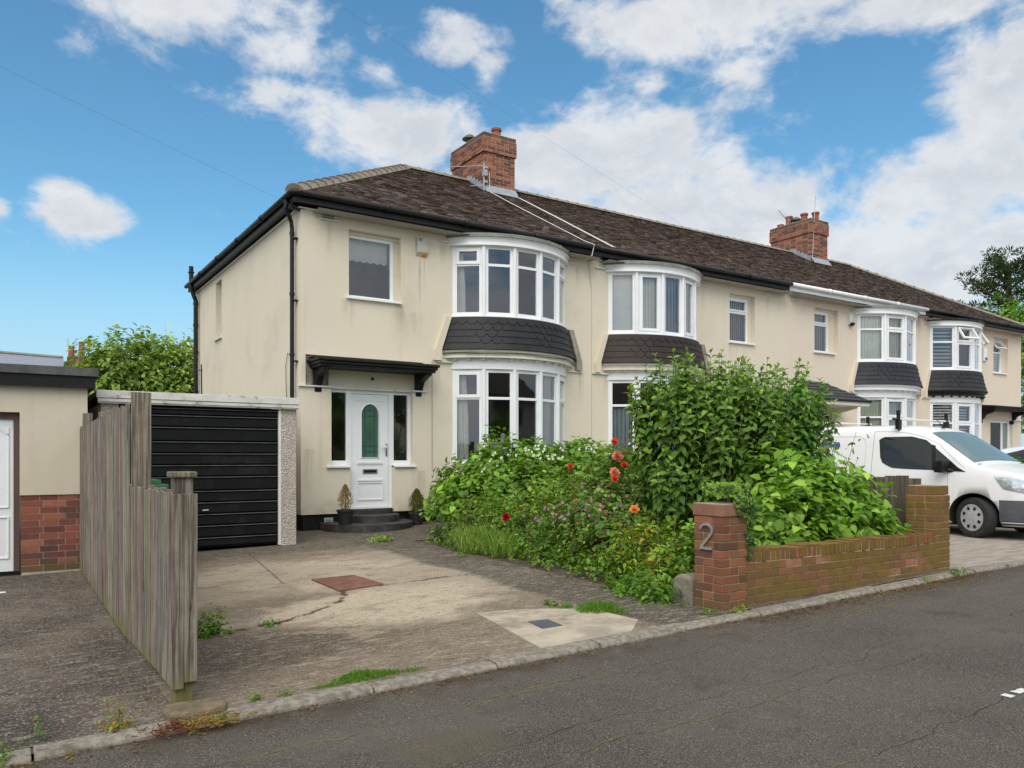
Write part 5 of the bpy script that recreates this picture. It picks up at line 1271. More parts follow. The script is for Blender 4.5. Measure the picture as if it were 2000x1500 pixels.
def shrub(nm, loc, label, cat, ells, N, ln, wr, pal, wts=None, nst=18, inner=.4, droop=.18, group=None, up=.55, r=.010, clump=1.0, part='foliage', zmin=None, lm=None):
    rt = root(nm, loc, label, cat, group)
    d = mound(ells, N, ln, wr, pal, inner, wts, up, clump, zmin=zmin); leaf_mesh(part, d[0], d[1], d[2], d[3], wr, d[4], lm or leafM, rt, droop)
    if nst: stems('stems', loc, ells, nst, rt, r)
    return rt
def G_(x, y): return gz(x, y)-.03
# broad-leaved climber/hydrangea mass against the first bay
BR = [(.115, .205, .035), (.165, .28, .05), (.075, .14, .028), (.21, .32, .065)]
A1 = shrub('leafy_shrub', (7.4, 11.6, G_(7.4, 11.6)), 'wide light green leafy shrub in front of the curved bay, sprinkled with white flowers', 'shrub',
      [(6.55, 11.2, .35, .72, .8, .62), (7.0, 11.6, .55, .8, .8, .75), (7.6, 11.8, .75, .8, .8, .78), (8.5, 11.9, .75, .8, .8, .80), (9.4, 11.9, .75, .8, .8, .75), (7.4, 10.9, .45, .9, .6, .7), (8.6, 10.9, .5, .9, .7, .75), (10.2, 11.8, .7, .7, .7, .7)], 15000, .105, .78, BR, [.35, .3, .2, .15], 30)
# white flowers
def flowers(name, pts, rr, cols, parent, n=7, layers=1, pm=None, label=None):
    out = []
    for i, p in enumerate(pts):
        col = cols[i % len(cols)] ; P_, A_, N_, L_, C_ = [], [], [], [], []
        face = np.array([-.45, -.8, .45]); face = face/np.linalg.norm(face)
        for l in range(layers):
            for k in range(n):
                a = 6.283*k/n+l*.5; o1 = np.cross(face, [0, 0, 1.0]); o1 /= np.linalg.norm(o1); o2 = np.cross(face, o1)
                d = o1*math.cos(a)+o2*math.sin(a); tilt = .15+.75*l/max(1, layers)
                P_.append(np.array(p)+face*l*rr*.10); A_.append(d*(1-tilt*.75)+face*tilt+RS.normal(0, .06, 3)); N_.append(-d*tilt+face*(1.1-tilt)); L_.append(rr*(1.05-.45*l/max(1, layers))*random.uniform(.85, 1.1)); C_.append(np.clip(np.array(col)*random.uniform(.8, 1.15)*(1-.12*l/layers), 0, 1))
        o = leaf_mesh(name, P_, A_, N_, L_, .95, C_, petalM, parent, droop=-.15, fold=-.1)
        if label: o['label'] = label[i % len(label)] if isinstance(label, list) else label
        out.append(o)
    return out
fp = []
for cx_, cz_, n_ in ((6.35, 1.05, 5), (6.65, 1.2, 7), (7.75, 1.33, 16), (8.1, 1.36, 12), (8.9, 1.4, 7), (9.6, 1.4, 4), (7.1, 1.25, 3)):
    for i in range(n_): fp.append((cx_+random.uniform(-.35, .35), 11.0+random.uniform(-.15, .35)-.0, cz_+random.uniform(-.16, .10)))
P_, A_, N_, L_, C_ = [], [], [], [], []
for p in fp:
    for k in range(4):
        a = k*1.571+random.random(); d = np.array([math.cos(a), -.2, math.sin(a)]); P_.append(p); A_.append(d); N_.append([-.3, -1, .3]); L_.append(random.uniform(.022, .034)); C_.append((.75, .75, .72))
leaf_mesh('white_flowers', P_, A_, N_, L_, .9, C_, petalM, A1, -.1, 0)
# rose bush
RB = [(.09, .155, .045), (.14, .215, .06), (.16, .175, .065), (.17, .07, .045)]
RO = shrub('rose_bush', (7.0, 8.3, G_(7, 8.3)), 'tall rose bush with salmon, red and orange blooms in the middle of the bed', 'rose bush',
      [(7.0, 8.2, .45, .62, .55, .68), (7.25, 8.35, .95, .5, .45, .5), (6.6, 7.9, .25, .6, .6, .6), (7.6, 8.2, .55, .5, .5, .62), (6.3, 7.3, .05, .55, .6, .55), (6.9, 7.3, .2, .6, .6, .55)], 8500, .07, .75, RB, [.45, .4, .11, .04], 40, inner=.3, r=.006)
rs_st = MB()
roses = [((7.04, 8.22, 1.257), .062, (.72, .26, .20), 'pale salmon pink rose'), ((6.82, 8.02, 1.05), .058, (.80, .34, .22), 'peach pink rose low on the bush'), ((6.77, 7.96, .975), .042, (.75, .10, .045), 'scarlet rosebud'), ((7.05, 8.1, 1.145), .045, (.78, .09, .05), 'bright red rose'), ((7.10, 8.35, 1.463), .045, (.78, .12, .06), 'red rose at the top'),
         ((7.6, 8.38, 1.40), .046, (.72, .09, .05), 'red rose at the right'), ((7.72, 8.4, 1.34), .05, (.25, .02, .02), 'dark withered rose'), ((7.2, 9.45, 1.118), .04, (.72, .08, .04), 'small red rose at the left')]
for p, r_, c_, l_ in roses:
    p = (p[0]-.13, p[1]-.22, p[2]-.005); r_ *= 1.3
    flowers('rose_flower', [p], r_, [c_], RO, n=6, layers=5, label=l_)
    rs_st.tube([(p[0]+.05, p[1]+.15, p[2]-.55), (p[0]+.03, p[1]+.08, p[2]-.2), (p[0], p[1]+.01, p[2]-.01)], .005, 5)
rs_st.build('rose_stems', mat('green_stem', base=(.06, .09, .03), rough=.6), RO)
for nm, p, r_, c_, lb in (('orange_rose', (5.93, 6.58, .668), .058, (.86, .36, .09), 'single orange rose low in front of the bed near the numbered pier'), ('crimson_rose', (5.78, 8.98, .435), .062, (.36, .008, .02), 'single deep crimson rose above the grass at the driveway edge')):
    rt = root(nm, (p[0]+.1, p[1]+.1, G_(p[0], p[1])), lb, 'rose'); flowers('rose_flower', [p], r_, [c_], rt, n=6, layers=5)
    mb = MB(); mb.tube([(p[0]+.1, p[1]+.1, G_(*p[:2])), (p[0]+.04, p[1]+.05, p[2]-.2), (p[0], p[1]+.01, p[2])], .005, 5); mb.build('stem', mat('green_stem'), rt)
# low mixed planting, bed edge
UG = [(.08, .155, .03), (.12, .215, .038), (.17, .27, .05), (.055, .11, .028), (.15, .07, .035)]
ed = []
for i in range(18):
    y = 5.6+i*.30; ed.append((5.75+random.uniform(-.12, .1), y, gz(5.6, y)-.02, .33, .3, random.uniform(.22, .36)))
for i in range(15):
    y = 5.8+i*.35; ed.append((6.2+random.uniform(-.1, .2), y, gz(5.6, y)+.08, .42, .4, random.uniform(.42, .62)))
d = mound(ed, 14000, .058, .75, UG, .3, [.3, .32, .2, .14, .04])
o = leaf_mesh('ground_cover', d[0], d[1], d[2], d[3], .62, d[4], leafM, None, at=(6, 8, -.2)); tag(o, 'tangle of low mixed green plants spilling over the driveway edge', 'ground cover', kind='stuff')
mid = [(6.8, 6.4, .1, .6, .6, .5), (7.4, 7.4, .2, .7, .6, .6), (6.9, 9.4, .25, .7, .7, .65), (7.8, 9.6, .35, .8, .8, .75), (8.7, 9.0, .3, .8, .8, .8), (6.6, 10.2, .15, .5, .6, .55), (8.4, 8.0, .3, .8, .8, .85), (6.2, 9.7, .0, .4, .5, .5)]
shrub('bramble_thicket', (7.3, 8.9, G_(7.3, 8.9)), 'mid green bramble thicket between the rose bush and the leafy shrub', 'brambles', mid, 9500, .075, .75, [(.13, .205, .038), (.17, .26, .048), (.085, .14, .03), (.17, .19, .06)], None, 25, inner=.3, r=.006)
# pinkish purple small flowers scattered (cranesbill)
CR = root('cranesbill', (6.9, 9.0, G_(6.9, 9)), 'loose cluster of pale purple pink cranesbill flowers among the green stems', 'flowers'); P_, A_, N_, L_, C_ = [], [], [], [], []
for i in range(75):
    x = RS.normal(6.55, .32); y = 8.6+RS.normal(0, .35); z = .52+RS.normal(0, .13)
    for k in range(5):
        a = k*1.257; P_.append((x-.35, y-.80, z+.06)); A_.append([math.cos(a), -.2, math.sin(a)]); N_.append([-.3, -1, .3]); L_.append(.023); C_.append((.42, .20, .36) if i % 3 else (.50, .34, .42))
leaf_mesh('petals', P_, A_, N_, L_, .9, C_, petalM, CR, -.1, 0)
mb = MB()
for i in range(14): x = RS.normal(6.3, .3); mb.tube([(x+.2, 8.9, 0), (x+.05, 8.4, .35), (x, 8.1, .55)], .003, 4)
mb.build('stems', mat('green_stem'), CR)
# bare and dead stalks standing through the bed
DS = root('dead_stalks', (6.6, 8.0, G_(6.6, 8)), 'thin bare brown stalks and seed heads sticking out of the garden bed', 'dead stalks'); mb = MB(); hd_ = MB()
for i in range(70):
    x, y = RS.uniform(5.7, 8.2), RS.uniform(6.0, 10.6); h = RS.uniform(.35, .75)+(.45 if x > 6.6 else 0); t = (x+RS.normal(-.06, .1), y+RS.normal(-.08, .1), h)
    mb.tube([(x, y, -.1), ((x+t[0])/2+.02, (y+t[1])/2, h*.5), t], [.004, .003, .0018], 4)
    if i % 2: hd_.lathe(t[0], t[1], [(0, h-.012), (.008, h), (.006, h+.016), (0, h+.022)], 6)
dstm = mat('dead_stalk', vary((.24, .17, .09), .3, 20, 0), rough=.9)
o = mb.build('stalks', dstm, DS); hd_.build('seed_heads', dstm, DS)
# yellow-green azalea-like sprigs beside stone
shrub('yellow_green_shrub', (5.95, 6.2, G_(5.95, 6.2)), 'low yellow-green shrub with orange tinged leaves beside the numbered pier', 'shrub', [(5.85, 6.3, .02, .42, .45, .42), (6.1, 6.7, .1, .4, .4, .42), (5.7, 5.95, .0, .3, .3, .25)], 1700, .07, .45, [(.22, .27, .045), (.15, .22, .035), (.35, .14, .04), (.10, .16, .03)], [.4, .35, .08, .17], 14, inner=.2)
shrub('strawberry_patch', (5.45, 5.35, G_(5.4, 5.3)), 'bright green low leafy clump at foot of the numbered pier on driveway side', 'plant', [(5.2, 5.45, -.13, .20, .22, .22), (5.28, 5.8, -.13, .2, .25, .24), (5.42, 6.1, -.12, .22, .25, .2)], 1300, .045, .75, [(.13, .24, .04), (.09, .18, .03)], None, 0, inner=.2)
# tall upright shrub: many erect shoots carrying drooping opposite leaves
def upright(nm, loc, label, heads, npal, seed):
    rs = np.random.RandomState(seed); rt = root(nm, loc, label, 'shrub'); P_, A_, N_, L_, C_ = [], [], [], [], []; mb = MB()
    for (cx_, cy_, cz_, rx, ry, rz, n) in heads:
        for i in range(n):
            d = rs.normal(size=3); d /= np.linalg.norm(d); d[2] = d[2]*.95+.05
            rr_ = .35+.65*rs.uniform()**.5
            tip = np.array([cx_, cy_, cz_])+d*rr_*np.array([rx, ry, rz]); tip[2] += rs.uniform(-.06, .10)
            lean = np.array([d[0]*.28, d[1]*.28, 1.0]); lean /= np.linalg.norm(lean); ln_ = rs.uniform(.30, .55)
            b = tip-lean*ln_; mb.tube([b-lean*.12, b, tip], [.0045, .004, .0025], 4, 0, (.2, .22, .1))
            o1 = np.cross(lean, [rs.uniform(-1, 1), 1, 0]); o1 /= np.linalg.norm(o1); o2 = np.cross(lean, o1); K = int(ln_/.062); tn_ = rs.uniform(.7, 1.4)
            for k in range(K+1):
                f = k/K; ang = k*1.571+rs.uniform(-.3, .3)
                for s in (1, -1):
                    dr = (o1*math.cos(ang)+o2*math.sin(ang))*s; rise = .9*(f**3)
                    P_.append(b+lean*(ln_*f)); A_.append(dr*(1-.6*f**3)+lean*rise+np.array([0, 0, -.55*(1-f**2)])+rs.normal(0, .14, 3)); N_.append(lean*.8+np.array([d[0], d[1]-.25, 0])*.55+dr*(.45-rise)+rs.normal(0, .14, 3))
                    L_.append(rs.uniform(.095, .15)*(1-.45*f**4)); g = npal[rs.randint(len(npal))]; pale = np.array((.24, .32, .10)); C_.append(np.clip((np.array(g)*(1-.55*f**4)+pale*.55*f**4)*rs.uniform(.8, 1.2)*tn_, 0, 1))
    leaf_mesh('foliage', P_, A_, N_, L_, .52, C_, leafM, rt, droop=.30, fold=.10)
    mb.build('shoots', mat('pale_stem', base=(.10, .12, .055), rough=.7), rt, smooth=True)
    tb = MB()
    for i in range(9):
        h = heads[i % len(heads)]; e = (h[0]+rs.uniform(-.5, .5)*h[3], h[1]+rs.uniform(-.5, .5)*h[4], h[2]+rs.uniform(-.2, .3)*h[5]); bs = (loc[0]+rs.uniform(-.2, .2), loc[1]+rs.uniform(-.15, .15), loc[2])
        tb.tube([bs, ((bs[0]*.6+e[0]*.4)+.05, bs[1]*.6+e[1]*.4, bs[2]*.55+e[2]*.45), e], [.035, .022, .010], 7)
    tb.build('trunk', bark, rt, smooth=True); return rt
UP = [(.065, .13, .024), (.09, .17, .030), (.045, .09, .020), (.13, .22, .042)]
upright('tall_shrub', (7.5, 6.9, G_(7.5, 6.9)), 'tall dense upright dark green shrub rising behind the brick wall', [(6.88, 7.0, 1.78, .50, .55, .78, 165), (7.45, 6.8, 1.75, .6, .6, .82, 190), (8.0, 6.75, 1.70, .55, .6, .84, 170), (7.2, 6.95, 1.0, .85, .5, .55, 130), (8.1, 6.7, 1.0, .5, .5, .5, 60)], UP, 3)
upright('tall_shrub', (8.9, 6.7, G_(8.9, 6.7)), 'slimmer upright green shrub with bare gaps on the van side of the tall one', [(8.78, 6.65, 1.85, .40, .40, .70, 66), (9.1, 6.6, 1.70, .36, .4, .66, 52), (8.7, 6.7, 1.1, .45, .4, .5, 45)], [(.07, .16, .032), (.10, .20, .04), (.055, .13, .03)], 5)
# big-leaved hydrangea behind wall
HY = shrub('hydrangea', (8.0, 5.75, G_(8, 5.75)), 'broad-leaved bright green hydrangea spilling over the low brick wall', 'hydrangea',
      [(7.35, 5.6, .42, .5, .42, .48), (7.9, 5.75, .62, .55, .5, .60), (8.4, 5.7, .5, .45, .45, .52), (6.9, 5.5, .25, .42, .35, .42), (8.1, 5.4, .32, .6, .38, .42), (6.5, 5.5, .1, .35, .35, .35), (7.9, 6.3, .95, .5, .4, .35)], 6500, .125, .68, [(.125, .215, .035), (.165, .275, .048), (.085, .165, .030), (.205, .315, .07)], [.35, .3, .2, .15], 26, inner=.35, droop=.22, up=.75, r=.008)
shrub('small_shrub', (8.8, 5.3, G_(8.8, 5.3)), 'small pale green bush in the corner by the far brick pier', 'shrub', [(8.62, 5.3, .38, .24, .22, .24), (8.45, 5.2, .34, .2, .15, .2)], 700, .045, .5, [(.13, .21, .06), (.09, .16, .04)], None, 8, inner=.2)
# sparse maple sapling in front of the van
SP = root('maple_sapling', (8.75, 6.1, G_(8.75, 6.1)), 'spindly maple sapling with yellow-green lobed leaves in front of the van', 'sapling'); mb = MB(); P_, A_, N_, L_, C_ = [], [], [], [], []
for i in range(9):
    tip = np.array([8.75+RS.uniform(-.25, .35), 6.0+RS.uniform(-.2, .2), RS.uniform(1.0, 1.62)]); b = np.array([8.75, 6.1, .0]); mid_ = b*.45+tip*.55+RS.normal(0, .05, 3)
    mb.tube([b, mid_, tip], [.008, .005, .002], 5)
    for k in range(7):
        f = .35+.65*k/6; c = mid_*(1-f)+tip*f+RS.normal(0, .04, 3); big = RS.uniform() < .35; s = RS.uniform(.05, .085) if big else RS.uniform(.03, .05); dn = np.array([RS.normal(0, .5), RS.normal(0, .5), -.4]); dn /= np.linalg.norm(dn); o1 = np.cross(dn, [0, 1, 0.2]); o1 /= np.linalg.norm(o1); cc = (.26, .25, .035) if RS.uniform() < .4 else (.13, .20, .035)
        for a_ in (-75, -38, 0, 38, 75): P_.append(c); A_.append(dn*math.cos(R(a_))+o1*math.sin(R(a_))); N_.append(np.cross(dn, o1)*-1); L_.append(s*(1.15-.5*abs(a_)/75)); C_.append(cc)
leaf_mesh('foliage', P_, A_, N_, L_, .55, C_, leafM, SP); mb.build('stems', bark, SP)
# ivy on the near pier
IV = root('ivy', (5.7, 5.0, -.1), 'bright ivy draped over the top and side of the numbered pier', 'ivy'); P_, A_, N_, L_, C_ = [], [], [], [], []
for i in range(900):
    u = RS.uniform(); 
    if u < .5: x, y, z = 5.44+RS.uniform(0, .30), 4.80+RS.uniform(-.04, .32), .93+RS.uniform(-.03, .09)
    elif u < .75: x, y, z = 5.50+RS.uniform(0, .24), 4.765+RS.normal(0, .012), .93-abs(RS.normal(0, .07)); z -= max(0, (x-5.58))*.6*RS.uniform(.2, 1)
    else: f = RS.uniform(); x, y, z = 5.66+RS.uniform(-.03, .09)+.03*f, 4.80+RS.uniform(-.05, .14), .92-.58*f
    out = np.array([-.35 if x < 5.6 else .15, -.9, .55]); P_.append((x, y, z)); a = RS.uniform(-1.2, 1.2); dn = np.array([math.sin(a), -.25, -math.cos(a)])
    P_.append((x, y, z)); P_.append((x, y, z)); s = RS.uniform(.028, .048); c = ((.17, .27, .06) if z > .82 else (.07, .14, .04)) if RS.uniform() < .8 else (.05, .09, .04); c = np.array(c)*RS.uniform(.8, 1.2)
    sd2 = np.cross(dn, out); sd2 /= np.linalg.norm(sd2)
    for a_ in (0, 55, -55): A_.append(dn*math.cos(R(a_))+sd2*math.sin(R(a_))); N_.append(out+RS.normal(0, .25, 3)); L_.append(s*(1 if a_ == 0 else .75)); C_.append(c)
leaf_mesh('foliage', P_, A_, N_, L_, .62, C_, leafM, IV, .1, .05)
mb = MB(); mb.tube([(5.7, 5.15, -.1), (5.72, 4.99, .35), (5.68, 4.95, .88), (5.55, 4.9, .93)], .008, 5); mb.build('stems', bark, IV)
# grasses
def grass(nm, boxes, label, cat, kind=None, h=.07, cols=None, lean=.4, wd=.05, parent=None):
    P_, A_, N_, L_, C_ = [], [], [], [], []; cols = cols or [(.10, .20, .03), (.14, .25, .04), (.07, .15, .025)]
    for (cx_, cy_, rx, ry, n, hh) in boxes:
        for i in range(n):
            a = RS.uniform(0, 6.283); r_ = math.sqrt(RS.uniform()); x, y = cx_+math.cos(a)*r_*rx, cy_+math.sin(a)*r_*ry
            P_.append((x, y, gz(x, y)-.004)); A_.append([RS.normal(0, lean), RS.normal(0, lean), 1]); N_.append([RS.normal(), RS.normal(), .2]); L_.append(hh*RS.uniform(.5, 1.2)*(1.15-r_*.5)); C_.append(np.array(cols[RS.randint(len(cols))])*RS.uniform(.75, 1.25))
    o = leaf_mesh(nm, P_, A_, N_, L_, wd, C_, leafM, parent, droop=.35, fold=.01, at=(boxes[0][0], boxes[0][1], gz(*boxes[0][:2])))
    return o if parent else tag(o, label, cat, kind=kind)
grass('grass_strip', [(2.02, 4.84, .24, .075, 1500, .045), (2.3, 4.80, .16, .045, 500, .03), (1.75, 4.80, .13, .035, 420, .03), (2.0, 4.90, .12, .05, 500, .05)], 'bright mossy grass strip growing along the kerb by the driveway', 'grass', 'stuff', wd=.09)
grass('grass_tuft', [(4.52, 5.50, .20, .16, 850, .10), (4.35, 5.75, .08, .06, 120, .07), (4.62, 5.3, .1, .08, 220, .07)], 'tuft of longer grass on driveway between drain slab and bed', 'grass tuft', wd=.07)
grass('grass_clump', [(5.55, 9.3, .28, .4, 700, .40), (5.6, 8.8, .2, .3, 400, .38), (5.7, 10.0, .2, .3, 300, .35)], 'long pale seeding grass clump at the bed edge under the crimson rose', 'grass', lean=.28, wd=.03, cols=[(.15, .26, .05), (.20, .29, .07), (.11, .21, .04), (.32, .30, .15)])
def weed(x, y, r, n, label, cols=None, h=.05, z=None):
    rt = root('weed', (x, y, gz(x, y)), label, 'weed'); ells = [(x, y, gz(x, y), r, r*.8, h)]
    d = mound(ells, n, max(.018, r*.28), .5, cols or [(.12, .22, .04), (.16, .26, .05), (.08, .15, .03)], .1, up=.9); leaf_mesh('leaves', d[0], d[1], d[2], d[3], .5, d[4], leafM, rt)
    mb = MB(); mb.tube([(x, y, gz(x, y)-.01), (x+.01, y, gz(x, y)+h*.8)], .003, 4); mb.build('stem', mat('green_stem'), rt); return rt
weed(1.45, 6.62, .13, 500, 'tall straggly weed with green tufts beside fence in the driveway crack', h=.22)
weed(1.93, 6.67, .09, 160, 'small flat weed in the driveway crack, right of the straggly one', h=.03)
weed(.55, 4.76, .085, 220, 'yellow-green weed on neighbour side of the kerb', [(.20, .28, .04), (.28, .28, .06), (.30, .12, .04)], h=.13)
weed(.17, 4.82, .06, 130, 'thin grey-green weed in kerb joint at the far left', [(.10, .17, .06)], h=.10)
weed(.02, 4.62, .06, 110, 'weed at the left edge of the road', h=.09)
weed(1.05, 4.55, .035, 80, 'bright small weed on the road below the fence post', h=.04)
weed(1.29, 4.80, .05, 110, 'low green weed beside kerb between fence and grass strip', h=.025)
weed(1.48, 4.79, .04, 70, 'tiny moss weed on the kerb next to the grass strip', h=.02)
weed(5.22, 4.83, .08, 130, 'flat green weed by the numbered pier foot on driveway side', h=.04)
weed(5.50, 4.72, .06, 150, 'yellow-green weed at the front corner of the numbered pier', [(.26, .30, .04), (.20, .26, .04)], h=.06)
weed(8.3, 4.60, .06, 90, 'small weed at kerb before the far pier', h=.03)
weed(8.9, 4.58, .09, 160, 'spreading weed at kerb beside the far pier', h=.05)
weed(4.95, 11.2, .18, 240, 'flat weed patch on path near the door steps', [(.15, .24, .05), (.2, .24, .08)], h=.03)
weed(5.2, 9.1, .12, 120, 'small flat weed on the concrete in front of long grass', h=.025)
weed(4.28, 5.93, .09, 160, 'weed clump behind the pale drain slab corner', h=.05)
DRY = root('dry_plant', (.93, 4.56, -.2), 'dried straw and reddish dead plant lying at the foot of the fence', 'dead plant')
P_, A_, N_, L_, C_ = [], [], [], [], []
for i in range(520):
    x = .93+RS.normal(0, .12); y = 4.55+RS.normal(0, .045); red = x < .86; P_.append((x, y, gz(x, 4.6)+abs(RS.normal(0, .012)))); A_.append([RS.normal(), RS.normal(0, .6), abs(RS.normal(0, .35))]); N_.append([0, 0, 1]); L_.append(RS.uniform(.02, .055)); C_.append((.16, .045, .03) if red else ((.36, .24, .13) if RS.uniform() < .6 else (.22, .13, .07)))
leaf_mesh('dry_stalks', P_, A_, N_, L_, .12, C_, leafM, DRY)
P_, A_, N_, L_, C_ = [], [], [], [], []
for i in range(2600):
    if i < 900: x, y = RS.uniform(0, 9.2), 4.56+RS.normal(0, .05); z = gz(x, 4.6)-.028
    elif i < 1900: x, y = RS.uniform(5.4, 9.3), 4.60-abs(RS.normal(0, .16)); z = gz(x, 4.6)-.028
    elif i < 2250: x, y = .78-abs(RS.normal(0, .35)), RS.uniform(4.9, 10.8); z = gz(x, y)+.006
    else: x, y = 5.32-abs(RS.normal(0, .12)), RS.uniform(5.2, 11.2); z = gz(x, y)+.006
    P_.append((x, y, z)); A_.append([RS.normal(), RS.normal(), RS.uniform(-.05, .25)]); N_.append([RS.normal(0, .3), RS.normal(0, .3), 1]); L_.append(RS.uniform(.008, .030)); C_.append([(.12, .06, .025), (.07, .04, .02), (.22, .12, .05), (.30, .13, .04), (.16, .13, .04)][RS.randint(5)])
tag(leaf_mesh('leaf_litter', P_, A_, N_, L_, .55, C_, leafM, None, at=(5, 5, -.2)), 'scattered brown leaf litter along kerb, wall and fence', 'leaf litter', kind='stuff')
P_, A_, N_, L_, C_ = [], [], [], [], []
for i in range(420):
    u = i/420
    if u < .6: x, y = RS.uniform(-3, 12), RS.uniform(1.2, 4.6); z = gz(x, 4.6)-.032
    else: x, y = RS.uniform(-.6, 5), RS.uniform(4.9, 10.5); z = gz(x, y)+.003
    P_.append((x, y, z)); A_.append([RS.normal(), RS.normal(), .3]); N_.append([0, 0, 1]); L_.append(RS.uniform(.006, .016)); C_.append([(.45, .40, .33), (.30, .26, .2), (.55, .5, .42)][RS.randint(3)])
tag(leaf_mesh('grit', P_, A_, N_, L_, .8, C_, kerb_m, None, at=(5, 3, -.2)), 'loose pale grit and petals scattered over road and concrete', 'grit', kind='stuff')
for x, y, s, lb in ((-.35, 8.2, .09, 'largest white flake of paint on the neighbour driveway'), (.02, 9.8, .08, 'flat white scrap near the neighbour garage door'), (-.08, 7.2, .05, 'small white flake nearer the road on the neighbour driveway')):
    mb = MB(); mb.prism([(x+s*math.cos(a)*(1 if k % 2 else .7), y+s*.55*math.sin(a)) for k, a in enumerate([i*.785 for i in range(8)])], 2, gz(x, y)+.002, gz(x, y)+.008); tag(mb.build('paint_flake', stone_w, at=(x, y, gz(x, y))), lb, 'scrap')
# potted plants
def potted(x, y, z, label, pal, dead):
    rt = root('potted_conifer', (x, y, z), label, 'potted plant'); mb = MB()
    mb.lathe(x, y, [(0, z), (.105, z), (.135, z+.21), (.150, z+.215), (.150, z+.25), (.125, z+.25), (.12, z+.22), (0, z+.22)], 24); mb.build('pot', pot_m, rt, smooth=False)
    P_, A_, N_, L_, C_ = [], [], [], [], []
    for i in range(900 if dead else 1500):
        f = RS.uniform()**.8; a = RS.uniform(0, 6.283); H = .42; w_ = (.14 if dead else .17)*math.sin(math.pi*min(1, f*.85+.12))*(1-.35*f); r_ = w_*RS.uniform(.25, 1.1)
        P_.append((x+math.cos(a)*r_, y+math.sin(a)*r_, z+.23+H*f)); A_.append([math.cos(a)*.5, math.sin(a)*.5, 1]); N_.append([math.cos(a), math.sin(a), .3]); L_.append(RS.uniform(.02, .05)); C_.append(np.array(pal[RS.randint(len(pal))])*RS.uniform(.8, 1.2))
    leaf_mesh('foliage', P_, A_, N_, L_, .22 if dead else .4, C_, leafM, rt); mb = MB(); mb.tube([(x, y, z+.2), (x, y, z+.6)], [.012, .003], 6); mb.build('stem', bark, rt)
potted(4.93, 12.68, .115, 'dead brown conifer in a black pot on the left of the door step', [(.30, .19, .11), (.22, .13, .07), (.36, .26, .17)], True)
potted(6.40, 12.95, -.0, 'bushy green and brown conifer in a black pot right of the steps', [(.09, .13, .035), (.13, .17, .04), (.16, .11, .05)], False)

# ------------------------------------------------------------------ trees and houses beyond
def tree(nm, loc, label, ells, N, ln, pal, th=.12, wr=.6, inner=.25, clump=1.3, wts=None, zmin=None, nst=14, group=None):
    rt = root(nm, loc, label, 'tree', group); d = mound(ells, N, ln, wr, pal, inner, wts, .5, clump, zmin=zmin); leaf_mesh('crown', d[0], d[1], d[2], d[3], wr, d[4], leafM, rt)
    mb = MB(); top = max(e[2]+e[5]*.4 for e in ells); cx_ = sum(e[0] for e in ells)/len(ells); cy_ = sum(e[1] for e in ells)/len(ells)
    mb.tube([loc, ((loc[0]+cx_)/2, (loc[1]+cy_)/2, loc[2]+(top-loc[2])*.5), (cx_, cy_, top)], [th, th*.7, th*.2], 8)
    for i in range(nst):
        e = ells[i % len(ells)]; dd_ = unit(rnd(1))[0]; f = random.uniform(.25, .75); b = (loc[0]*(1-f)+cx_*f, loc[1]*(1-f)+cy_*f, loc[2]+(top-loc[2])*f*.8); t = (e[0]+dd_[0]*e[3]*.8, e[1]+dd_[1]*e[4]*.8, e[2]+abs(dd_[2])*e[5]*.8)
        mb.tube([b, tuple((b[k]+t[k])/2+(.2 if k == 2 else 0) for k in range(3)), t], [th*.3, th*.18, th*.05], 5)
    mb.build('trunk', bark, rt, smooth=True); return rt
LG = [(.17, .235, .06), (.22, .29, .085), (.12, .175, .05), (.27, .33, .12)]
tree('garden_tree', (2.2, 25.5, -.1), 'light green leafy tree behind garage roof, nearer the brick chimney', [(2.1, 25, 2.2, 1.0, 1.1, 1.4), (2.8, 25.2, 2.9, 1.1, 1.2, 1.6), (1.55, 25.3, 1.6, .7, .9, .9)], 8000, .17, LG, inner=.35, clump=1.6, zmin=1.4)
tree('garden_tree', (4.2, 26, -.1), 'light green leafy tree behind garage roof, against the soil pipe', [(3.3, 25.8, 3.0, 1.3, 1.3, 1.75), (4.3, 26, 3.2, 1.2, 1.2, 1.8), (5.2, 26.4, 3.0, 1.2, 1.2, 1.8), (2.9, 25.0, 2.2, 1.2, 1.0, 1.2)], 11500, .17, LG, inner=.35, clump=1.7, zmin=1.4)
# loose twigs above the trees
slate_far = mat('grey_slate_roof', lambda nt, b: (lambda p: (nt.links.new(MIX(nt, SM(nt, M(nt, 'FRACT', M(nt, 'MULTIPLY', SEP(nt, p)[2], 7.5)), .80, .98), MIX(nt, NZ(nt, p, 3, 5), (.20, .22, .26), (.25, .27, .31)), (.12, .13, .15)), b.inputs['Base Color'])))(P(nt)), rough=.7)
B1 = root('slate_roof_house', (-3, 45, 0), 'distant house with long grey slate roof beyond the left garage', 'house')
mb = MB(); mb.quad((-14, 42.5, 4.4), (2.85, 42.5, 4.4), (2.85, 46.5, 6.35), (-14, 46.5, 6.75)); mb.quad((2.85, 50.5, 4.4), (-14, 50.5, 4.4), (-14, 46.5, 6.75), (2.85, 46.5, 6.35)); mb.build('roof', slate_far, B1)
mb = MB(); mb.tube([(-14, 46.5, 6.77), (2.85, 46.5, 6.37)], .09, 8); mb.build('ridge_tiles', lead, B1)
mb = MB(); mb.prism([(42.7, -.6), (50.3, -.6), (50.3, 4.4), (46.5, 6.3), (42.7, 4.4)], 0, -13.9, 2.75); mb.build('wall', cream_g, B1)
B2 = root('brown_roof_house', (7, 48, 0), 'distant house with dark brown tiled roof and red brick chimney', 'house')
bf = mat('brown_tiles_far', vary((.085, .06, .05), .25, 2, .5, .02, 20, None, (1, 1, 9)), rough=.9)
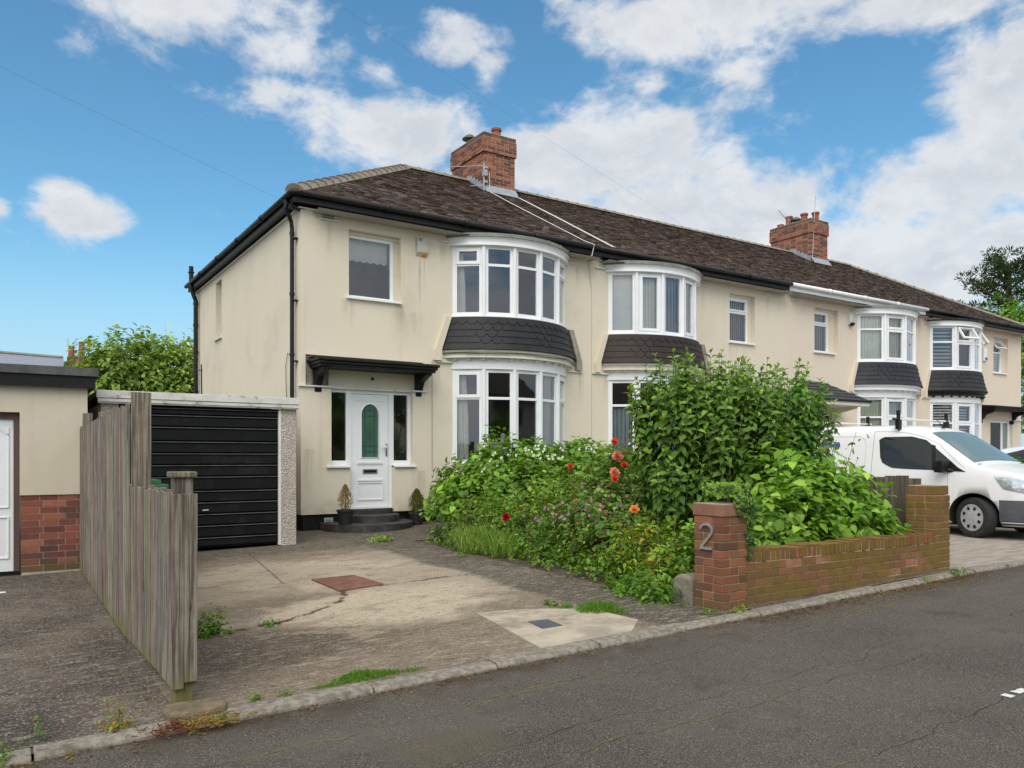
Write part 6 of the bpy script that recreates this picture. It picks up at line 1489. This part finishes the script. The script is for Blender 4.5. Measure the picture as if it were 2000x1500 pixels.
mb = MB(); mb.quad((2.95, 44, 4.3), (14, 44, 4.3), (14, 48, 6.35), (2.95, 48, 6.35)); mb.quad((14, 52, 4.3), (2.95, 52, 4.3), (2.95, 48, 6.35), (14, 48, 6.35)); mb.build('roof', bf, B2)
mb = MB(); mb.prism([(44.2, -.6), (51.8, -.6), (51.8, 4.3), (48, 6.3), (44.2, 4.3)], 0, 3.0, 13.9); mb.build('wall', mat('far_brick', vary((.17, .075, .055), .2, 6, .3), rough=.9), B2)
mb = MB(); bricks(mb, 2.95, 3.75, 44.8, 45.5, 3.9, 32, [(.20, .08, .06), (.15, .06, .05)], L=.225, sides='fl', zf=3.5); ch = mb.build('chimney', [brick_chim_m, mortar], B2)
for px, h in ((3.12, .62), (3.58, .85)): mb = MB(); mb.lathe(px, 45.1, [(.15, 6.2), (.13, 6.25+h*.9), (.15, 6.26+h*.9), (.15, 6.2+h), (.11, 6.2+h), (.1, 6.3)], 16); mb.build('chimney_pot', mat('terracotta_pot'), ch)
# far brick chimney just visible through the tree
# pine to the right: limbs with separate foliage pads
PN = root('pine_tree', (44, 20.5, 0), 'tall dark pine with layered branches behind the end house', 'pine'); P_, A_, N_, L_, C_ = [], [], [], [], []; mb = MB()
mb.tube([(44.5, 20.5, -.5), (44.6, 20.5, 6), (44.8, 20.4, 11.5)], [.35, .26, .08], 8)
for i in range(46):
    z = 5.6+5.9*(i/45); a = i*2.4; ln_ = (3.7-2.7*max(0, (z-8.0)/3.6))*RS.uniform(.65, 1.05); tipv = np.array([44.6+math.cos(a)*ln_, 20.4+math.sin(a)*ln_, z+RS.uniform(.2, .8)])
    mb.tube([(44.6, 20.5, z-.4), tuple((np.array([44.6, 20.5, z-.2])+tipv)/2), tuple(tipv)], [.07, .05, .015], 5)
    for q in range(4):
        f = .45+.2*q; c = np.array([44.6, 20.4, z-.3])*(1-f)+tipv*f+RS.normal(0, .18, 3)
        for j in range(85):
            d_ = RS.normal(size=3); d_ /= np.linalg.norm(d_); P_.append(c+d_*np.array([.42, .42, .24])*RS.uniform(.2, 1)); A_.append(d_+np.array([0, 0, .5])); N_.append(RS.normal(size=3)); L_.append(RS.uniform(.12, .22)); C_.append(np.array((.030, .050, .020))*RS.uniform(.7, 1.5))
leaf_mesh('crown', P_, A_, N_, L_, .30, C_, leafM, PN); mb.build('trunk', bark, PN, smooth=True)
tree('broadleaf_tree', (35.5, 15.2, 0), 'bright green tree filling the right edge beside the end house', [(34.6, 15.2, 5.0, 2.2, 2.2, 2.6), (36.8, 14.8, 5.6, 2.3, 2.2, 2.5), (35, 14.6, 2.6, 2.0, 1.8, 2.2), (37.5, 15.5, 3.0, 2.2, 2, 2.5)], 16000, .15, [(.12, .22, .04), (.16, .28, .05), (.08, .16, .03)], inner=.4)
shrub('hedge', (16.3, 7.1, -.1), 'bright green garden hedge in front of the parked white car', 'hedge', [(15.9, 7.3, .0, .4, .4, 1.12), (16.4, 7.4, .0, .5, .45, 1.18), (16.9, 7.0, .0, .5, .5, 1.1), (16.3, 6.6, .0, .4, .5, .95)], 3800, .07, .6, [(.13, .24, .04), (.18, .30, .06), (.09, .17, .03)], None, 10)
# houses and trees across the road, seen only in the window reflections
def opp(x0, x1, lb):
    O = root('opposite_house', ((x0+x1)/2, -17, -.6), lb, 'house', 'houses across the road')
    mb = MB(); mb.box(x0, x1, -25, -17, -.8, 4.9); mb.build('wall', cream_g, O); mb = MB(); mb.prism([(-25.4, 4.8), (-16.6, 4.8), (-21, 7.4)], 0, x0-.2, x1+.2); mb.build('roof', bf, O)
    mb = MB()
    for xx in (x0+1.6, x1-2.8):
        for z in (.9, 3.3): mb.box(xx, xx+1.3, -17.0, -16.95, z, z+1.2)
    mb.build('window', carglass_d, O)
opp(-12, -4.5, 'cream house across the road, left one'); opp(3, 10.5, 'cream house across the road, middle one'); opp(22, 30, 'cream house across the road, right one')
for i, (x, y, h) in enumerate(((-1, -14, 7.0), (13.5, -13, 6.2), (17.5, -15, 8.0))):
    tree('street_tree', (x, y, -.6), ['round tree across the road at left', 'round tree across the road in the middle', 'tall tree across the road at right'][i], [(x, y, h*.55, 2.0, 2.0, h*.4), (x+1.2, y, h*.45, 1.5, 1.5, h*.3)], 4500, .22, [(.05, .10, .02), (.07, .13, .03)], nst=6, group='trees across the road')

# ------------------------------------------------------------------ overhead wires
def wire(nm, a, b, sag, lb, r=.0014):
    a, b = Vector(a), Vector(b); mb = MB(); mb.tube([a.lerp(b, t/20)-Vector((0, 0, sag*4*(t/20)*(1-t/20))) for t in range(21)], r, 5); tag(mb.build(nm, mat('overhead_cable', base=(.16, .17, .19), rough=.6), at=tuple(a)), lb, 'overhead wire')
# ------------------------------------------------------------------ vehicles
def lerp_tab(tab, x):
    if x <= tab[0][0]: return tab[0][1]
    for (a, u), (b, v) in zip(tab[:-1], tab[1:]):
        if x <= b: t = (x-a)/(b-a); return u+(v-u)*t
    return tab[-1][1]
class Car:
    """body lofted from stations along its length; l runs from nose to tail, world Y = y0 + l, centre x = xc"""
    def __init__(s, xc, y0, g, L, top, wid, tum, zb=.20, flip=False):
        s.xc, s.y0, s.g, s.L, s.top, s.wid, s.tum, s.zb = xc, y0, g, L, top, wid, tum, zb
    def sec(s, l):
        zt = lerp_tab(s.top, l); W = lerp_tab(s.wid, l); tm = lerp_tab(s.tum, l); zb = s.zb; belt = min(1.0, zt-.10) if zt < 1.25 else 1.02
        pts = [(W-.10, zb), (W-.02, zb+.06), (W+.0, zb+.20), (W+.005, .60), (W+.002, .80), (W-.012, belt-.04)]
        h = zt-belt
        pts += [(W-.02-tm*.18, belt+h*.22), (W-.02-tm*.46, belt+h*.5), (W-.02-tm*.72, belt+h*.74), (W-.025-tm, belt+h*.90), (W-.07-tm, belt+h*.97), (W-.16-tm, zt+.0), (W*.45, zt+.022), (0, zt+.03)]
        return pts
    def side_x(s, l, z):
        p = s.sec(l)
        for (a, b), (c, d) in zip(p[:-1], p[1:]):
            if b <= z <= d and d > b: return a+(c-a)*(z-b)/(d-b)
        return p[-1][0]
    def build(s, nm, parent, m, arches, st=None):
        st = st or sorted({0}|{k[0] for k in s.top}|{k[0] for k in s.wid}|{i*s.L/56 for i in range(57)})
        mb = MB(); n = 14; vs = []; fs = []
        for l in st:
            p = s.sec(l); full = [(-x, z) for x, z in p]+[(x, z) for x, z in p[::-1][1:]]
            for x, z in full: vs.append((s.xc+x, s.y0+l, s.g+z))
        k = 27
        for i in range(len(st)-1):
            for j in range(k-1): fs.append((i*k+j, (i+1)*k+j, (i+1)*k+j+1, i*k+j+1))
            fs.append((i*k+k-1, (i+1)*k+k-1, (i+1)*k, i*k))
        fs.append(tuple(range(k))); fs.append(tuple(range((len(st)-1)*k, len(st)*k))[::-1]); mb.add(vs, fs, 0)
        o = mb.build(nm, m, parent, smooth=True)
        # wheel arches cut right through by boolean cylinders evaluated here
        for l, r in arches:
            cm = MB(); N = 40; c = [(s.y0+l+r*math.cos(6.2832*i/N), s.g+.31+r*math.sin(6.2832*i/N)) for i in range(N)]
            for sgn in (-1, 1):
                xa, xb = (s.xc-1.2, s.xc-.50) if sgn < 0 else (s.xc+.50, s.xc+1.2); cm.prism(c, 0, xa, xb)
            co_ = cm.build('cutter', arch_d, parent); md = o.modifiers.new('b', 'BOOLEAN'); md.operation = 'DIFFERENCE'; md.object = co_; md.solver = 'EXACT'
            md.material_mode = 'TRANSFER'
            dg = bpy.context.evaluated_depsgraph_get(); me = bpy.data.meshes.new_from_object(o.evaluated_get(dg)); o.modifiers.clear(); o.data = me; bpy.data.objects.remove(co_)
        return o
    def patch(s, nm, parent, m, poly, side=-1, off=.004, sub=10):
        """polygon (l, z) laid on the body side as a thin skin"""
        mb = MB(); ls = [p[0] for p in poly]; l0, l1 = min(ls), max(ls)
        def span(l):
            zz_ = []
            for (a, b), (c, d) in zip(poly, poly[1:]+poly[:1]):
                if (a-l)*(c-l) <= 0 and abs(a-c) > 1e-9: zz_.append(b+(d-b)*(l-a)/(c-a))
            return (min(zz_), max(zz_)) if zz_ else None
        vs = []; rows = 0
        for i in range(31):
            l = l0+1e-4+(l1-l0-2e-4)*i/30; sp = span(l)
            for j in range(sub+1):
                z = sp[0]+(sp[1]-sp[0])*j/sub; vs.append((s.xc+side*(s.side_x(l, z)+off), s.y0+l, s.g+z))
        k = sub+1; mb.add(vs, [(i*k+j, (i+1)*k+j, (i+1)*k+j+1, i*k+j+1) for i in range(30) for j in range(sub)]); return mb.build(nm, m, parent, smooth=True)
    def topz(s, l, xr):
        p = s.sec(l)[::-1]
        for (a, b), (c, d) in zip(p[:-1], p[1:]):
            if a <= xr <= c: return b+(d-b)*(xr-a)/(c-a) if c > a else b
        return p[-1][1]
    def screen(s, nm, parent, m, la, lb, wa, wb, off=.006):
        mb = MB(); vs = []; NI, NJ = 12, 14
        for i in range(NI+1):
            l = la+(lb-la)*i/NI; w_ = wa+(wb-wa)*i/NI
            for j in range(NJ+1):
                x = -w_+2*w_*j/NJ; vs.append((s.xc+x, s.y0+l-off*.7, s.g+s.topz(l, abs(x))+off))
        k = NJ+1; mb.add(vs, [(i*k+j, i*k+j+1, (i+1)*k+j+1, (i+1)*k+j) for i in range(NI) for j in range(NJ)]); return mb.build(nm, m, parent, smooth=True)
def car_wheel(parent, x, y, z, steer=0, r=.315, w_=.20, side=-1):
    """tyre with rounded shoulders and an eight-hole hubcap"""
    Mx = Matrix.Translation((x, y, z)) @ Matrix.Rotation(steer, 4, 'Z')
    def ring(prof, n, m_, nm, par):
        mb = MB(); vs = []; fs = []
        for rr, ax in prof:
            for i in range(n): a = 6.28318*i/n; vs.append(Mx @ Vector((side*ax, rr*math.cos(a), rr*math.sin(a))))
        for j in range(len(prof)-1):
            for i in range(n): fs.append((j*n+i, j*n+(i+1) % n, (j+1)*n+(i+1) % n, (j+1)*n+i))
        mb.add(vs, fs); return mb, nm
    mb, _ = ring([(r*.66, -w_/2), (r*.93, -w_/2), (r*.985, -w_/2+.02), (r, -w_/4), (r, w_/4), (r*.985, w_/2-.02), (r*.95, w_/2), (r*.75, w_/2+.006), (r*.66, w_/2-.005), (r*.66, -w_/2)], 48, rubber, '', None)
    for g_ in (-.05, 0, .05):
        pass
    wl_ = mb.build('wheel', rubber, parent, smooth=False)
    mb, _ = ring([(r*.665, w_/2-.002), (r*.64, w_/2+.004), (r*.60, w_/2-.006), (r*.56, w_/2-.004), (r*.22, w_/2+.012), (0, w_/2+.016)], 48, hub, '', None)
    rim = mb.build('rim', hub, wl_, smooth=True)
    mb = MB()
    for i in range(8):
        a = 6.28318*(i+.5)/8; vs = []
        for t in range(10):
            b = 6.28318*t/10; rr = r*.47+.030*math.cos(b); tt = .030*math.sin(b)*.9
            vs.append(Mx @ Vector((side*(w_/2+.006), rr*math.cos(a)-tt*math.sin(a), rr*math.sin(a)+tt*math.cos(a))))
        mb.add(vs, [tuple(range(10))])
    mb.build('hub_holes', arch_d, rim); return wl_
VG = gz(12, 6.5)
V = root('parked_van', (13.62, 7.6, VG), 'white panel van with roof bars and grey bumper parked nose out behind the brick wall', 'van')
top = [(0, .70), (.04, .84), (.12, .93), (.30, 1.00), (.60, 1.06), (.88, 1.12), (.96, 1.165), (1.2, 1.33), (1.5, 1.535), (1.72, 1.665), (1.85, 1.715), (2.05, 1.755), (2.4, 1.785), (3.2, 1.80), (4.0, 1.79), (4.25, 1.75), (4.34, 1.66), (4.38, 1.45)]
wid = [(0, .60), (.05, .70), (.15, .79), (.35, .855), (.7, .895), (1.1, .905), (4.1, .905), (4.3, .89), (4.38, .86)]
tum = [(0, .02), (.9, .04), (1.3, .10), (1.8, .13), (4.38, .12)]
van = Car(13.62, 5.42, VG, 4.38, top, wid, tum)
vb = van.build('body', V, [vanw, arch_d], [(.90, .385), (3.62, .385)])
dv = [(1.08, 1.03), (1.13, 1.075), (1.70, 1.535), (1.95, 1.60), (2.45, 1.60), (2.52, 1.55), (2.50, 1.30), (2.42, 1.15), (2.25, 1.07), (2.0, 1.055)]
van.patch('side_window', V, carglass_d, dv)
van.patch('side_window', V, carglass_d, dv, side=1)
van.patch('window_pillar', V, black_pl, [(1.50, 1.04), (1.56, 1.04), (1.60, 1.46), (1.54, 1.44)], off=.007)
van.patch('mirror_panel', V, black_pl, [(1.02, 1.02), (1.40, 1.04), (1.36, 1.14), (1.2, 1.12)], off=.008)
van.screen('windscreen', V, carglass, .97, 1.70, .74, .62)
# black grey bumper: lower nose and sills as skins standing proud
def bumper_skin(c, parent, m, l0, l1, z0, z1, off=.012):
    mb = MB(); vs = []; NL, NZ_ = 14, 6
    for sgn in (-1, 1):
        vs = []
        for i in range(NL+1):
            l = l0+(l1-l0)*i/NL
            for j in range(NZ_+1): z = z0+(z1-z0)*j/NZ_; vs.append((c.xc+sgn*(c.side_x(l, z)+off), c.y0+l, c.g+z))
        k = NZ_+1; mb.add(vs, [(i*k+j, (i+1)*k+j, (i+1)*k+j+1, i*k+j+1) for i in range(NL) for j in range(NZ_)])
    w0 = c.side_x(l0, .5)+off; mb.box(c.xc-w0, c.xc+w0, c.y0+l0-.03, c.y0+l0+.03, c.g+z0, c.g+z1); return mb.build('bumper', m, parent, smooth=False, bevel=.0)
bumper_skin(van, V, bumper, .0, .53, .22, .60)
sk = MB(); sk.box(13.62-.915, 13.62-.88, 5.42+1.28, 5.42+3.24, VG+.20, VG+.29); sk.build('side_sill', vanw, V, bevel=.01)
van.patch('wheel_arch_lip', V, bumper, [(3.2, .22), (3.235, .22), (3.24, .3), (3.205, .3)])
# raised side panel line and door shut lines
def line_on(c, parent, pts, m, r=.004, nm='panel_gap', off=.001):
    mb = MB(); mb.tube([(c.xc-(c.side_x(l, z)+off), c.y0+l, c.g+z) for l, z in pts], r, 4); return mb.build(nm, m, parent)
gap = mat('panel_gap_grey', base=(.22, .22, .22), rough=.7)
line_on(van, V, [(2.62, z) for z in (.32, .5, .7, .9, 1.0, 1.1, 1.3, 1.5, 1.62, 1.70)], gap)
line_on(van, V, [(1.30, z) for z in (.35, .5, .7, .9, 1.0)], gap)
line_on(van, V, [(2.62+.0, 1.70), (2.3, 1.69), (2.0, 1.655), (1.75, 1.585), (1.5, 1.47), (1.2, 1.20), (1.05, 1.08)], gap, .0035)
line_on(van, V, [(2.78, 1.05), (2.75, 1.15), (2.75, 1.45), (2.78, 1.56), (2.9, 1.62), (3.9, 1.62), (4.05, 1.56), (4.08, 1.4), (4.08, 1.15), (4.0, 1.05), (3.6, 1.02), (3.0, 1.0), (2.86, 1.0), (2.78, 1.05)], mat('pressed_line', base=(.55, .55, .54), rough=.4), .006, 'pressed_panel')
line_on(van, V, [(1.42, .60), (1.40, .62), (1.44, .62)], mat('orange_lens', base=(.5, .3, .12), rough=.3), .018, 'side_repeater', .004)
# headlamp, mirror, wipers
van.patch('headlight', V, headl, [(.08, .80), (.16, .70), (.48, .77), (.62, .96), (.40, .945), (.20, .90)], off=.006)
van.patch('headlight', V, headl, [(.08, .80), (.16, .70), (.48, .77), (.62, .96), (.40, .945), (.20, .90)], side=1, off=.006)
mr = MB(); mr.add([(12.52, 6.72, VG+1.00), (12.74, 6.70, VG+1.02), (12.74, 6.82, VG+1.03), (12.53, 6.84, VG+1.01), (12.50, 6.69, VG+1.20), (12.73, 6.68, VG+1.22), (12.73, 6.83, VG+1.21), (12.51, 6.85, VG+1.19)], [(3, 2, 1, 0), (4, 5, 6, 7), (0, 1, 5, 4), (1, 2, 6, 5), (2, 3, 7, 6), (3, 0, 4, 7)])
mr.tube([(12.70, 6.72, VG+1.05), (12.80, 6.60, VG+1.02)], .035, 8); mr.build('wing_mirror', black_pl, V, bevel=.03)
wp = MB(); wp.tube([(13.1, 6.36, VG+1.155), (13.6, 6.42, VG+1.20), (13.95, 6.40, VG+1.195)], .010, 5); wp.tube([(13.75, 6.33, VG+1.15), (14.2, 6.42, VG+1.19)], .010, 5); wp.build('wiper', black_pl, V)
sc_ = MB(); sc_.box(13.62-.72, 13.62+.72, 6.33, 6.40, VG+1.125, VG+1.150); sc_.build('scuttle', black_pl, V, bevel=.01)
for yb_ in (7.62, 9.15):
    rb = MB(); rb.tube([(12.74, yb_, VG+1.90), (14.50, yb_, VG+1.90)], .016, 8, 0)
    for xx in (12.86, 14.38): rb.box(xx-.04, xx+.04, yb_-.035, yb_+.035, VG+1.73, VG+1.89, 1); rb.box(xx-.018, xx+.018, yb_-.025, yb_+.025, VG+1.89, VG+2.05, 1)
    rb.tube([(12.70, yb_, VG+1.90), (12.86, yb_, VG+1.90)], .020, 8, 1)
    rb.build('roof_bar', [white_old, black_pl], V)
ant_ = MB(); ant_.tube([(13.62, 7.25, VG+1.76), (13.62, 7.38, VG+1.90)], .006, 5); ant_.box(13.60, 13.64, 7.22, 7.29, VG+1.75, VG+1.775); ant_.build('aerial', black_pl, V)
def text_on(body, size, x, y, z, m, parent, nm, shear=.25):
    cu = bpy.data.curves.new(nm, 'FONT'); cu.body = body; cu.size = size; cu.extrude = .001; cu.shear = shear; cu.offset = .003
    t = bpy.data.objects.new(nm, cu); COL.objects.link(t); bpy.context.view_layer.update(); me = bpy.data.meshes.new_from_object(t); bpy.data.objects.remove(t)
    Mx = Matrix.Translation((x, y, z)) @ Matrix(((0, 0, -1, 0), (-1, 0, 0, 0), (0, 1, 0, 0), (0, 0, 0, 1)))
    me.transform(Matrix.Translation(-Vector(OFF[parent.name])) @ Mx); me.materials.clear(); me.materials.append(m); o = bpy.data.objects.new(nm, me); COL.objects.link(o); o.parent = parent; return o
sxv = 13.62-van.side_x(3.6, 1.45)
lg = van.patch('blue_logo_panel', V, letter, [(3.26, 1.43), (3.28, 1.525), (3.75, 1.525), (3.73, 1.43)], off=.003)
text_on('EY', .105, sxv+.002, 5.42+3.47, VG+1.44, white, V, 'lettering')
text_on('O', .19, sxv-.028, 5.42+3.55, VG+1.19, purple, V, 'purple_lettering', 0)
for (x, l, s_) in ((12.82, .90, -1), (12.82, 3.62, -1), (14.42, .90, 1), (14.42, 3.62, 1)): car_wheel(V, x, 5.42+l, VG+.31, R(-17) if l < 1 else 0, side=s_)
ua = MB(); ua.box(13.0, 14.25, 5.6, 9.7, VG+.16, VG+.40); ua.build('underbody', arch_d, V)
# second car, further along
CG = gz(20, 8)
C2 = root('parked_car', (19.3, 7.0, CG), 'white hatchback with tinted side windows parked beyond the van', 'car')
top = [(0, .62), (.05, .74), (.3, .84), (.8, .92), (1.15, .98), (1.6, 1.2), (2.0, 1.38), (2.4, 1.43), (3.2, 1.43), (3.7, 1.36), (4.05, 1.12), (4.2, .9)]
wid = [(0, .60), (.15, .78), (.5, .85), (1, .87), (3.8, .87), (4.2, .80)]
c2 = Car(19.3, 4.95, CG+.06, 4.2, top, wid, [(0, .02), (1.1, .05), (1.8, .20), (3.6, .20), (4.2, .05)])
c2.build('body', C2, [mat('blue_white_paint', base=(.60, .65, .72), rough=.22), arch_d], [(.85, .36), (3.35, .36)])
c2.patch('side_window', C2, carglass_d, [(1.45, 1.0), (2.1, 1.31), (2.5, 1.35), (3.2, 1.35), (3.7, 1.22), (3.8, 1.02)])
c2.screen('windscreen', C2, carglass, 1.2, 1.95, .66, .56)
line_on(c2, C2, [(2.45, 1.0), (2.50, 1.36)], vanw, .018, 'window_pillar', .004)
bumper_skin(c2, C2, bumper, 0, .5, .2, .42)
c2.patch('headlight', C2, headl, [(.08, .66), (.14, .58), (.5, .66), (.6, .78), (.3, .76)], off=.006)
for (x, l, s_) in ((18.53, .85, -1), (18.53, 3.35, -1), (20.07, .85, 1), (20.07, 3.35, 1)): car_wheel(C2, x, 4.95+l, CG+.31, 0, side=s_)
wire('overhead_wire', (-14.46, 2, 7), (17.71, 17.3, 8.3), .0, 'thin dark wire crossing the clouds down to the roof ridge between the chimneys')
wire('overhead_wire', (-15.02, 2, 6.5), (4.87, 13.2, 5.32), .0, 'thin dark wire from the left sky down to the corner vent of the end house')
# small plaster angel standing inside the lower bay
AG = root('angel_statue', (8.15, 13.05, 1.13), 'white plaster angel statue with spread wings inside the lower curved bay window', 'statue')
mb = MB(); ax_, ay_ = 8.22, 12.88
mb.lathe(ax_, ay_, [(.13, 1.13), (.14, 1.17), (.12, 1.2), (.11, 1.30), (.075, 1.45), (.085, 1.53), (.035, 1.58), (.03, 1.60)], 20)
mb.lathe(ax_-.01, ay_-.01, [(.0, 1.59), (.035, 1.605), (.052, 1.65), (.045, 1.70), (.0, 1.725)], 16)
mb.tube([(ax_-.07, ay_-.03, 1.52), (ax_-.10, ay_-.10, 1.42), (ax_-.02, ay_-.14, 1.43)], [.028, .022, .015], 8)
mb.tube([(ax_+.07, ay_-.03, 1.52), (ax_+.09, ay_-.10, 1.42), (ax_+.0, ay_-.14, 1.44)], [.028, .022, .015], 8)
mb.build('figure', stone_w, AG, smooth=True)
for sx in (-1, 1):
    mb = MB(); pts = [(0, 1.46), (.10, 1.56), (.22, 1.60), (.36, 1.56), (.40, 1.50), (.34, 1.47), (.30, 1.42), (.24, 1.42), (.20, 1.36), (.14, 1.37), (.08, 1.32), (.02, 1.34)]
    pts = [(ax_+sx*(p[0]+.03), p[1]+.06) for p in pts]; mb.prism(pts, 1, ay_+.06, ay_+.085); mb.build('wing', stone_w, AG, bevel=.008)
